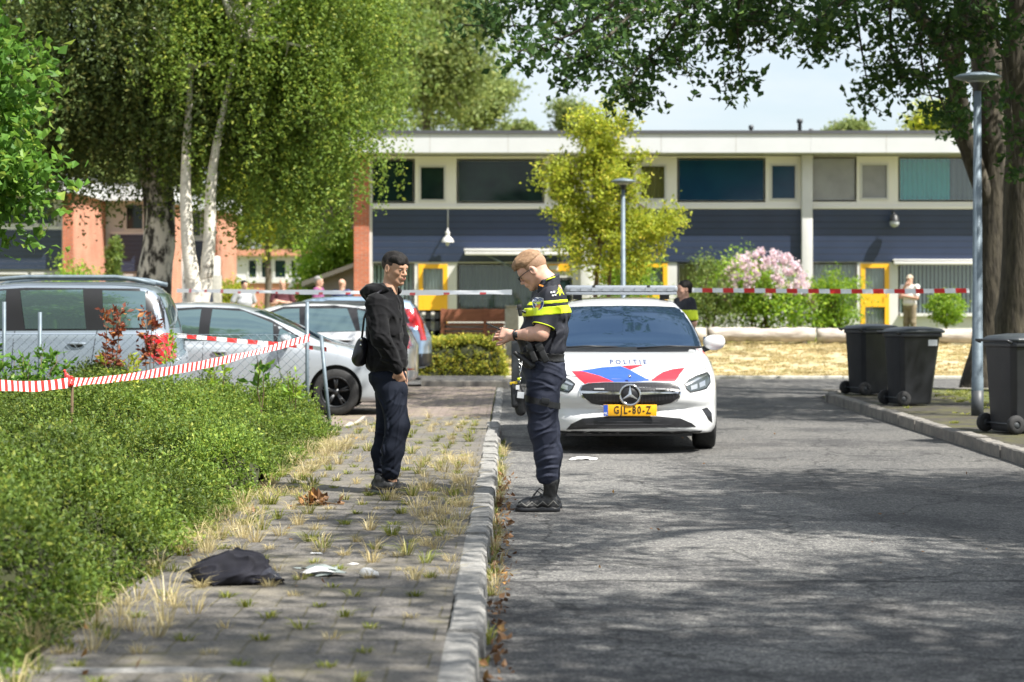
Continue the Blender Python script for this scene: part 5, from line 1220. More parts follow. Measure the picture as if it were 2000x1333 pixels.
def fproj(parent, bvh, name, poly, m, off=.004, sub=3, rev=False):
    return project(name, poly if isinstance(poly[0][0], (tuple, list)) else [poly], m, parent, bvh, (lambda u, v: ((u, -1.5, v), (0, 1, 0))) if not rev else (lambda u, v: ((u, 7, v), (0, -1, 0))), off, sub)
def sproj(parent, bvh, name, poly, m, off=.004, sub=3, side=1):
    return project(name, [poly], m, parent, bvh, lambda u, v: ((side * 2.0, u, v), (-side, 0, 0)), off, sub)
def outline(poly, w):
    """closed line strip around a polygon"""
    n = len(poly); c = Vector((sum(p[0] for p in poly) / n, sum(p[1] for p in poly) / n)); out = []
    inn = [tuple(Vector(p) + (c - Vector(p)).normalized() * w) for p in poly]
    for i in range(n): j = (i + 1) % n; out.append([poly[i], poly[j], inn[j], inn[i]])
    return out
# ================================================================== police car
PX, PYF = 1.15, 19.45
pc_ = thing('police_car', 'white marked police car with light bar and red-blue striped bonnet facing the camera', 'police car', (PX, PYF, 0), math.radians(-1.2))
st = [(0.00, .76, .50, .21, .60, .665), (.06, .82, .56, .195, .66, .73), (.18, .86, .63, .19, .735, .80), (.45, .89, .67, .18, .82, .885), (.85, .898, .69, .18, .89, .955), (1.22, .90, .74, .18, .935, 1.00),
      (1.50, .90, .74, .18, .945, 1.15), (1.95, .90, .69, .18, .955, 1.385), (2.2, .90, .63, .18, .96, 1.475), (2.6, .90, .61, .18, .965, 1.525), (3.2, .90, .60, .18, .97, 1.535), (3.8, .89, .59, .18, .98, 1.49), (4.1, .87, .60, .2, .97, 1.33), (4.3, .84, .60, .22, .93, 1.08), (4.42, .80, .60, .26, .85, .92)]
def bnose(z): return .10 * max(0, (.42 - z) / .25) ** 2 * 0 + .05 * math.exp(-((z - .44) / .05) ** 2)
body, bvh = car_body(st, M['carwhite'], pc_, [(.86, .33), (3.6, .33)], bow=.30, nose=bnose)
def c2(zx, zy, s=198): return ((1050 + zx / 3.3325 - 1000) / s - PX, EYE - (520 + zy / 3.3325 - HZ) / s)
def polyc(pts, s=198, mir=False):
    out = [c2(a, b_, s) for a, b_ in pts]; 
    return [(-x, z) for x, z in out] if mir else out
A = lambda name, pts, m, off=.004, sub=3, s=198, mir=False, par=None: fproj(par or body, bvh, name, polyc(pts, s, mir), m, off, sub)
ws = [(-.84, 1.005), (-.6, .998), (-.3, .994), (0, .993), (.3, .994), (.6, .998), (.84, 1.005), (.80, 1.12), (.745, 1.30), (.70, 1.43), (.35, 1.445), (0, 1.45), (-.35, 1.445), (-.70, 1.43), (-.745, 1.30), (-.80, 1.12)]
wsf = fproj(pc_, bvh, 'windscreen_surround', ws, M['trim'], .004, 4)
fproj(wsf, bvh, 'windscreen', [(x * .972, 1.02 + (z - .993) * .925) for x, z in ws], M['carglass'], .008, 4)
fproj(body, bvh, 'scuttle', [(-.83, .975), (.83, .975), (.84, 1.008), (0, .996), (-.84, 1.008)], M['trim'], .006, 3)
for (x0, x1) in ((-.72, -.08), (.12, .80)): MB().tube([(x0, 1.16, 1.012), ((x0 + x1) / 2, 1.20, 1.03), (x1, 1.23, 1.02)], .009, 5).build('wiper', M['black'], pc_)
# bonnet shut lines
fproj(body, bvh, 'bonnet_gap', [[(-.78, .83), (-.60, .765), (-.60, .758), (-.79, .823)], [(-.60, .765), (-.35, .742), (-.35, .735), (-.60, .758)], [(-.35, .742), (0, .735), (0, .728), (-.35, .735)], [(0, .735), (.35, .742), (.35, .735), (0, .728)], [(.35, .742), (.60, .765), (.60, .758), (.35, .735)], [(.60, .765), (.78, .83), (.79, .823), (.60, .758)]], mat('shut_line', (.12, .12, .12), .6), .0035, 2)
# grille
gp = [(272, 805), (285, 775), (330, 760), (430, 754), (600, 751), (770, 754), (865, 758), (905, 772), (924, 812), (905, 856), (860, 884), (780, 902), (600, 912), (430, 905), (345, 888), (293, 850)]
gr = A('grille', gp, M['trim'], .006, 3)
fproj(gr, bvh, 'grille_frame', outline(polyc([(602 + (a - 602) * 1.02, 832 + (b_ - 832) * 1.05) for a, b_ in gp]), .014), M['chrome'], .012, 2)
sl = []
for k in range(28):
    x = -.455 + .0338 * k; zt_, zb_2 = .690 - .10 * (abs(x) / .5) ** 4, .625
    sl.append([(x - .004, zb_2), (x + .004, zb_2), (x + .004, zt_), (x - .004, zt_)]); sl.append([(x - .004, .50 + .06 * (abs(x) / .45) ** 2), (x + .004, .50 + .06 * (abs(x) / .45) ** 2), (x + .004, .585), (x - .004, .585)])
fproj(gr, bvh, 'grille_slats', sl, mat('dark_slat', (.05, .05, .055), .3, metal=.5), .012, 0)
fproj(gr, bvh, 'grille_bar', [[(-.475, .598), (-.1, .588), (-.1, .612), (-.475, .622)], [(.1, .588), (.475, .598), (.475, .622), (.1, .612)]], M['chrome'], .022, 2)
for sg in (-1, 1): MB().box(sg * .30 - .05, sg * .30 + .05, -.045, -.02, .630, .648).build('flash_light', M['tailclear'], gr, bevel=.004)
# star emblem
em = MB(); cz = .585; ye = -.085
em.tube([(.098 * math.cos(a), ye, cz + .098 * math.sin(a)) for a in np.linspace(0, 2 * PI, 33)], .0105, 8, cap=False)
for k in range(3):
    a = PI / 2 + 2 * PI * k / 3; tip = Vector((.094 * math.cos(a), ye, cz + .094 * math.sin(a)))
    l = Vector((.020 * math.cos(a + PI / 3), ye, cz + .020 * math.sin(a + PI / 3))); r_ = Vector((.020 * math.cos(a - PI / 3), ye, cz + .020 * math.sin(a - PI / 3))); cc_ = Vector((0, ye - .012, cz)); bk = Vector((0, ye + .008, cz))
    em.add([tip, l, cc_, r_, bk], [(0, 1, 2), (0, 2, 3), (0, 4, 1), (0, 3, 4)])
em.build('star_emblem', M['chrome'], gr); MB().lathe([(.094, 0), (.09, .012), (0, .014)], (0, ye + .012, cz), 24, Matrix.Rotation(PI / 2, 3, 'X')).build('emblem_back', M['trim'], gr)
# plate
pl = MB().box(-.26, .26, -.008, .004, -.055, .055, Matrix.Translation((0.0, -.075, .435))).build('number_plate', M['plate'], pc_, bevel=.003)
MB().box(-.258, -.215, -.0095, -.008, -.053, .053, Matrix.Translation((0.0, -.075, .435))).build('plate_band', M['blue'], pl)
def flat_text(name, txt, size, sx, x, y, z, m, parent, sp=1.0, th=.001):
    bm = bmesh.new()
    for poly in text_polys(txt, size, sx, sp):
        try: bm.faces.new([bm.verts.new((u + x, y, v + z)) for u, v in poly])
        except Exception: pass
    me = bpy.data.meshes.new(name); bm.to_mesh(me); bm.free(); me.materials.append(m); o = bpy.data.objects.new(name, me); S.collection.objects.link(o); o.parent = parent; return o
flat_text('plate_lettering', 'GJL-80-Z', .106, .70, .022, -.0860, .435, M['textblack'], pl, 1.32)
flat_text('plate_lettering', 'NL', .030, 1, -.237, -.0860, .405, M['letterwhite'], pl)
# lower intakes, bumper lip
li = A('lower_intake', [(183, 1062), (215, 1022), (290, 985), (430, 971), (600, 968), (780, 969), (920, 984), (995, 1018), (1025, 1042), (880, 1042), (600, 1047), (330, 1052)], M['trim'], .005, 3)
fproj(li, bvh, 'intake_slats', [[(-.55 + .12 * k, .265 + .028 * k), (.53 - .12 * k, .265 + .028 * k), (.53 - .12 * k, .270 + .028 * k), (-.55 + .12 * k, .270 + .028 * k)] for k in range(4)], mat('slat_grey', (.06, .06, .065), .4), .010, 2)
for x in (-.045, .07): MB().lathe([(0, -.02), (.018, -.016), (.022, 0)], (x, -.06, .315), 12, Matrix.Rotation(PI / 2, 3, 'X')).build('sensor', M['chrome'], li)
for mir in (False, True):
    A('side_intake', [(1066, 930), (1104, 922), (1135, 958), (1139, 1024), (1112, 1002)], M['trim'], .005, 3, mir=mir)
    hl = A('headlight', [(941, 764), (975, 738), (1030, 714), (1112, 692), (1130, 716), (1131, 762), (1100, 800), (1050, 812), (985, 822), (958, 800)], M['trim'], .004, 3, mir=mir, par=pc_)
    A('lens', [(950, 766), (980, 744), (1035, 720), (1108, 700), (1123, 718), (1122, 758), (1094, 792), (1048, 804), (988, 813), (966, 796)], M['lampglass'], .009, 3, mir=mir, par=hl)
    A('daytime_light', [(952, 768), (1040, 728), (1105, 706), (1108, 714), (1045, 740), (985, 768), (962, 776)], M['lampsilver'], .014, 2, mir=mir, par=hl)
    A('reflector', [(990, 778), (1035, 764), (1035, 794), (992, 804)], M['lampsilver'], .013, 1, mir=mir, par=hl); A('reflector', [(1048, 760), (1090, 744), (1090, 778), (1050, 790)], M['lampsilver'], .013, 1, mir=mir, par=hl)
# livery (measured on the bonnet)
A('stripe', [(218, 685), (262, 684), (305, 690), (395, 712), (490, 749), (395, 753), (305, 764), (262, 730)], M['red'], .0045, 3)
A('stripe', [(266, 684), (330, 674), (420, 661), (540, 653), (600, 676), (725, 742), (600, 747), (492, 749), (400, 711), (310, 689)], M['blue'], .0045, 3)
A('stripe', [(546, 652), (620, 648), (697, 645), (600, 675)], M['red'], .0045, 2)
A('stripe', [(728, 744), (770, 712), (815, 688), (880, 672), (962, 664), (925, 700), (888, 748), (800, 744)], M['red'], .0045, 3)
lp = [[(u + .0, v + .888) for u, v in poly] for poly in text_polys('POLITIE', .056, 1.25, 1.62)]
fproj(body, bvh, 'lettering', lp, M['textblue'], .009, 1)
MB().lathe([(0, 0), (.016, 0), (.018, .004), (0, .005)], (0, .02, .762), 14, Matrix.Rotation(math.radians(70), 3, 'X')).build('bonnet_badge', M['chrome'], body)
for sd_ in (-1, 1):
    sproj(body, bvh, 'side_stripe', [(.75, .62), (1.1, .88), (1.45, .88), (1.25, .60)], M['red'], .004, 3, sd_)
    sproj(body, bvh, 'side_stripe', [(1.35, .60), (1.6, .90), (2.3, .90), (2.1, .58)], M['blue'], .004, 3, sd_)
    sproj(body, bvh, 'side_stripe', [(1.15, .96), (1.30, .905), (1.42, .905), (1.25, 1.0)], M['red'], .006, 2, sd_)
    sw = sproj(pc_, bvh, 'side_window_surround', [(1.45, 1.0), (2.0, 1.36), (2.4, 1.46), (3.3, 1.47), (3.9, 1.40), (4.05, 1.02)], M['trim'], .004, 4, sd_)
    sproj(sw, bvh, 'side_window', [(1.60, 1.02), (2.05, 1.34), (2.42, 1.43), (2.55, 1.43), (2.55, 1.02)], M['carglass2'], .008, 3, sd_)
    sproj(sw, bvh, 'side_window', [(2.62, 1.02), (2.62, 1.43), (3.3, 1.43), (3.5, 1.40), (3.5, 1.02)], M['carglass2'], .008, 3, sd_)
    mirror_obj(pc_, sd_ * .86, 1.62, 1.06, M['carwhite'], sd_)
    for yy in (.86, 3.6): wheel(pc_, sd_ * .785, yy, .325, M['rimdark'], side=sd_)
MB().box(-.62, .62, .15, 4.2, .17, .21).build('underbody', M['trim'], pc_)
fproj(body, bvh, 'bumper_lip', [(-.70, .200), (-.40, .193), (.40, .193), (.70, .200), (.72, .225), (-.72, .225)], M['trim'], .004, 3)
# light bar on the roof
lb = thing('light_bar', None, None, (0, 2.55, 1.545)); lb.parent = pc_
MB().box(-.62, .62, -.13, .16, .045, .125).build('lens', M['lightbar'], lb, bevel=.03, seg=3)
MB().box(-.61, .61, -.14, .17, .02, .05).build('base', M['lightbar'], lb, bevel=.01)
for x in (-.30, .30): MB().box(x - .015, x + .015, -.135, .165, .043, .128).build('divider', M['black'], lb, bevel=.005)
for x in (-.48, .48): MB().box(x - .05, x + .05, -.05, .08, -.03, .022).build('foot', M['black'], lb)
for k in range(10): MB().box(-.56 + .118 * k, -.56 + .118 * k + .07, -.136, -.128, .06, .10).build('reflector', M['lightbar'], lb)
# ================================================================== parked cars on the left
def side_details(root, bvh, wins, m, doors, handles, side, glass=M['carglass2']):
    sw = sproj(root, bvh, 'window_surround', wins[0], M['trim'], .004, 4, side)
    for w_ in wins[1:]: sproj(sw, bvh, 'side_window', w_, glass, .009, 3, side)
    body_ = [c for c in kids(root) if c.name.startswith('body')][0]
    for (ya, za, yb, zb) in doors:
        sproj(body_, bvh, 'door_gap', [(ya, za), (ya + .008, za), (yb + .008, zb), (yb, zb)], M['trim'], .002, 3, side)
    for (y, z) in handles:
        hit = bvh.ray_cast(Vector((side * 2, y, z)), Vector((-side, 0, 0)))[0]
        if hit: f = Field(.006); f.ell((hit.x + side * .018, y, z), (.018, .11, .018), .01); hd_ = f.mesh('door_handle', m, root); f = Field(.007); f.ell((hit.x, y, z - .012), (.010, .075, .035), .01); f.mesh('handle_recess', M['trim'], hd_)
# --- silver hatchback: local front = -y ; nose to the right of the picture -> rotz = +90
hb = thing('parked_car', 'silver hatchback with dark alloy wheel, nose towards the pavement behind the young man', 'car', (-1.43, 26.2, .035), math.radians(90), 'cars parked side by side on the left'); hb.scale = (.95, .95, .95)
st = [(0, .74, .46, .2, .60, .665), (.10, .80, .56, .19, .68, .74), (.35, .85, .66, .18, .78, .84), (.75, .875, .68, .18, .87, .93), (1.05, .88, .72, .18, .92, 1.00), (1.5, .88, .70, .18, .94, 1.22), (2.0, .88, .64, .18, .95, 1.42), (2.4, .88, .60, .18, .96, 1.50), (2.9, .88, .60, .18, .97, 1.515), (3.5, .87, .58, .18, .99, 1.46), (3.9, .86, .58, .19, 1.0, 1.30), (4.1, .84, .60, .2, .96, 1.12), (4.22, .80, .6, .24, .88, .94)]
bd, bv2 = car_body(st, M['silver'], hb, [(.86, .33), (3.46, .33)], bow=.32, ar=.355)
# the side facing the camera: local +x or -x ? rotz=+90 maps local +x to world +y (away), so the near side is -x
side_details(hb, bv2, [[(1.22, .985), (1.75, 1.29), (2.2, 1.44), (2.75, 1.46), (3.4, 1.42), (3.85, 1.26), (3.95, 1.03)],
    [(1.28, .995), (1.62, 1.18), (1.65, 1.0)], [(1.70, 1.0), (1.72, 1.24), (2.12, 1.40), (2.55, 1.43), (2.58, 1.01)], [(2.72, 1.01), (2.70, 1.43), (3.3, 1.39), (3.4, 1.33), (3.42, 1.03)]],
    M['silver'], [(1.66, .98, 1.58, .45), (2.64, .99, 2.64, .30), (1.58, .45, 1.56, .30)], [(2.42, .86), (3.3, .88)], -1)
for sd_ in (-1, 1):
    for yy in (.86, 3.46): wheel(hb, sd_ * .765, yy, .315, M['rimdark'], side=sd_)
mirror_obj(hb, -.83, 1.52, 1.02, M['silver'], -1); mirror_obj(hb, .83, 1.52, 1.02, M['silver'], 1)
fproj(hb, bv2, 'windscreen', [(-.72, .99), (0, .985), (.72, .99), (.66, 1.22), (.60, 1.40), (0, 1.42), (-.60, 1.40), (-.66, 1.22)], M['carglass'], .006, 4)
for sg in (-1, 1): fproj(hb, bv2, 'headlight', [(sg * .45, .66), (sg * .62, .72), (sg * .80, .78), (sg * .80, .70), (sg * .60, .60)], M['lampglass'], .006, 3)
MB().box(-.6, .6, .2, 4.0, .17, .21).build('underbody', M['trim'], hb)
# --- silver-blue tall estate with roof rails: nose to the left, tail lamp near the pavement side
ye = thing('parked_car', 'silver-blue tall estate car with roof rails and red tail lamp behind the mesh fence', 'car', (-8.05, 23.1, .035), math.radians(-90 + 3.5), 'cars parked side by side on the left'); ye.scale = (1, 1, 1.035)
st = [(0, .74, .5, .25, .75, .82), (.1, .82, .6, .24, .85, .90), (.5, .87, .68, .22, .97, 1.03), (1.0, .885, .74, .22, 1.03, 1.10), (1.6, .89, .70, .22, 1.06, 1.42), (2.0, .89, .66, .22, 1.07, 1.57), (2.5, .89, .65, .22, 1.08, 1.62), (3.4, .89, .65, .22, 1.08, 1.62), (3.85, .88, .65, .22, 1.09, 1.585), (4.02, .86, .66, .24, 1.08, 1.47), (4.14, .84, .68, .27, 1.04, 1.15), (4.20, .82, .66, .30, .80, .86)]
bd, bv3 = car_body(st, M['silverblue'], ye, [(.85, .36), (3.43, .36)], bow=.30, rbow=.10, ar=.40)
# near side here is +x
side_details(ye, bv3, [[(1.62, 1.09), (1.85, 1.40), (2.05, 1.535), (2.5, 1.56), (3.95, 1.55), (4.04, 1.44), (4.08, 1.10)],
    [(1.72, 1.11), (1.95, 1.44), (2.08, 1.515), (2.28, 1.53), (2.30, 1.11)], [(2.52, 1.11), (2.44, 1.53), (3.14, 1.54), (3.20, 1.11)], [(3.40, 1.12), (3.36, 1.53), (3.84, 1.52), (3.88, 1.12)]],
    M['silverblue'], [(2.40, 1.09, 2.36, .38), (3.32, 1.10, 3.26, .72), (3.26, .72, 3.0, .40)], [(2.2, .95), (3.10, .95)], 1)
for sd_ in (-1, 1):
    for yy in (.85, 3.43): wheel(ye, sd_ * .78, yy, .335, M['rimdark'], side=sd_)
    rl = MB().tube([(sd_ * .60, 1.95, 1.58), (sd_ * .63, 2.10, 1.645), (sd_ * .63, 2.5, 1.675), (sd_ * .63, 3.5, 1.675), (sd_ * .62, 3.72, 1.65), (sd_ * .60, 3.95, 1.60)], .026, 8); rl.build('roof_rail', M['galv'], ye)
    sproj(ye, bv3, 'tail_lamp', [(3.84, 1.05), (4.14, 1.05), (4.19, .80), (4.02, .72), (3.90, .84)], M['tailred'], .010, 3, sd_)
    fproj(ye, bv3, 'tail_lamp', [(sd_ * .60, 1.06), (sd_ * .84, 1.06), (sd_ * .84, .80), (sd_ * .66, .78)], M['tailred'], .010, 3, rev=True)
    mirror_obj(ye, sd_ * .85, 1.9, 1.15, M['silverblue'], sd_)
fproj(ye, bv3, 'rear_window', [(-.62, 1.12), (.62, 1.12), (.58, 1.50), (-.58, 1.50)], M['carglass2'], .006, 4, rev=True)
sproj(ye, bv3, 'sill_trim', [(1.32, .24), (2.98, .24), (2.98, .34), (1.32, .34)], M['trim'], .004, 3, 1)
MB().box(-.6, .6, .2, 4.0, .2, .24).build('underbody', M['trim'], ye)
# --- third car: pale silver with dark roof, tail to the right
st3 = [(0, .76, .5, .22, .66, .72), (.15, .83, .6, .2, .74, .80), (.6, .87, .68, .2, .86, .92), (1.1, .88, .74, .2, .93, 1.0), (1.6, .88, .70, .2, .95, 1.28), (2.1, .88, .64, .2, .96, 1.44), (2.6, .88, .62, .2, .97, 1.49), (3.4, .88, .60, .2, .98, 1.46), (3.9, .86, .60, .2, .98, 1.30), (4.15, .84, .62, .22, .95, 1.05), (4.25, .80, .6, .26, .80, .86)]
c3 = thing('parked_car', 'pale silver car with dark roof, its tail next to the young man', 'car', (-5.62, 31.0, .035), math.radians(-90), 'cars parked side by side on the left'); c3.scale = (.97, .97, .97)
bd, bv4 = car_body(st3, M['palecar'], c3, [(.85, .33), (3.45, .33)], bow=.3, ar=.36)
side_details(c3, bv4, [[(1.35, 1.0), (1.8, 1.28), (2.2, 1.42), (3.0, 1.44), (3.7, 1.36), (3.95, 1.05)], [(1.50, 1.01), (1.85, 1.26), (2.2, 1.38), (2.45, 1.39), (2.48, 1.02)], [(2.56, 1.02), (2.54, 1.39), (3.2, 1.39), (3.35, 1.04)], [(3.42, 1.04), (3.36, 1.37), (3.66, 1.31), (3.8, 1.06)]], M['palecar'], [(2.5, .98, 2.5, .35)], [(2.3, .88), (3.2, .9)], 1)
project('roof_panel', [[(-.56, 2.15), (.56, 2.15), (.54, 3.75), (-.54, 3.75)]], M['darkgrey'], c3, bv4, lambda u, v: ((u, v, 3), (0, 0, -1)), .005, 4)
for sd_ in (-1, 1):
    for yy in (.85, 3.45): wheel(c3, sd_ * .77, yy, .32, M['rimdark'], side=sd_)
    sproj(c3, bv4, 'tail_lamp', [(3.98, .98), (4.16, .98), (4.20, .76), (4.06, .76)], M['tailred'], .008, 3, sd_); fproj(c3, bv4, 'tail_lamp', [(sd_ * .55, .96), (sd_ * .82, .98), (sd_ * .82, .78), (sd_ * .60, .80)], M['tailred'], .008, 3, rev=True)
    fproj(c3, bv4, 'reflector', [(sd_ * .55, .42), (sd_ * .75, .42), (sd_ * .75, .45), (sd_ * .55, .45)], M['tailred'], .008, 2, rev=True); sproj(c3, bv4, 'reflector', [(4.08, .42), (4.19, .42), (4.19, .455), (4.08, .455)], M['tailred'], .008, 2, sd_)
    mirror_obj(c3, sd_ * .84, 1.65, 1.04, M['palecar'], sd_)
fproj(c3, bv4, 'rear_window', [(-.56, 1.02), (.56, 1.02), (.52, 1.36), (-.52, 1.36)], M['carglass2'], .006, 4, rev=True)
# --- fourth car: blue-grey with a tall upright red lamp
c4 = thing('parked_car', 'blue-grey compact car with tall upright red lamp, farthest of the parked row', 'car', (-5.48, 36.4, 0.05), math.radians(-90 + 4), 'cars parked side by side on the left')
st4 = [(0, .72, .5, .22, .66, .74), (.15, .80, .6, .2, .76, .84), (.5, .85, .68, .2, .92, .98), (.9, .86, .74, .2, .97, 1.06), (1.4, .86, .68, .2, .98, 1.34), (1.9, .86, .64, .2, .99, 1.50), (2.5, .86, .62, .2, 1.0, 1.53), (3.2, .86, .62, .2, 1.0, 1.51), (3.62, .85, .62, .2, 1.0, 1.44), (3.80, .84, .64, .22, .98, 1.22), (3.90, .82, .64, .24, .94, 1.0), (3.97, .80, .62, .28, .78, .84)]
bd, bv5 = car_body(st4, M['bluegrey'], c4, [(.8, .32), (3.25, .32)], bow=.3, rbow=.22, ar=.35)
side_details(c4, bv5, [[(1.2, 1.03), (1.7, 1.36), (2.1, 1.46), (3.45, 1.44), (3.6, 1.05)], [(1.35, 1.04), (1.75, 1.33), (2.1, 1.42), (2.3, 1.42), (2.32, 1.05)], [(2.4, 1.05), (2.38, 1.42), (3.1, 1.41), (3.2, 1.06)]], M['bluegrey'], [(2.36, 1.0, 2.36, .35)], [(2.2, .9), (3.1, .92)], 1)
for sd_ in (-1, 1):
    for yy in (.8, 3.25): wheel(c4, sd_ * .75, yy, .31, M['rimdark'], side=sd_)
    sproj(c4, bv5, 'tail_lamp', [(3.66, 1.32), (3.72, 1.32), (3.84, 1.06), (3.90, .74), (3.81, .74), (3.74, 1.06)], M['tailred'], .018, 4, sd_); fproj(c4, bv5, 'tail_lamp', [(sd_ * .66, 1.32), (sd_ * .71, 1.30), (sd_ * .80, 1.05), (sd_ * .81, .74), (sd_ * .75, .76), (sd_ * .72, 1.05)], M['tailred'], .018, 4, rev=True)
    mirror_obj(c4, sd_ * .82, 1.5, 1.08, M['bluegrey'], sd_)
fproj(c4, bv5, 'rear_window', [(-.52, 1.05), (.52, 1.05), (.50, 1.42), (-.50, 1.42)], M['carglass2'], .006, 4, rev=True)
fproj(c4, bv5, 'bumper', [(-.80, .26), (.80, .26), (.80, .50), (-.80, .50)], M['trim'], .008, 4, rev=True); sproj(c4, bv5, 'bumper_side', [(3.66, .26), (3.95, .26), (3.95, .50), (3.62, .50)], M['trim'], .008, 3, 1)
# ------------------------------------------------------------------ foliage
RG = np.random.default_rng(11)
def rv(n): v = RG.normal(size=(n, 3)); return v / np.linalg.norm(v, axis=1, keepdims=True)
def strands(cent, per, length, r=.10):
    """weeping twigs: leaves strung down from each centre"""
    n = len(cent); k = 4; tops = np.repeat(cent, k, 0) + RG.normal(size=(n * k, 3)) * r * 2.2; L_ = length * RG.uniform(.4, 1.3, n * k); t = RG.uniform(0, 1, (n * k, per // k)); dr = RG.normal(size=(n * k, 2)) * .16
    p = tops[:, None, :] + np.stack([dr[:, :1] * L_[:, None] * t, dr[:, 1:] * L_[:, None] * t, -L_[:, None] * t], 2); return (p + RG.normal(size=p.shape) * r * .35).reshape(-1, 3)
def leaves(name, pos, m, parent, size=.08, wr=.55, axis=None, jit=.35, up=.3, fold=True):
    """one small pointed leaf per position: two folded halves"""
    n = len(pos); pos = np.asarray(pos); a = rv(n) if axis is None else axis + rv(n) * .6; a /= np.linalg.norm(a, axis=1, keepdims=True)
    nn = rv(n) + np.array([0, 0, up * 3]); b = np.cross(a, nn); b /= np.linalg.norm(b, axis=1, keepdims=True) + 1e-9; c = np.cross(a, b)
    L_ = (size * (1 + RG.uniform(-jit, jit, n)))[:, None]; w = L_ * wr * .5
    v0 = pos; v1 = pos + a * L_ * .45 + b * w + c * w * .35; v2 = pos + a * L_; v3 = pos + a * L_ * .45 - b * w + c * w * .35
    V = np.stack([v0, v1, v2, v3], 1).reshape(-1, 3); Fq = np.arange(4 * n).reshape(n, 4)
    return mesh_np(name, V, Fq, m, parent, smooth=False)
def in_lobes(lobes, n, outer=2.4):
    vol = np.array([l[3] * l[4] * l[5] for l in lobes]) ** .8; idx = RG.choice(len(lobes), n, p=vol / vol.sum()); L_ = np.array(lobes)[idx]
    r = RG.uniform(0, 1, n) ** (1 / outer); d = rv(n); return L_[:, :3] + d * r[:, None] * L_[:, 3:6]
def clumps(cent, per, r, flat=.7, droop=0):
    n = len(cent); off = RG.normal(size=(n, per, 3)) * r * np.array([1, 1, flat]); off[:, :, 2] -= droop * np.abs(RG.normal(size=(n, per))) * r
    return (cent[:, None, :] + off).reshape(-1, 3)
def limb_path(a, b, n=7, sag=.0, wob=.06):
    a = np.array(a, float); b = np.array(b, float); L_ = np.linalg.norm(b - a); ts = np.linspace(0, 1, n); o = a + (b - a) * ts[:, None] + np.sin(ts * PI)[:, None] * np.array([0, 0, sag * L_])
    o[1:-1] += RG.normal(size=(n - 2, 3)) * wob * L_ * .3; return o
def tree(name, label, base, trunks, lobes, lm, bm_, ncl, per, clr, size, group=None, cat='tree', nlimb=14, wr=.55, droop=0, flat=.7, outer=2.4, limb_r=.07, extra=None):
    t = thing(name, label, cat, base, 0, group); B = np.array(base)
    mb = MB(); tops = []
    for path, rad in trunks:
        p = [np.array(x) for x in path]; fine = crv([list(x) + [r] for x, r in zip(p, rad)], 4)
        mb.tube([tuple(f[:3] + RG.normal(size=3) * f[3] * .05) for f in fine], [f[3] for f in fine], 14); tops.append(np.array(fine[-1][:3])); tops.append(np.array(fine[len(fine) * 2 // 3][:3]))
    tr = mb.build('trunk', bm_, t)
    cent = in_lobes(lobes, ncl, outer) if ncl < 150 else clumps(in_lobes(lobes, ncl // 9, outer), 9, clr * 1.5, .8)
    if extra is not None: cent = np.concatenate([cent, extra])
    lb_ = MB()
    for k in range(nlimb):
        c_ = cent[RG.integers(len(cent))]; tp = min(tops, key=lambda q_: np.linalg.norm(q_ - c_)); L_ = np.linalg.norm(c_ - tp)
        if L_ < .3: continue
        pth = limb_path(tp, c_, 7, .10); lb_.tube([tuple(x) for x in pth], list(np.linspace(limb_r, limb_r * .12, 7)), 6)
        for _ in range(2):
            j = RG.integers(2, 6); c2_ = pth[j] + RG.normal(size=3) * L_ * .16; lb_.tube([tuple(x) for x in limb_path(pth[j], c2_, 4)], list(np.linspace(limb_r * .4, limb_r * .08, 4)), 4)
    if lb_.v: lb_.build('branch', bm_, tr)
    pos = clumps(cent, per, clr, flat, droop) if droop < 1.5 else strands(cent, per, .85, clr * .55)
    leaves('crown', pos, lm, t, size, wr, up=.3); return t
M['bark_oak'] = mat('oak_bark', (.022, .018, .013), .95, var=(.085, .072, .050), vscale=9, bump=.03, bscale=11, vmap=(1.6, 1.6, .35), det=8)
M['bark_birch'] = mat('birch_bark', (.030, .026, .020), .8, var=(.60, .56, .48), vscale=3.0, bump=.015, bscale=12, vmap=(1.6, 1.6, .9))
M['bark_white'] = mat('white_birch_bark', (.20, .17, .13), .7, var=(.62, .58, .50), vscale=3.2, bump=.01, bscale=12, vmap=(.8, .8, 2.2))
for mk_, a_, b_ in (('bark_white', .30, .44), ('bark_birch', .46, .56)):
    for x_ in nodes_of(M[mk_])[0].nodes:
        if x_.type == 'VALTORGB': x_.color_ramp.elements[0].position = a_; x_.color_ramp.elements[1].position = b_
M['bark_mid'] = mat('brown_bark', (.07, .055, .04), .9, var=(.14, .12, .09), vscale=7, bump=.01, bscale=15, vmap=(1, 1, .4))
M['lf_oak'] = leafmat('oak_leaf', (.020, .052, .015), (.050, .105, .026), (.12, .19, .04), transl=.35, spec=.2)
M['lf_birch_shade'] = leafmat('shaded_birch_leaf', (.050, .080, .022), (.10, .145, .032), (.20, .20, .05), transl=.3)  # birch leaf with the left crown's shade darkened into its colour
M['lf_birch'] = leafmat('birch_leaf', (.10, .17, .028), (.19, .285, .042), (.34, .38, .06), transl=.42)  # same kind of leaf, lightened for the crown in the sun
M['lf_lime'] = leafmat('lime_leaf', (.055, .14, .020), (.12, .25, .034), (.26, .36, .06), transl=.40, spec=.3, rough=.5)
M['lf_mid'] = leafmat('mid_green_leaf', (0.080, 0.136, 0.029), (0.168, 0.240, 0.048), (0.288, 0.320, 0.080), transl=.35)
M['lf_far'] = leafmat('far_leaf', (0.119, 0.168, 0.049), (0.210, 0.266, 0.077), (0.308, 0.336, 0.112), transl=.35)
M['lf_yellow'] = leafmat('yellow_green_leaf', (.17, .22, .02), (.36, .42, .04), (.60, .54, .08), transl=.42)
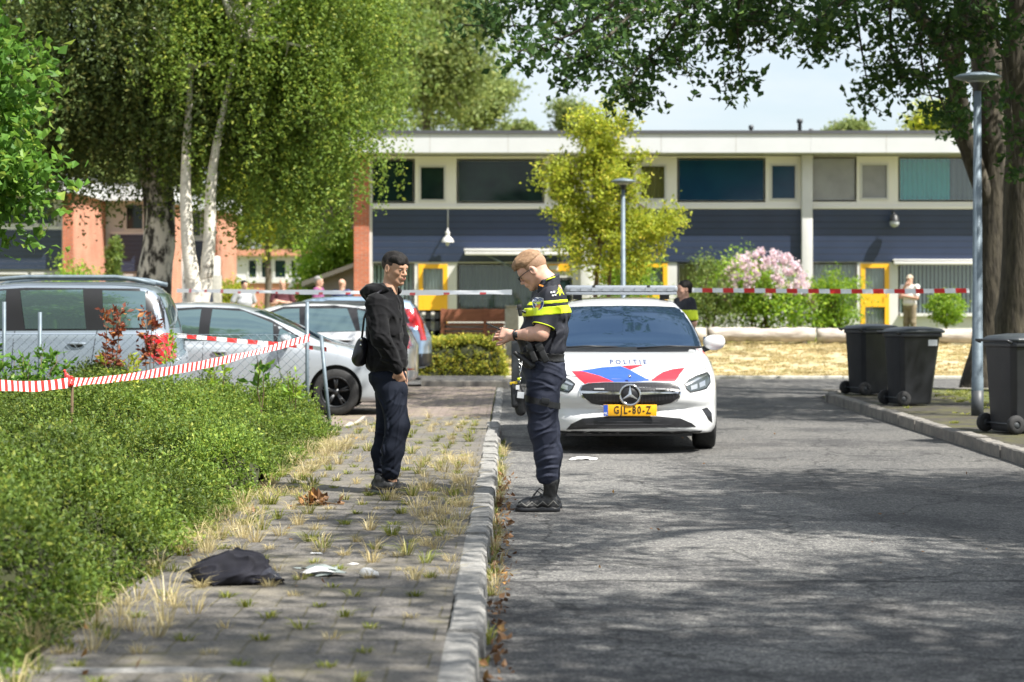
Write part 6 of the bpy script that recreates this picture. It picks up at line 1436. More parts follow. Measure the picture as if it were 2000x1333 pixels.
M['lf_bright'] = leafmat('bright_green_leaf', (0.105, 0.210, 0.018), (0.240, 0.390, 0.030), (0.420, 0.540, 0.060), transl=.4)
M['lf_hedge'] = leafmat('hedge_leaf', (.075, .135, .022), (.19, .29, .04), (.36, .40, .07), transl=.38, big=(.35, 1.15))
M['lf_hedgeback'] = leafmat('privet_leaf', (0.135, 0.180, 0.024), (0.360, 0.375, 0.045), (0.630, 0.510, 0.075), transl=.35)
M['lf_red'] = leafmat('bronze_leaf', (0.126, 0.035, 0.021), (0.294, 0.098, 0.042), (0.420, 0.196, 0.056), transl=.3)
M['twig'] = mat('twig', (.10, .065, .035), .9)
# birches behind the parked cars
s36 = 36 / F
def X_(px, Y): return (px - 1000) * Y / F
def Z_(py, Y): return EYE + (HZ - py) * Y / F
tree('birch_tree', 'broad old birch with drooping crown coloured as in shade and thick mottled double trunk behind the silver cars', (X_(300, 36), 36, .03),
    [([(.02, 0, -.1), (-.05, 0, .9), (.05, 0, 1.9), (.12, 0, 3.2), (.0, .1, 5.2), (-.2, .1, 8)], [.42, .36, .31, .25, .17, .06]), ([(-.42, .1, -.1), (-.36, .1, .9), (-.16, .1, 2.0), (-.1, .2, 3.4), (-.8, .3, 6)], [.2, .17, .15, .13, .05])],
    [(-.2, 0, 6.2, 3.0, 2.4, 2.2), (-1.6, -.3, 5.1, 1.6, 1.4, 1.2), (1.2, -.2, 4.9, 1.6, 1.5, 1.5), (-2.3, 0, 6.5, 1.2, 1.5, 2.6), (0, 0, 8.6, 2.4, 2.2, 1.9), (-.8, -.5, 3.6, .40, .4, .6), (-2.4, -.2, 4.4, .6, .6, .5), (1.9, 0, 6.3, 1.3, 1.3, 1.9)],
    M['lf_birch_shade'], M['bark_birch'], 2300, 76, .20, .085, nlimb=22, droop=1.6, flat=.9)
tree('birch_tree', 'white-barked forked birch with sunlit yellow-green crown behind the silver hatchback', (X_(385, 34.5), 34.5, .03),
    [([(-.08, 0, -.1), (-.02, 0, .8), (.0, 0, 1.5), (-.14, 0, 2.3), (-.2, .0, 3.6), (-.1, 0, 5.5)], [.24, .19, .165, .12, .09, .04]), ([(.02, 0, 1.2), (.14, 0, 1.8), (.22, 0, 2.6), (.28, 0, 3.8), (.7, 0, 6)], [.15, .12, .11, .08, .03]), ([(-.28, .1, -.1), (-.26, .1, .8), (-.16, .1, 1.5)], [.13, .12, .09])],
    [(1.0, .9, 5.6, 1.9, 1.2, 1.9), (2.1, .3, 6.2, 1.5, 1.2, 1.6), (.6, .9, 4.2, .9, .5, .8), (1.4, .4, 4.0, .75, .6, 1.0), (2.2, .2, 4.7, .8, .7, .9), (1.0, .3, 7.6, 2.0, 1.4, 1.6), (1.9, .3, 3.6, .45, .5, .7), (.3, -.3, 6.1, .8, .5, .8), (-.15, -.6, 5.7, .75, .35, 1.1), (.35, -.6, 5.0, .35, .25, .6)],
    M['lf_birch'], M['bark_white'], 1200, 76, .18, .075, nlimb=16, droop=1.8, flat=.9)
# near lime at the left edge, trunk just out of the picture
tree('lime_tree', 'near leafy lime tree reaching in at the left edge', (-6.3, 19.0, .1), [([(0, 0, -.1), (.05, 0, 1.5), (.1, 0, 3.5), (.2, 0, 6)], [.16, .13, .10, .04])],
    [(.62, 0, 3.1, 1.2, 1.1, 1.45), (.35, 0, 4.5, 1.2, 1.1, 1.2), (.95, -.1, 2.35, .80, .8, .60), (1.35, -.1, 3.3, .45, .5, .7), (.2, 0, 5.6, 1.0, 1, 1.0)], M['lf_lime'], M['bark_mid'], 720, 30, .15, .10, nlimb=14, wr=.85, outer=3)
# trees behind the houses
def simple_tree(label, px, pytop, pybot, wpx, Y, lm, zg=0, ncl=260, per=40, trunkr=.22, size=.16, group='trees behind the houses', bark='bark_mid'):
    x = X_(px, Y); zt, zb, w = Z_(pytop, Y), Z_(pybot, Y), wpx * Y / F / 2; h_ = (zt - zb) / 2; zc = (zt + zb) / 2
    lob = [(0, 0, zc, w * .75, w * .7, h_ * .9)] + [(RG.uniform(-.5, .5) * w, RG.uniform(-.4, .4) * w, zc + RG.uniform(-.6, .7) * h_, w * RG.uniform(.35, .55), w * .5, h_ * RG.uniform(.25, .42)) for _ in range(7)]
    return tree('tree', label, (x, Y, zg), [([(0, 0, -.2), (.1, 0, zb * .6 + .3), (0, 0, zc), (0, 0, zt - h_ * .3)], [trunkr * 1.3, trunkr, trunkr * .6, trunkr * .2])], lob, lm, M[bark], ncl, per, min(w, h_) * .13 + .10, size, group, nlimb=10, limb_r=trunkr * .5)
simple_tree('tall full green tree rising behind the left end of the house roof', 830, -60, 262, 290, 78, M['lf_far'], ncl=620, per=46, size=.20)
simple_tree('second green tree behind the roof, partly hidden by the taller one', 930, 120, 262, 130, 84, M['lf_far'], ncl=240, size=.2)
simple_tree('dark green tree with a thick leaning trunk left of the brick end', 640, 150, 420, 230, 60, M['lf_mid'], ncl=460, per=44, trunkr=.42, size=.15)
simple_tree('tall tree behind the birch crown, left of the house', 690, -80, 300, 240, 68, M['lf_mid'], ncl=460, per=44, size=.18)
simple_tree('slim trees with sunlit foliage in front of the far pink building', 520, 300, 500, 170, 92, M['lf_yellow'], ncl=260, size=.2, trunkr=.16)
simple_tree('slim street tree seen left of the far pink building', 590, 340, 500, 90, 95, M['lf_mid'], ncl=160, size=.2, trunkr=.14)
simple_tree('small round tree top peeping over the roof left of the oak', 1650, 236, 290, 100, 95, M['lf_far'], ncl=90, size=.22)
simple_tree('pale willow top showing over the roof beside the oak trunk', 1830, 212, 300, 140, 92, M['lf_yellow'], ncl=150, size=.22)
simple_tree('small dark tree top over the roof behind the young tree', 1120, 195, 290, 95, 88, M['lf_far'], ncl=110, size=.2)
simple_tree('low tree top over the roof next to the tallest tree', 1010, 238, 290, 90, 90, M['lf_far'], ncl=80, size=.2)
# far wood closing the view on the left
wl = []
for k in range(34): wl.append((RG.uniform(-52, -6), RG.uniform(125, 140), RG.uniform(2, 17), RG.uniform(3, 6), 3, RG.uniform(3, 5)))
pos = clumps(in_lobes(wl, 2600, 3), 26, .8); o = leaves('distant_wood', pos, M['lf_far'], None, .42, .7); tag(o, kind='stuff')
# young yellow-green tree on the lawn
yt = tree('young_tree', 'slender yellow-green young tree with two thin stems on the lawn by the lamp', (X_(1172, 42), 42, .13),
    [([(-.15, 0, -.1), (-.12, 0, 1.2), (-.02, 0, 2.6), (.1, 0, 4.6), (.15, 0, 5.5)], [.055, .05, .045, .03, .012]), ([(.17, 0, -.1), (.17, 0, 1.2), (.25, 0, 2.4), (.45, 0, 3.6)], [.05, .045, .035, .012])],
    [(.05, 0, 3.9, .95, .8, 1.1), (-.1, 0, 4.9, .62, .55, .75), (-.75, 0, 4.0, .58, .4, .5), (.75, .1, 2.8, .80, .5, .62), (1.15, 0, 3.0, .50, .3, .26), (-.45, 0, 2.9, .6, .5, .8), (.15, 0, 2.6, .85, .6, .85), (.05, 0, 5.5, .26, .2, .5)],
    M['lf_yellow'], M['twig'], 900, 24, .10, .085, nlimb=22, limb_r=.025, outer=2.8)
# shrubs by the houses
def shrub(name, label, px, pytop, pybot, wpx, Y, lm, ncl=160, per=36, size=.07, cat='shrub', extra=None, stems=6):
    x = X_(px, Y); zg = tz(Y); zt = Z_(pytop, Y) - zg; w = wpx * Y / F / 2; h_ = zt / 2
    lob = [(0, 0, h_ * .95, w * .85, w * .7, h_ * .95)] + [(RG.uniform(-.5, .5) * w, RG.uniform(-.4, .4) * w, h_ * RG.uniform(.6, 1.5), w * .42, w * .4, h_ * .38) for _ in range(6)]
    st_ = [([(RG.uniform(-.2, .2) * w, 0, -.05), (RG.uniform(-.5, .5) * w, 0, zt * .7)], [.03, .012]) for _ in range(stems)]
    return tree(name, label, (x, Y, zg), st_, lob, lm, M['twig'], ncl, per, min(w, h_) * .16 + .03, size, None, cat, nlimb=4, limb_r=.015, outer=3)
hy = shrub('hydrangea', 'large hydrangea bush covered in pale pink flower heads before the middle house', 1490, 500, 660, 190, 49.5, M['lf_bright'], ncl=300, per=40, size=.09, cat='flowering shrub')
M['bloom'] = leafmat('pink_bloom', (.62, .44, .48), (.78, .66, .68), (.70, .64, .78), transl=.3)
hw, hh_ = 95 * 49.5 / F, Z_(500, 49.5) - tz(49.5)
fp = []
for k in range(150):
    a = RG.uniform(0, 2 * PI); t_ = RG.uniform(.30, 1.0); rr = math.sqrt(max(0, 1 - (t_ * 1.0 - .18) ** 2)) if t_ < 1 else .3
    x = rr * math.cos(a) * hw * 1.02; y_ = -abs(rr * math.sin(a)) * hw * .75 * (1 if RG.uniform() < .8 else -1); z = hh_ * (.25 + .77 * t_ * math.sqrt(max(.02, 1 - (x / (hw * 1.15)) ** 2)))
    if z < hh_ * .50 and RG.uniform() < .75: continue
    fp.append((x, y_, z))
leaves('flower_head', clumps(np.array(fp) * [1.06, 1.1, 1.03], 60, .042, 1), M['bloom'], hy, .055, .9)
shrub('bush', 'loose olive-green bush between the police car and the hydrangea', 1385, 505, 655, 110, 49, M['lf_mid'], ncl=170, per=30, size=.07)
shrub('bush', 'dense fresh green bush left of the full-height yellow door', 1632, 520, 650, 96, 49.5, M['lf_bright'], ncl=200, per=40, size=.07)
shrub('bush', 'dark green bush behind the slender young tree', 1235, 480, 650, 110, 50, M['lf_bright'], ncl=180, per=40, size=.08)
shrub('bush', 'big bright green bush by the shed roof left of the brick end', 648, 420, 640, 130, 59, M['lf_bright'], ncl=300, per=40, size=.12)
shrub('bush', 'clipped pale green bush in front of the nearest left house', 150, 505, 640, 130, 52, M['lf_bright'], ncl=180, per=40, size=.10)
shrub('bush', 'low yellow-green bush behind the hatchback roof', 450, 540, 640, 110, 53, M['lf_yellow'], ncl=140, per=40, size=.09)
shrub('bush', 'climbing green shrub against the navy house between the birch trunks', 222, 445, 640, 34, 70, M['lf_mid'], ncl=90, per=40, size=.12)
bl = tree('ball_tree', 'small clipped ball-headed tree on a thin stem in front of the vertical blinds', (X_(1848, 49), 49, .52), [([(0, 0, 0), (0, 0, .6)], [.03, .025])], [(0, 0, .80, .46, .44, .42)], M['lf_bright'], M['twig'], 110, 34, .06, .07, nlimb=4, limb_r=.01, outer=4)
# grass fringe below the houses
# --- oak group at the right edge
s33 = 33
sprays = [((1240, -60), (1100, 40), (925, 50)), ((1250, -40), (1130, 60), (1000, 105)), ((1280, -20), (1180, 80), (1105, 155)), ((1360, -20), (1290, 90), (1235, 150), (1240, 205)), ((1330, -40), (1230, 50), (1190, 140)),
    ((1400, -40), (1350, 50), (1320, 125)), ((1450, -40), (1440, 60), (1452, 165)), ((1520, -50), (1500, 30), (1478, 90)), ((1600, -50), (1610, 40), (1590, 95)), ((1660, -40), (1680, 80), (1700, 200)),
    ((1740, -20), (1740, 90), (1760, 150)), ((1800, -20), (1800, 120), (1835, 235)), ((1860, 20), (1830, 160), (1870, 260)), ((1900, -20), (1960, 120), (1985, 330)), ((1780, 0), (1850, 60), (1990, 60)), ((1150, -50), (1020, -10), (945, 15)), ((1300, -60), (1200, -10), (1060, 10)), ((1550, -60), (1500, 10), (1420, 40)), ((1700, -60), (1640, 10), (1560, 55))]
oak = thing('oak_tree', 'big oak with several dark stems at the right edge, boughs hanging across the top', 'tree', (6.9, 31.8, .1)); OB = np.array([6.9, 31.8, .1])
def W_(px, py, Y): return np.array(P(px, py, Y)) - OB
tk = MB()
def stem(pts, rad):
    fine = crv([list(p) + [r] for p, r in zip(pts, rad)], 5); tk.tube([tuple(f[:3] + RG.normal(size=3) * f[3] * .04) for f in fine], [f[3] for f in fine], 16)
stem([W_(1918, 770, 32), W_(1930, 700, 32), W_(1936, 560, 32), W_(1940, 330, 32), W_(1925, 100, 32), W_(1915, -60, 32), W_(1930, -500, 32)], [.42, .30, .27, .25, .25, .23, .12])
stem([W_(1990, 770, 30.5), W_(1985, 690, 30.5), W_(1990, 560, 30.5), W_(2000, 300, 30.5), W_(1990, 60, 30.5), W_(2040, -300, 30.5)], [.50, .36, .31, .28, .23, .1])
stem([W_(1938, 420, 32), W_(1905, 330, 31.8), W_(1876, 230, 31.6), W_(1868, 120, 31.2), W_(1890, -80, 31)], [.16, .15, .16, .13, .1])
stem([W_(1885, 235, 31.7), W_(1858, 130, 31.2), W_(1820, 60, 30.6), W_(1760, -10, 29.8), W_(1690, -120, 28), W_(1560, -260, 26.5)], [.12, .115, .105, .10, .08, .05])
stem([W_(1900, -120, 31), W_(1700, -230, 29), W_(1450, -260, 27), W_(1250, -200, 26)], [.16, .12, .08, .04])
otr = tk.build('trunk', M['bark_oak'], oak)
cent = []; bb = MB()
for sp_ in sprays:
    Y = RG.uniform(24.5, 29); pts = crv([[*p_, Y + RG.uniform(-.8, .8)] for p_ in sp_], 8); w3 = [W_(*p_[:2], p_[2]) for p_ in pts]
    bb.tube([tuple(x) for x in w3], list(np.linspace(.030, .006, len(w3))), 5)
    for i, c_ in enumerate(w3):
        fr = i / len(w3)
        for _ in range(3):
            o_ = RG.normal(size=3) * np.array([.27, .5, .16]) * (1.15 - .55 * fr); e_ = c_ + o_; cent.append(e_)
            if RG.uniform() < .5: bb.tube([tuple(c_), tuple((c_ + e_) / 2 + RG.normal(size=3) * .03), tuple(e_)], [.010, .007, .004], 4)
for _ in range(60):
    px = RG.uniform(1060, 1990); py = RG.uniform(-170, -20); cent.append(W_(px, py, RG.uniform(24, 30)))
for _ in range(70): cent.append(W_(RG.uniform(1840, 2080), RG.uniform(-150, 300), RG.uniform(33, 36)))
bb.build('branch', M['bark_oak'], otr)
cent = np.array(cent); top = in_lobes([(-1, -1, 9.5, 4.5, 4.5, 2.6), (-3, -2.5, 8.3, 3.2, 3, 1.3), (1.5, 1, 8, 3.5, 3.5, 2.5)], 420) 
leaves('crown', np.concatenate([clumps(cent, 11, .08, .9), clumps(top, 40, .26)]), M['lf_oak'], oak, .115, .62)
# oaks along the right verge beside and behind the camera: they throw the dappled shade over the street
def shade_oak(label, x, y, seed, ncl, lob=None):
    tree('oak_tree', label, (x, y, .1), [([(0, 0, -.1), (.05, 0, 2.5), (-.1, .1, 5), (0, 0, 8.5)], [.36, .28, .22, .07])],
        lob or [(0, 0, 8.6, 3.9, 4.2, 2.6), (-2.2, -.6, 7.4, 2.6, 2.8, 1.3), (1.5, 1.6, 8, 2.6, 2.6, 2), (-.4, 2.2, 7.0, 2.4, 2.2, 1.2)], M['lf_oak'], M['bark_oak'], ncl, 56, .24, .13, 'street oaks on the right verge', nlimb=26, outer=1.9, limb_r=.09)
shade_oak('street oak out of the picture beside the nearest wheelie bin', 8.1, 25.3, 1, 540)
shade_oak('street oak out of the picture beside the young man and officer', 8.45, 10.4, 2, 600)
shade_oak('street oak out of the picture level with the camera', 7.3, 4.0, 3, 560)
shade_oak('street oak out of the picture behind the camera', 8.0, -3.6, 4, 520)
# ------------------------------------------------------------------ hedges
def surf_hedge(name, label, x0, x1, y0, y1, top, lm, n, size, core, edge=.5, sprig=.16, per=9, base=.1, cat='hedge', loc=(0, 0, 0), bumps=.12, wavy=0):
    h_ = thing(name, label, cat, loc); n = int(n)
    def H(X, Y):
        a = np.minimum(np.minimum(X - x0, x1 - X + wavy * (np.sin(Y * 1.35 + .6) + .6 * np.sin(Y * 3.1) - .9)), np.minimum(Y - y0, y1 - Y)) / edge; a = np.clip(a, 0, 1)
        return base + (top - base + bumps * np.sin(X * 1.7 + 1.3 * np.sin(Y * .9)) * np.cos(Y * 1.25 + X * .6) + bumps * .5 * np.sin(X * 4.1 + Y * 3.3) * np.cos(Y * 2.3 - X * 1.9) + bumps * .35 * np.sin(X * 9 - Y * 5) * np.sin(Y * 7.7)) * np.sqrt(1 - (1 - a) ** 2)
    # solid sheet closing the hedge, coloured dark for the shaded gaps between leaves
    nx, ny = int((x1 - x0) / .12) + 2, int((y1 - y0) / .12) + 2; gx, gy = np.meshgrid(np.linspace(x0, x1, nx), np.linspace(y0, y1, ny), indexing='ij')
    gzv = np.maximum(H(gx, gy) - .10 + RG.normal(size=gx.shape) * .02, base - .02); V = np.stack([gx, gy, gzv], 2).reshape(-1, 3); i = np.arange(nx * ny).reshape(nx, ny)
    Fq = np.stack([i[:-1, :-1], i[1:, :-1], i[1:, 1:], i[:-1, 1:]], 2).reshape(-1, 4); mesh_np('dark_core', V, Fq, core, h_)
    # sprigs of leaves growing out of the surface
    X = RG.uniform(x0, x1, n); Y = RG.uniform(y0, y1, n); e = .02; Z = H(X, Y)
    nx_, ny_ = -(H(X + e, Y) - H(X - e, Y)) / (2 * e), -(H(X, Y + e) - H(X, Y - e)) / (2 * e)
    area = np.sqrt(1 + np.minimum(nx_ ** 2 + ny_ ** 2, 30)); keep = (RG.uniform(size=n) < area / 4.0) & (RG.uniform(size=n) < .78 + .35 * np.sin(X * 6.3 + 2 * np.sin(Y * 2.9)) * np.cos(Y * 5.2 + X)); keep &= X > -(Y * .262 + .7);
    X, Y, Z, nx_, ny_ = X[keep], Y[keep], Z[keep], nx_[keep], ny_[keep]; m_ = len(X)
    N = np.stack([np.clip(nx_, -3, 3), np.clip(ny_, -3, 3), np.ones(m_)], 1); N /= np.linalg.norm(N, axis=1, keepdims=True)
    Z = Z - RG.uniform(0, 1, m_) * np.clip(Z - base, 0, 1) * (np.abs(N[:, 2]) < .6)
    base_ = np.stack([X, Y, Z], 1) - N * RG.uniform(.02, .12, m_)[:, None]; D = N * .8 + rv(m_) * .75 + np.array([0, 0, .35]); D /= np.linalg.norm(D, axis=1, keepdims=True)
    ln = sprig * RG.uniform(.5, 1.4, m_); t_ = np.linspace(.1, 1, per)
    pos = base_[:, None, :] + D[:, None, :] * (ln[:, None] * t_[None])[:, :, None] + RG.normal(size=(m_, per, 3)) * size * .35
    ax_ = np.repeat(D, per, 0) * .5 + rv(m_ * per); leaves('foliage', pos.reshape(-1, 3), lm, h_, size, .6, axis=ax_, up=.25)
    return h_
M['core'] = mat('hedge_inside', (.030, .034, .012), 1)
surf_hedge('hedge', 'sprawling low green hedge filling the left foreground beside the pavement', -7.2, -1.84, 6.9, 21.2, .47, M['lf_hedge'], 330000, .028, M['core'], edge=.75, sprig=.17, per=11, bumps=.21, wavy=.2)
surf_hedge('hedge', 'clipped yellow-green hedge across the end of the car park behind the kerb', X_(800, 38.5), -.15, 38.4, 39.8, .70, M['lf_hedgeback'], 9000, .055, M['core'], edge=.28, sprig=.12, per=9, base=.02, bumps=.05)
# upright shoots between hedge and fence
def shoot(label, px, pyt, Y, lm, n=3, size=.07, spread=.12, wr=.5, name='shrub_shoot', zb=.35, dens=22):
    t = thing(name, label, 'plant', (X_(px, Y), Y, .1)); mb = MB(); pos = []; ax_ = []
    H_ = Z_(pyt, Y) - .1
    for k in range(n):
        tx, ty = RG.uniform(-spread, spread), RG.uniform(-spread, spread); h_ = H_ * RG.uniform(.8, 1)
        pth = [np.array([tx * f, ty * f, h_ * f]) + RG.normal(size=3) * .01 for f in np.linspace(0, 1, 6)]; mb.tube([tuple(p_) for p_ in pth], list(np.linspace(.008, .003, 6)), 5)
        for j in range(int(dens * (h_ - zb))):
            f = RG.uniform(zb / h_, 1); c_ = np.array([tx * f, ty * f, h_ * f]); d_ = rv(1)[0]; d_[2] = abs(d_[2]) * .6 + .15
            for q_ in range(3): pos.append(c_ + d_ * size * .5 * q_); ax_.append(d_ + RG.normal(size=3) * .4)
    mb.build('stem', M['twig'], t); leaves('foliage', np.array(pos), lm, t, size, wr, axis=np.array(ax_), up=.2); return t
shoot('bronze-leaved shoot standing before the rear door of the silver-blue estate car', 213, 600, 19.6, M['lf_red'], 4, .07, .13, zb=.75, dens=34)
shoot('bronze-leaved shoot beside the red tail lamp of the silver-blue estate car', 290, 598, 19.6, M['lf_red'], 3, .07, .10, zb=.75, dens=34)
shoot('bright green leafy shoots at the left edge above the hedge', 40, 665, 19.3, M['lf_lime'], 9, .075, .35, zb=.5, dens=34)
shoot('bright green leafy shoots at the left edge nearer the fence post', 85, 685, 19.5, M['lf_lime'], 6, .075, .25, zb=.5, dens=34)
shoot('green shoot right of the estate car tail lamp', 338, 650, 19.8, M['lf_bright'], 3, .06, .08, zb=.6)
shoot('broad-leaved green shoot in front of the hatchback door', 510, 665, 19.6, M['lf_lime'], 2, .11, .06, wr=.45, zb=.55, dens=16)
shoot('short green shoot left of the broad-leaved one', 430, 685, 19.5, M['lf_bright'], 3, .07, .12, zb=.5)
shoot('short green shoot near the corner fence posts', 570, 715, 19.8, M['lf_bright'], 3, .07, .10, zb=.4)
shoot('low pale shoot under the bronze leaves', 240, 690, 19.3, M['lf_yellow'], 5, .06, .25, zb=.45, dens=30)
# ------------------------------------------------------------------ street furniture
def lamp_post(label, px, ptop, Y, zg, headw, r0):
    x = X_(px, Y); zt = Z_(ptop, Y); l = thing('street_lamp', label, 'street lamp', (x, Y, zg), 0, None); H_ = zt - zg
    MB().tube([(0, 0, -.1), (0, 0, .45), (0, 0, .46), (0, 0, H_ - .22)], [r0, r0, r0 * .93, r0 * .62], 16).build('pole', M['galv'], l)
    MB().tube([(0, 0, -.05), (0, 0, .30)], [r0 * 1.04, r0 * 1.03], 16).build('base_sleeve', M['darkgrey'], l)
    MB().lathe([(r0 * .62, H_ - .24), (r0 * .8, H_ - .20), (r0 * 1.5, H_ - .12), (r0 * 1.3, H_ - .09)], (0, 0, 0), 16).build('collar', M['black'], l)
    w = headw / 2; hd_ = MB().lathe([(0, H_), (w * .35, H_ - .012), (w * .8, H_ - .04), (w, H_ - .065), (w * .97, H_ - .08), (w * .55, H_ - .115), (r0, H_ - .12)], (0, 0, 0), 36).build('lamp_head', M['galv'], l)
    MB().lathe([(w * .5, H_ - .117), (w * .45, H_ - .135), (r0, H_ - .14)], (0, 0, 0), 24).build('diffuser', M['lightbar'], hd_); return l
lamp_post('near street lamp with flat disc head beside the oak stems', 1909, 140, 24.0, .12, .57, .072)
lamp_post('far street lamp with flat disc head in front of the young tree', 1217, 348, 40.0, .02, .51, .062)
# wheelie bins
def wheelie_bin(label, px, Y, rot, lab=True, sc=1.0):
    o = thing('wheelie_bin', label, 'wheelie bin', (X_(px, Y), Y, .118), rot, 'wheelie bins on the right verge'); o.scale = (sc, sc, sc)
    # opening side -y ; hinge and wheels at +y
    def ring(w0, y0, y1, z, c=.05): return [(-w0 + c, y0, z), (w0 - c, y0, z), (w0, y0 + c, z), (w0, y1 - c, z), (w0 - c, y1, z), (-w0 + c, y1, z), (-w0, y1 - c, z), (-w0, y0 + c, z)]
    rs = [ring(.21, -.19, .24, .02), ring(.22, -.20, .25, .06), ring(.262, -.305, .285, .90), ring(.285, -.33, .30, .905), ring(.285, -.33, .30, .955)]
    vs = sum(rs, []); fs = [(i * 8 + k, i * 8 + (k + 1) % 8, (i + 1) * 8 + (k + 1) % 8, (i + 1) * 8 + k) for i in range(4) for k in range(8)] + [tuple(range(8))[::-1], tuple(range(32, 40))]
    MB().add(vs, fs).build('bin_body', M['binplastic'], o, bevel=.008)
    rs = [ring(.30, -.36, .30, .957, .06), ring(.305, -.37, .305, .985, .06), ring(.27, -.33, .27, 1.015, .07), ring(.12, -.18, .12, 1.04, .05)]
    vs = sum(rs, []); fs = [(i * 8 + k, i * 8 + (k + 1) % 8, (i + 1) * 8 + (k + 1) % 8, (i + 1) * 8 + k) for i in range(3) for k in range(8)] + [tuple(range(8))[::-1], tuple(range(24, 32))]
    ld = MB().add(vs, fs).build('lid', M['binlid'], o, bevel=.008)
    MB().box(-.05, .05, -.40, -.35, .96, .98).build('lid_grip', M['binlid'], ld)
    MB().tube([(-.27, .31, .95), (-.27, .36, .97), (.27, .36, .97), (.27, .31, .95)], .016, 8).build('handle', M['binplastic'], o)
    for sx in (-1, 1):
        wv = MB().lathe([(.04, -.025), (.095, -.028), (.10, -.01), (.10, .01), (.095, .028), (.04, .025)], (sx * .265, .25, .10), 24, Matrix.Rotation(PI / 2, 3, 'Y')).build('wheel', M['tyre'], o)
        MB().lathe([(0, -.018), (.045, -.016), (.05, 0), (.045, .016), (0, .018)], (sx * .265, .25, .10), 14, Matrix.Rotation(PI / 2, 3, 'Y')).build('hub', M['darkgrey'], wv)
    MB().tube([(-.26, .25, .10), (.26, .25, .10)], .012, 8).build('axle', M['darkgrey'], o)
    if lab: MB().box(-.266, -.2615, -.24, -.11, .79, .87, Matrix.Rotation(-.0, 4, 'X')).build('address_sticker', M['letterwhite'], o)
    return o
M['binplastic'] = mat('charcoal_bin_plastic', (.016, .018, .022), .42, var=(.026, .028, .032), vscale=5, bump=.001, bscale=60)
M['binlid'] = mat('grey_bin_lid', (.030, .036, .042), .4, var=(.05, .058, .062), vscale=4)
wheelie_bin('farther wheelie bin, partly hidden behind the middle one', 1699, 29.4, math.radians(112))
wheelie_bin('middle wheelie bin with white sticker, in front of another bin', 1780, 26.4, math.radians(106))
wheelie_bin('nearest wheelie bin cut off by the right picture edge', 1993, 20.9, math.radians(112), False)
# log fence across the lawn
M['log'] = mat('bleached_log', (.24, .20, .17), .9, var=(.55, .50, .44), vscale=3.5, bump=.02, bscale=9, vmap=(.5, 2, 2))
def logbeam(label, p0, p1, Y, ytop, ybot):
    a, b_ = X_(p0, Y), X_(p1, Y); zc = (Z_(ytop, Y) + Z_(ybot, Y)) / 2; r = (Z_(ytop, Y) - Z_(ybot, Y)) / 2
    o = thing('log_rail', label, 'log rail', ((a + b_) / 2, Y, tz(Y)), 0, 'low log rails edging the lawn'); n = 14; L_ = b_ - a
    MB().tube([(-L_ / 2 + L_ * i / n, RG.uniform(-.02, .02), zc - tz(Y) + RG.uniform(-.015, .015)) for i in range(n + 1)], [r * RG.uniform(.88, 1.06) for _ in range(n + 1)], 12).build('log', M['log'], o)
    for x in (-L_ * .4, L_ * .4): MB().tube([(x, .05, -.1), (x, .05, zc - tz(Y))], .08, 8).build('support', M['log'], o)
logbeam('pale bleached log rail right of the police car', 1384, 1592, 45.5, 640, 668)
logbeam('grey-brown log rail behind the wheelie bins', 1596, 1762, 45.5, 641, 670)
logbeam('brown rough log rail right of the bins, under the ball tree', 1766, 1990, 45.5, 643, 671)
logbeam('short log rail hidden behind the police car', 1180, 1380, 45.5, 641, 669)
# fences and cabinet near the first house
M['brownwood'] = mat('reddish_brown_boards', (.20, .065, .035), .6, var=(.27, .10, .055), vscale=3, vmap=(.4, 1, 6))
fn = thing('slat_fence', 'reddish-brown board fence with white gaps in front of the curtained window', 'fence', (X_(927, 44), 44, .3)); w2 = (X_(986, 44) - X_(868, 44)) / 2
def zz(py): return Z_(py, 44) - .3
for (t0, t1) in ((604, 629), (632.5, 636), (641, 645), (649, 653), (657, 668)): MB().box(-w2, w2, -.03, .03, zz(t1), zz(t0)).build('board', M['brownwood'], fn)
for x in (-w2 - .04, w2 * .35, w2 + .04): MB().box(x - .04, x + .04, -.05, .05, -.1, zz(603)).build('post', M['brownwood'] if x < w2 * .9 else M['concrete'], fn)
MB().box(-w2 + .02, w2 - .02, .10, .14, -.1, zz(631)).build('backing', M['white'], fn)
gt = thing('garden_gate', 'black garden gate pierced by rows of upright slots left of the brown fence', 'gate', (X_(840, 44), 44, .3)); gw = .30
gm = MB(); cols = [-.27, -.09, .09, .27]
for i in range(3):
    xa, xb = -.30 + .2 * i, -.30 + .2 * i + .12
    gm.box(xa, xb, -.02, .02, zz(660), zz(606))
gm.box(.30, .36, -.02, .02, zz(660), zz(606)); gm.box(-.18, .30, -.02, .02, zz(610), zz(606)); gm.box(-.18, .30, -.02, .02, zz(628), zz(623)); gm.box(-.18, .30, -.02, .02, zz(660), zz(646)); gm.build('gate_panel', M['black'], gt)
MB().box(-.30, .36, .06, .09, zz(660), zz(607)).build('backing', M['cream'], gt)
pp_ = thing('concrete_post', 'pale concrete post at the end of the brown board fence', 'post', (X_(1001, 43), 43, .25)); MB().box(-.13, .13, -.12, .12, -.1, Z_(600, 43) - .25).build('post', M['concrete'], pp_, bevel=.015); MB().box(-.16, .16, -.15, .15, Z_(600, 43) - .25, Z_(597, 43) - .25).build('cap', M['concrete'], pp_, bevel=.01)
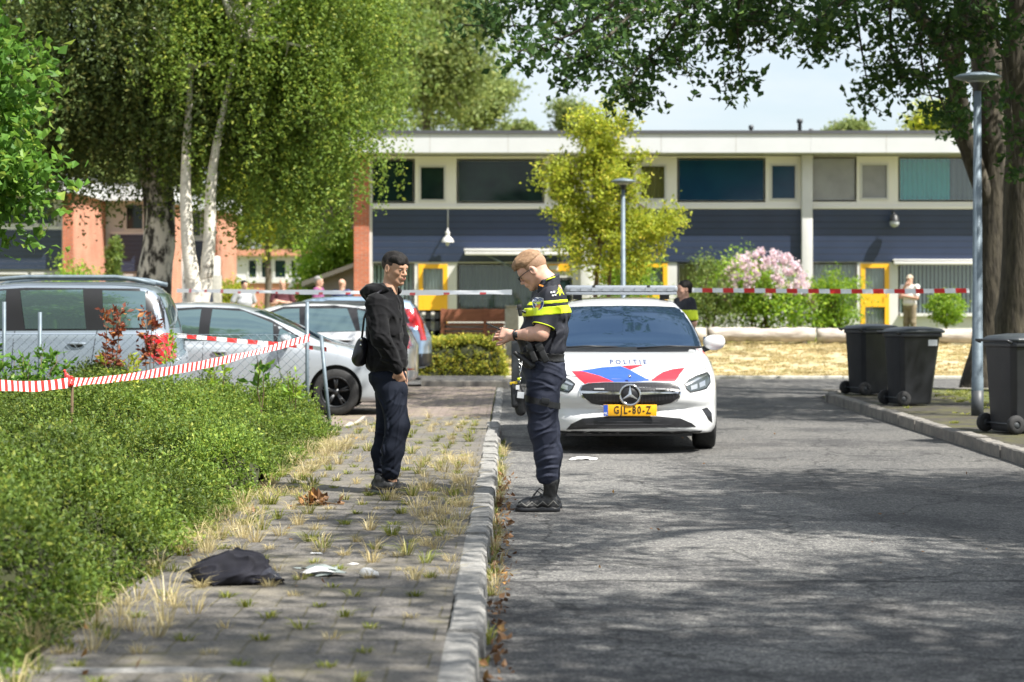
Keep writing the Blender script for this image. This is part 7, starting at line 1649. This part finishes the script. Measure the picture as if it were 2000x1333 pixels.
cb = thing('utility_cabinet', 'dark grey utility cabinet behind the officer at the kerb corner', 'cabinet', (X_(1030, 34.8), 34.8, .05)); MB().box(-.28, .28, -.2, .2, 0, Z_(660, 34.8) - .05).build('housing', M['darkgrey'], cb, bevel=.02); MB().box(-.26, .26, -.206, -.2, .08, Z_(664, 34.8) - .1).build('door', M['darkgrey'], cb); MB().box(-.30, .30, -.22, .22, Z_(660, 34.8) - .05, Z_(657, 34.8) - .03).build('lid', M['darkgrey'], cb, bevel=.01)
wp = thing('garden_wall', 'pale concrete garden wall panel by the birch trunks behind the onlooker in dark clothes', 'wall', (X_(416, 52), 52, .3)); MB().box(-.20, .22, -.1, .1, 0, Z_(538, 52) - .3).build('panel', M['concrete'], wp, bevel=.02); MB().box(-.36, .1, .3, .7, 0, Z_(500, 52) - .3).build('upper_panel', M['white'], wp, bevel=.02)
br_ = thing('timber_brace', 'white slanted timber prop in front of the far pink building', 'post', (X_(575, 70), 70, 0)); MB().tube([(X_(556, 70) - X_(575, 70), 0, Z_(585, 70)), (X_(583, 70) - X_(575, 70), 0, Z_(535, 70))], .11, 6).build('prop', M['white'], br_)
# mesh fence behind the hedge
FY = 20.6; fx0, fx1 = -6.2, X_(606, FY)
mf = thing('mesh_fence', 'galvanised chain-link fence between the hedge and the parked cars', 'fence', (fx1, FY, .05))
wm = MB(); zt_ = 1.10; step = .095
for d_ in (1, -1):
    x = fx0 - zt_
    while x < fx1 + zt_:
        a = Vector((x, 0, .05)) if d_ > 0 else Vector((x + zt_, 0, .05)); b_ = Vector((x + zt_, 0, zt_)) if d_ > 0 else Vector((x, 0, zt_))
        for (p_, q_) in ((a, b_),):
            # clip to the panel
            lo_, hi_ = fx0, fx1; P0, P1 = p_.copy(), q_.copy()
            def cl(A_, B_, xv):
                t_ = (xv - A_.x) / (B_.x - A_.x); return A_.lerp(B_, t_)
            if (P0.x < lo_ and P1.x < lo_) or (P0.x > hi_ and P1.x > hi_): continue
            if P0.x < lo_: P0 = cl(p_, q_, lo_)
            if P1.x < lo_: P1 = cl(p_, q_, lo_)
            if P0.x > hi_: P0 = cl(p_, q_, hi_)
            if P1.x > hi_: P1 = cl(p_, q_, hi_)
            wm.tube([(P0.x - fx1, d_ * .003, P0.z), (P1.x - fx1, d_ * .003, P1.z)], .0024, 3, cap=False)
        x += step
wm.build('wire_mesh', M['galv'], mf)
for (px, pt, dx) in ((8, 590, 0), (78, 610, 0), (600, 590, 0)): MB().tube([(X_(px, FY) - fx1, 0, -.05), (X_(px, FY) - fx1 + dx, 0, Z_(pt, FY) - .05)], .020, 10).build('post', M['galv'], mf)
MB().tube([(X_(648, FY) - fx1, -.1, .03), (X_(628, FY) - fx1, -.05, Z_(655, FY) - .05)], .020, 10).build('brace', M['galv'], mf)
MB().tube([(fx0 - fx1, 0, zt_), (X_(606, FY) - fx1, 0, zt_)], .003, 4).build('top_wire', M['galv'], mf)
# ------------------------------------------------------------------ barrier tape
M['tapewhite'] = mat('white_tape', (.90, .90, .90), .35, spec=.5); M['tapered'] = mat('red_tape', (.70, .035, .03), .35, spec=.5)
def tape(name, label, pts, w, stripe, phase=0, twist=0, slant=0, tilt=0, group='red and white barrier tape', thin=False):
    """ribbon with alternating red and white stripes, hung along pts"""
    pts = crv([list(p_) for p_ in pts], 14); L_ = 0; mb_v = []; fs = []; mats = []; seg = [0]
    for i in range(1, len(pts)): seg.append(seg[-1] + np.linalg.norm(pts[i] - pts[i - 1]))
    n = int(seg[-1] / min(stripe / 4, .05)); ss = np.linspace(0, seg[-1], n); C_ = np.stack([np.interp(ss, seg, pts[:, k]) for k in range(3)], 1)
    for i in range(n):
        a = tilt + twist * math.sin(ss[i] * 1.9) + .25 * twist * math.sin(ss[i] * 5.3); u = np.array([0, math.sin(a), math.cos(a)]); dirx = C_[min(i + 1, n - 1)] - C_[max(i - 1, 0)]; dirx /= np.linalg.norm(dirx)
        wz = w * (1 + .04 * math.sin(ss[i] * 11)); mb_v += [tuple(C_[i] - u * wz / 2 - dirx * slant / 2), tuple(C_[i] + .006 * np.array([0, math.sin(ss[i] * 9), 0])), tuple(C_[i] + u * wz / 2 + dirx * slant / 2)]
    for i in range(n - 1):
        for k in (0, 1): fs.append((3 * i + k, 3 * (i + 1) + k, 3 * (i + 1) + k + 1, 3 * i + k + 1)); mats.append((int((ss[i] + phase) / stripe) % 2) if not thin else int(((ss[i] + phase) / stripe) % 1 < .16 and (k == 0 or ss[i] > 9)))
    me = bpy.data.meshes.new(name); me.from_pydata(mb_v, [], fs); me.materials.append(M['tapewhite']); me.materials.append(M['tapered']); me.polygons.foreach_set('material_index', mats); me.polygons.foreach_set('use_smooth', [True] * len(fs))
    o = bpy.data.objects.new(name, me); S.collection.objects.link(o); return tag(o, label, 'barrier tape', group)
def TP(px, py, Y): return list(P(px, py, Y))
tape('barrier_tape', 'barrier tape stretched across behind the police car towards the lamp post', [TP(1115, 566, 30), TP(1400, 567.5, 29), TP(1680, 569.5, 28), TP(1893, 568, 27)], .078, .16, tilt=.6, group=None)
tape('barrier_tape', 'nearly white barrier tape running left from the officer past the parked cars', [TP(1000, 571, 22), TP(780, 572, 24.5), TP(600, 571, 27), TP(345, 568, 33)], .066, .9, .3, twist=.35, tilt=.5, group=None, thin=True)
tape('barrier_tape', 'thick striped barrier tape sagging over the hedge in the left foreground', [TP(-90, 752, 13.6), TP(0, 753, 14.3), TP(70, 755, 14.9), TP(135, 748, 15.4)], .078, .052, twist=.25, slant=-.02, group=None)
tape('barrier_tape', 'twisted barrier tape rising from the knot to the corner fence post', [TP(135, 748, 15.4), TP(250, 737, 16.6), TP(400, 712, 18.2), TP(520, 683, 19.6), TP(604, 660, 20.5)], .075, .050, twist=.55, slant=.03, tilt=.3, group=None)
tape('barrier_tape', 'thin barrier tape drawn level across the hatchback door', [TP(345, 655, 21.2), TP(450, 665, 21.1), TP(560, 674, 21), TP(638, 683, 20.7)], .045, .11, twist=.4, group=None)
f = Field(.006); kn_ = P(137, 750, 15.4); f.ell((0, 0, 0), (.030, .03, .022)); f.chain([(0, 0, 0), (-.03, 0, .06), (-.045, 0, .10)], [.014, .012, .006]); f.chain([(0, 0, 0), (.01, 0, .05)], [.014, .01])
ko = f.mesh('tape_knot', M['tapered'], None, pdis(.006, 90)); ko.location = kn_; tag(ko, 'red and white knot joining two pieces of barrier tape over the hedge', 'tape knot')
stk = MB().tube([(0, 0, 0), (.01, 0, kn_.z - .1)], .012, 6).build('stake', M['twig'], None); stk.location = (kn_.x, kn_.y + .03, .1); tag(stk, 'thin wooden stake under the tape knot in the hedge', 'stake')
# ------------------------------------------------------------------ litter and leaves
def ragged(f_h, prims, name, m, loc, label, cat, post, parent=None):
    f = Field(f_h)
    for c_, r_ in prims: f.ell(c_, r_, .03)
    o = f.mesh(name, m, parent, post, pad=.03)
    if not parent: o.location = loc; tag(o, label, cat)
    return o
M['blackcloth'] = mat('black_softshell_cloth', (.012, .012, .016), .8, spec=.2, var=(.020, .020, .028), vscale=10, bump=.0008, bscale=300)
jb = P(455, 588, 9.75); jb.z = .12; jk = thing('jacket', 'crumpled black jacket or bag lying on the pavement', 'jacket', jb)
def jpost(D, X, Y, Z): return np.maximum(D - .022 * ridges(nz3(X, Y, Z, 22, 2, (1.3, 1, .8))) - .010 * ridges(nz3(X, Y, Z, 46, 3, (.8, 1, 1.4))) + .008 * ridges(nz3(X, Y, Z, 30, 1)), -Z + .002)
ragged(.0045, [((-.10, .02, .055), (.10, .10, .062)), ((.0, .03, .07), (.13, .11, .070)), ((.09, .03, .078), (.085, .10, .072)), ((-.02, -.03, .03), (.17, .09, .035))], 'main_bundle', M['blackcloth'], None, None, None, jpost, jk)
ragged(.004, [((.155, -.02, .030), (.045, .05, .030)), ((.19, -.02, .012), (.05, .035, .012))], 'collar', M['hoodlining'], None, None, None, jpost, jk)
for k in range(4): MB().tube([(.07, -.09, .012 + .009 * k), (.13, -.10, .02 + .010 * k), (.17, -.08, .012 + .008 * k)], .005, 5).build('folded_edge', M['blackcloth'], jk)
M['paper'] = mat('white_tissue', (.74, .73, .71), .9, bump=.002, bscale=60); M['greypaper'] = mat('grey_green_wrapper', (.30, .34, .32), .6)
def gp(px, py): Y = F * 1.38 / (py - HZ); return ((px - 1000) * Y / F, Y, .12)
def crumple(name, label, px, py, w, h, m, seed, cat='litter', parent=None, off=(0, 0, 0), z0=None, flat=0):
    """a creased sheet: grid folded by noise"""
    n = 13; r = np.random.default_rng(seed); u, v = np.meshgrid(np.linspace(-1, 1, n), np.linspace(-1, 1, n), indexing='ij')
    ed = 1 + .18 * np.sin(3 * np.arctan2(v, u) + seed) + .1 * np.sin(7 * np.arctan2(v, u)); x = u * w / 2 * ed; y_ = v * w * .38 * ed
    zf = np.abs(nz3(x, y_, 0 * x + seed, 34 / (w * 8), seed % 5)) * h * .6 + .5 * h * np.exp(-((u - .1) ** 2 + v ** 2) * 2) * (1 - flat) + .003
    x = x + .01 * nz3(x, y_, 0 * x, 50, 1); V = np.stack([x + off[0], y_ + off[1], zf + off[2]], 2).reshape(-1, 3); i = np.arange(n * n).reshape(n, n); Fq = np.stack([i[:-1, :-1], i[1:, :-1], i[1:, 1:], i[:-1, 1:]], 2).reshape(-1, 4)
    o = mesh_np(name, V, Fq, m, parent, smooth=False)
    md = o.modifiers.new('thick', 'SOLIDIFY'); md.thickness = .0012
    if parent is None: o.location = gp(px, py) if z0 is None else (gp0(px, py)); tag(o, label, cat)
    return o
def gp0(px, py): Y = F * 1.5 / (py - HZ); return ((px - 1000) * Y / F, Y, 0.0)
wr = thing('wrapper', 'torn white and grey-green paper wrapper on the pavement', 'litter', gp(622, 1124))
crumple('white_sheet', None, 0, 0, .13, .045, M['paper'], 3, parent=wr, off=(0, -.02, .012)); crumple('grey_sheet', None, 0, 0, .17, .030, M['greypaper'], 5, parent=wr, off=(.01, .03, .02)); crumple('grey_sheet', None, 0, 0, .12, .02, M['greypaper'], 8, parent=wr, off=(.07, -.02, .002))
ti = Field(.0035); ti.ell((-.015, 0, .022), (.030, .025, .024)); ti.ell((.022, 0, .018), (.028, .022, .016)); to = ti.mesh('tissue', M['paper'], None, lambda D, X, Y, Z: np.maximum(D - .006 * ridges(nz3(X, Y, Z, 80, 2)), -Z)); to.location = gp(720, 1128); tag(to, 'crumpled white paper tissue on the pavement right of the torn wrapper', 'tissue')
crumple('paper_scrap', 'small white paper scrap behind the torn wrapper', 618, 1082, .055, .008, M['paper'], 11, flat=1)
crumple('paper_scrap', 'tiny white paper scrap left of the torn wrapper', 580, 1112, .04, .01, M['greypaper'], 12, flat=1)
crumple('paper_scrap', 'thin white paper strip right of the torn wrapper by a tuft', 690, 1103, .045, .004, M['paper'], 14, flat=1)
crumple('plastic_bag', 'flat translucent white plastic scrap on the road in front of the police car', 1138, 898, .23, .03, M['paper'], 21, z0=0, flat=.5)
M['deadleaf'] = leafmat('dead_leaf', (.11, .055, .025), (.26, .14, .06), (.40, .22, .05), transl=.1)
# leaf pile with a twig
lp_ = thing('leaf_pile', 'small heap of dry brown leaves with a twig on the pavement', 'leaf heap', gp(615, 986))
pos = RG.normal(size=(150, 3)) * [.055, .05, .0]; pos[:, 2] = np.abs(RG.normal(size=150)) * .035 * np.exp(-(pos[:, 0] ** 2 + pos[:, 1] ** 2) / .006) + .006; leaves('dry_leaves', pos, M['deadleaf'], lp_, .06, .7)
MB().tube([(.0, -.04, .01), (.08, -.05, .018), (.16, -.045, .008), (.20, -.06, .006)], [.006, .005, .004, .002], 5).build('twig', M['twig'], lp_)
pos = np.stack([RG.uniform(-.115, .03, 420), RG.uniform(6.8, 17, 420), RG.uniform(.006, .03, 420)], 1); pos = pos[(np.abs(pos[:, 0] + .08) < .05) | (RG.uniform(size=420) < .25)]
tag(leaves('leaf_litter', pos, M['deadleaf'], None, .045, .65), kind='stuff')
pos = np.stack([RG.uniform(-1.95, -.3, 220), RG.uniform(7, 22, 220), np.full(220, .126)], 1); pos = pos[(pos[:, 0] < -1.55) | (RG.uniform(size=220) < .12)]; tag(leaves('leaf_litter_pavement', pos, M['deadleaf'], None, .04, .6), kind='stuff')
pos = np.stack([RG.uniform(.1, 4.5, 40), RG.uniform(7, 30, 40), np.full(40, .006)], 1); tag(leaves('leaf_litter_road', pos, M['deadleaf'], None, .03, .6), kind='stuff')
# ------------------------------------------------------------------ grass
def blades(name, tufts, m, kind='stuff', width=.0035):
    """tufts: (x,y,z,radius,height,n,lean)"""
    V = []; idx = 0
    for (x, y_, z, r, h_, n, lean) in tufts:
        a = RG.uniform(0, 2 * PI, n); rr = r * np.sqrt(RG.uniform(0, 1, n)) * .5; out = np.stack([np.cos(a), np.sin(a), 0 * a], 1); hh = h_ * RG.uniform(.45, 1.1, n)[:, None]; ln = (lean * RG.uniform(.3, 1.3, n))[:, None]
        b = np.array([x, y_, z]) + out * rr[:, None]; up = np.array([0, 0, 1.]); p1 = b + (up * .55 + out * ln * .35) * hh; p2 = b + (up * (.95 - .25 * ln) + out * ln) * hh
        sd_ = np.cross(out, up) + RG.normal(size=(n, 3)) * .3; sd_ /= np.linalg.norm(sd_, axis=1, keepdims=True); w = width * RG.uniform(.6, 1.3, n)[:, None]
        V.append(np.stack([b - sd_ * w, b + sd_ * w, p1 + sd_ * w * .75, p1 - sd_ * w * .75, p2 + sd_ * w * .15, p2 - sd_ * w * .15], 1))
    V = np.concatenate(V); n = len(V); base = np.arange(n)[:, None] * 6; Fq = np.concatenate([base + [0, 1, 2, 3], base + [3, 2, 4, 5]], 0)
    o = mesh_np(name, V.reshape(-1, 3), Fq, m, None, smooth=False); return tag(o, kind=kind)
M['g_green'] = leafmat('green_grass', (.10, .14, .02), (.24, .26, .04), (.42, .40, .12), transl=.35); M['g_dry'] = leafmat('dry_straw_grass', (.30, .25, .11), (.52, .44, .23), (.62, .56, .34), transl=.35)
tg, td = [], []
r_ = 0; y_ = 6.6
while y_ < 25:
    x = -1.78 + (.15 if r_ % 2 else 0)
    while x < -.30:
        if RG.uniform() < .86:
            jx, jy = x + RG.uniform(-.03, .03), y_ + RG.uniform(-.03, .03); zz_ = sidez(jy); big = RG.uniform()
            hgt = .025 + .03 * RG.uniform() + (.05 if (jy > 10 and big > .6) else 0)
            (tg if RG.uniform() < .6 else td).append((jx, jy, zz_, .075, hgt, int(RG.uniform(24, 48)), 1.2))
            if jy > 9.5 and RG.uniform() < .35: td.append((jx, jy, zz_, .05, hgt * 1.8, 16, .9))
        x += .30
    y_ += .30; r_ += 1
for _ in range(62):     # tall straw along the kerb
    y0_ = 9.6 + 8.5 * RG.beta(1.3, 1.7); td.append((RG.uniform(-.65, -.30) if RG.uniform() < .8 else RG.uniform(-1.1, -.3), y0_, .12, .09, RG.uniform(.05, .15), 34, 1.3))
for _ in range(60):     # and against the hedge
    y0_ = RG.uniform(9.6, 19.5); td.append((RG.uniform(-1.86, -1.5), y0_, .12, .10, RG.uniform(.06, .20), 34, 1.2))
for _ in range(50): tg.append((RG.uniform(-1.95, -1.6), RG.uniform(6.8, 19), .12, .10, RG.uniform(.04, .12), 30, 1.0))
for _ in range(60): y0_ = RG.uniform(7, 22); tg.append((RG.uniform(-.125, -.09), y0_, .0, .05, RG.uniform(.03, .11), 16, .9))
for _ in range(40): y0_ = RG.uniform(10, 20); td.append((RG.uniform(-.125, -.06), y0_, .0, .05, RG.uniform(.05, .15), 18, .9))
for _ in range(14): td.append((RG.uniform(-1.9, -1.4), RG.uniform(6.9, 9.5), .12, .10, RG.uniform(.10, .22), 26, 1.1))
blades('grass', tg, M['g_green'], width=.0030); blades('dry_grass', td, M['g_dry'], width=.0022)
tv = [(RG.uniform(5.0, 9), RG.uniform(17, 31), .118, .12, RG.uniform(.02, .05), 26, 1.0) for _ in range(700)]; tv = [t for t in tv if t[0] > 6.0 or RG.uniform() < .12]
blades('verge_grass_blades', tv, M['g_green'], width=.005)
tl = [(RG.uniform(-.4, 13.5), RG.uniform(38.9, 46.5), 0, .25, RG.uniform(.03, .07), 30, 1.0) for _ in range(2600)]; tl = [(a, b, tz(b), *c) for a, b, _, *c in tl]
blades('lawn_grass_blades', tl, M['g_dry'], width=.012)
tf = [(RG.uniform(-.4, 13.5), RG.uniform(46.2, 49.5), .5, .25, RG.uniform(.08, .22), 30, .8) for _ in range(700)]; blades('border_grass_blades', tf, M['g_green'], width=.012)
# pale stone slab by the hedge end
print("SCRIPT END", len(bpy.data.objects))
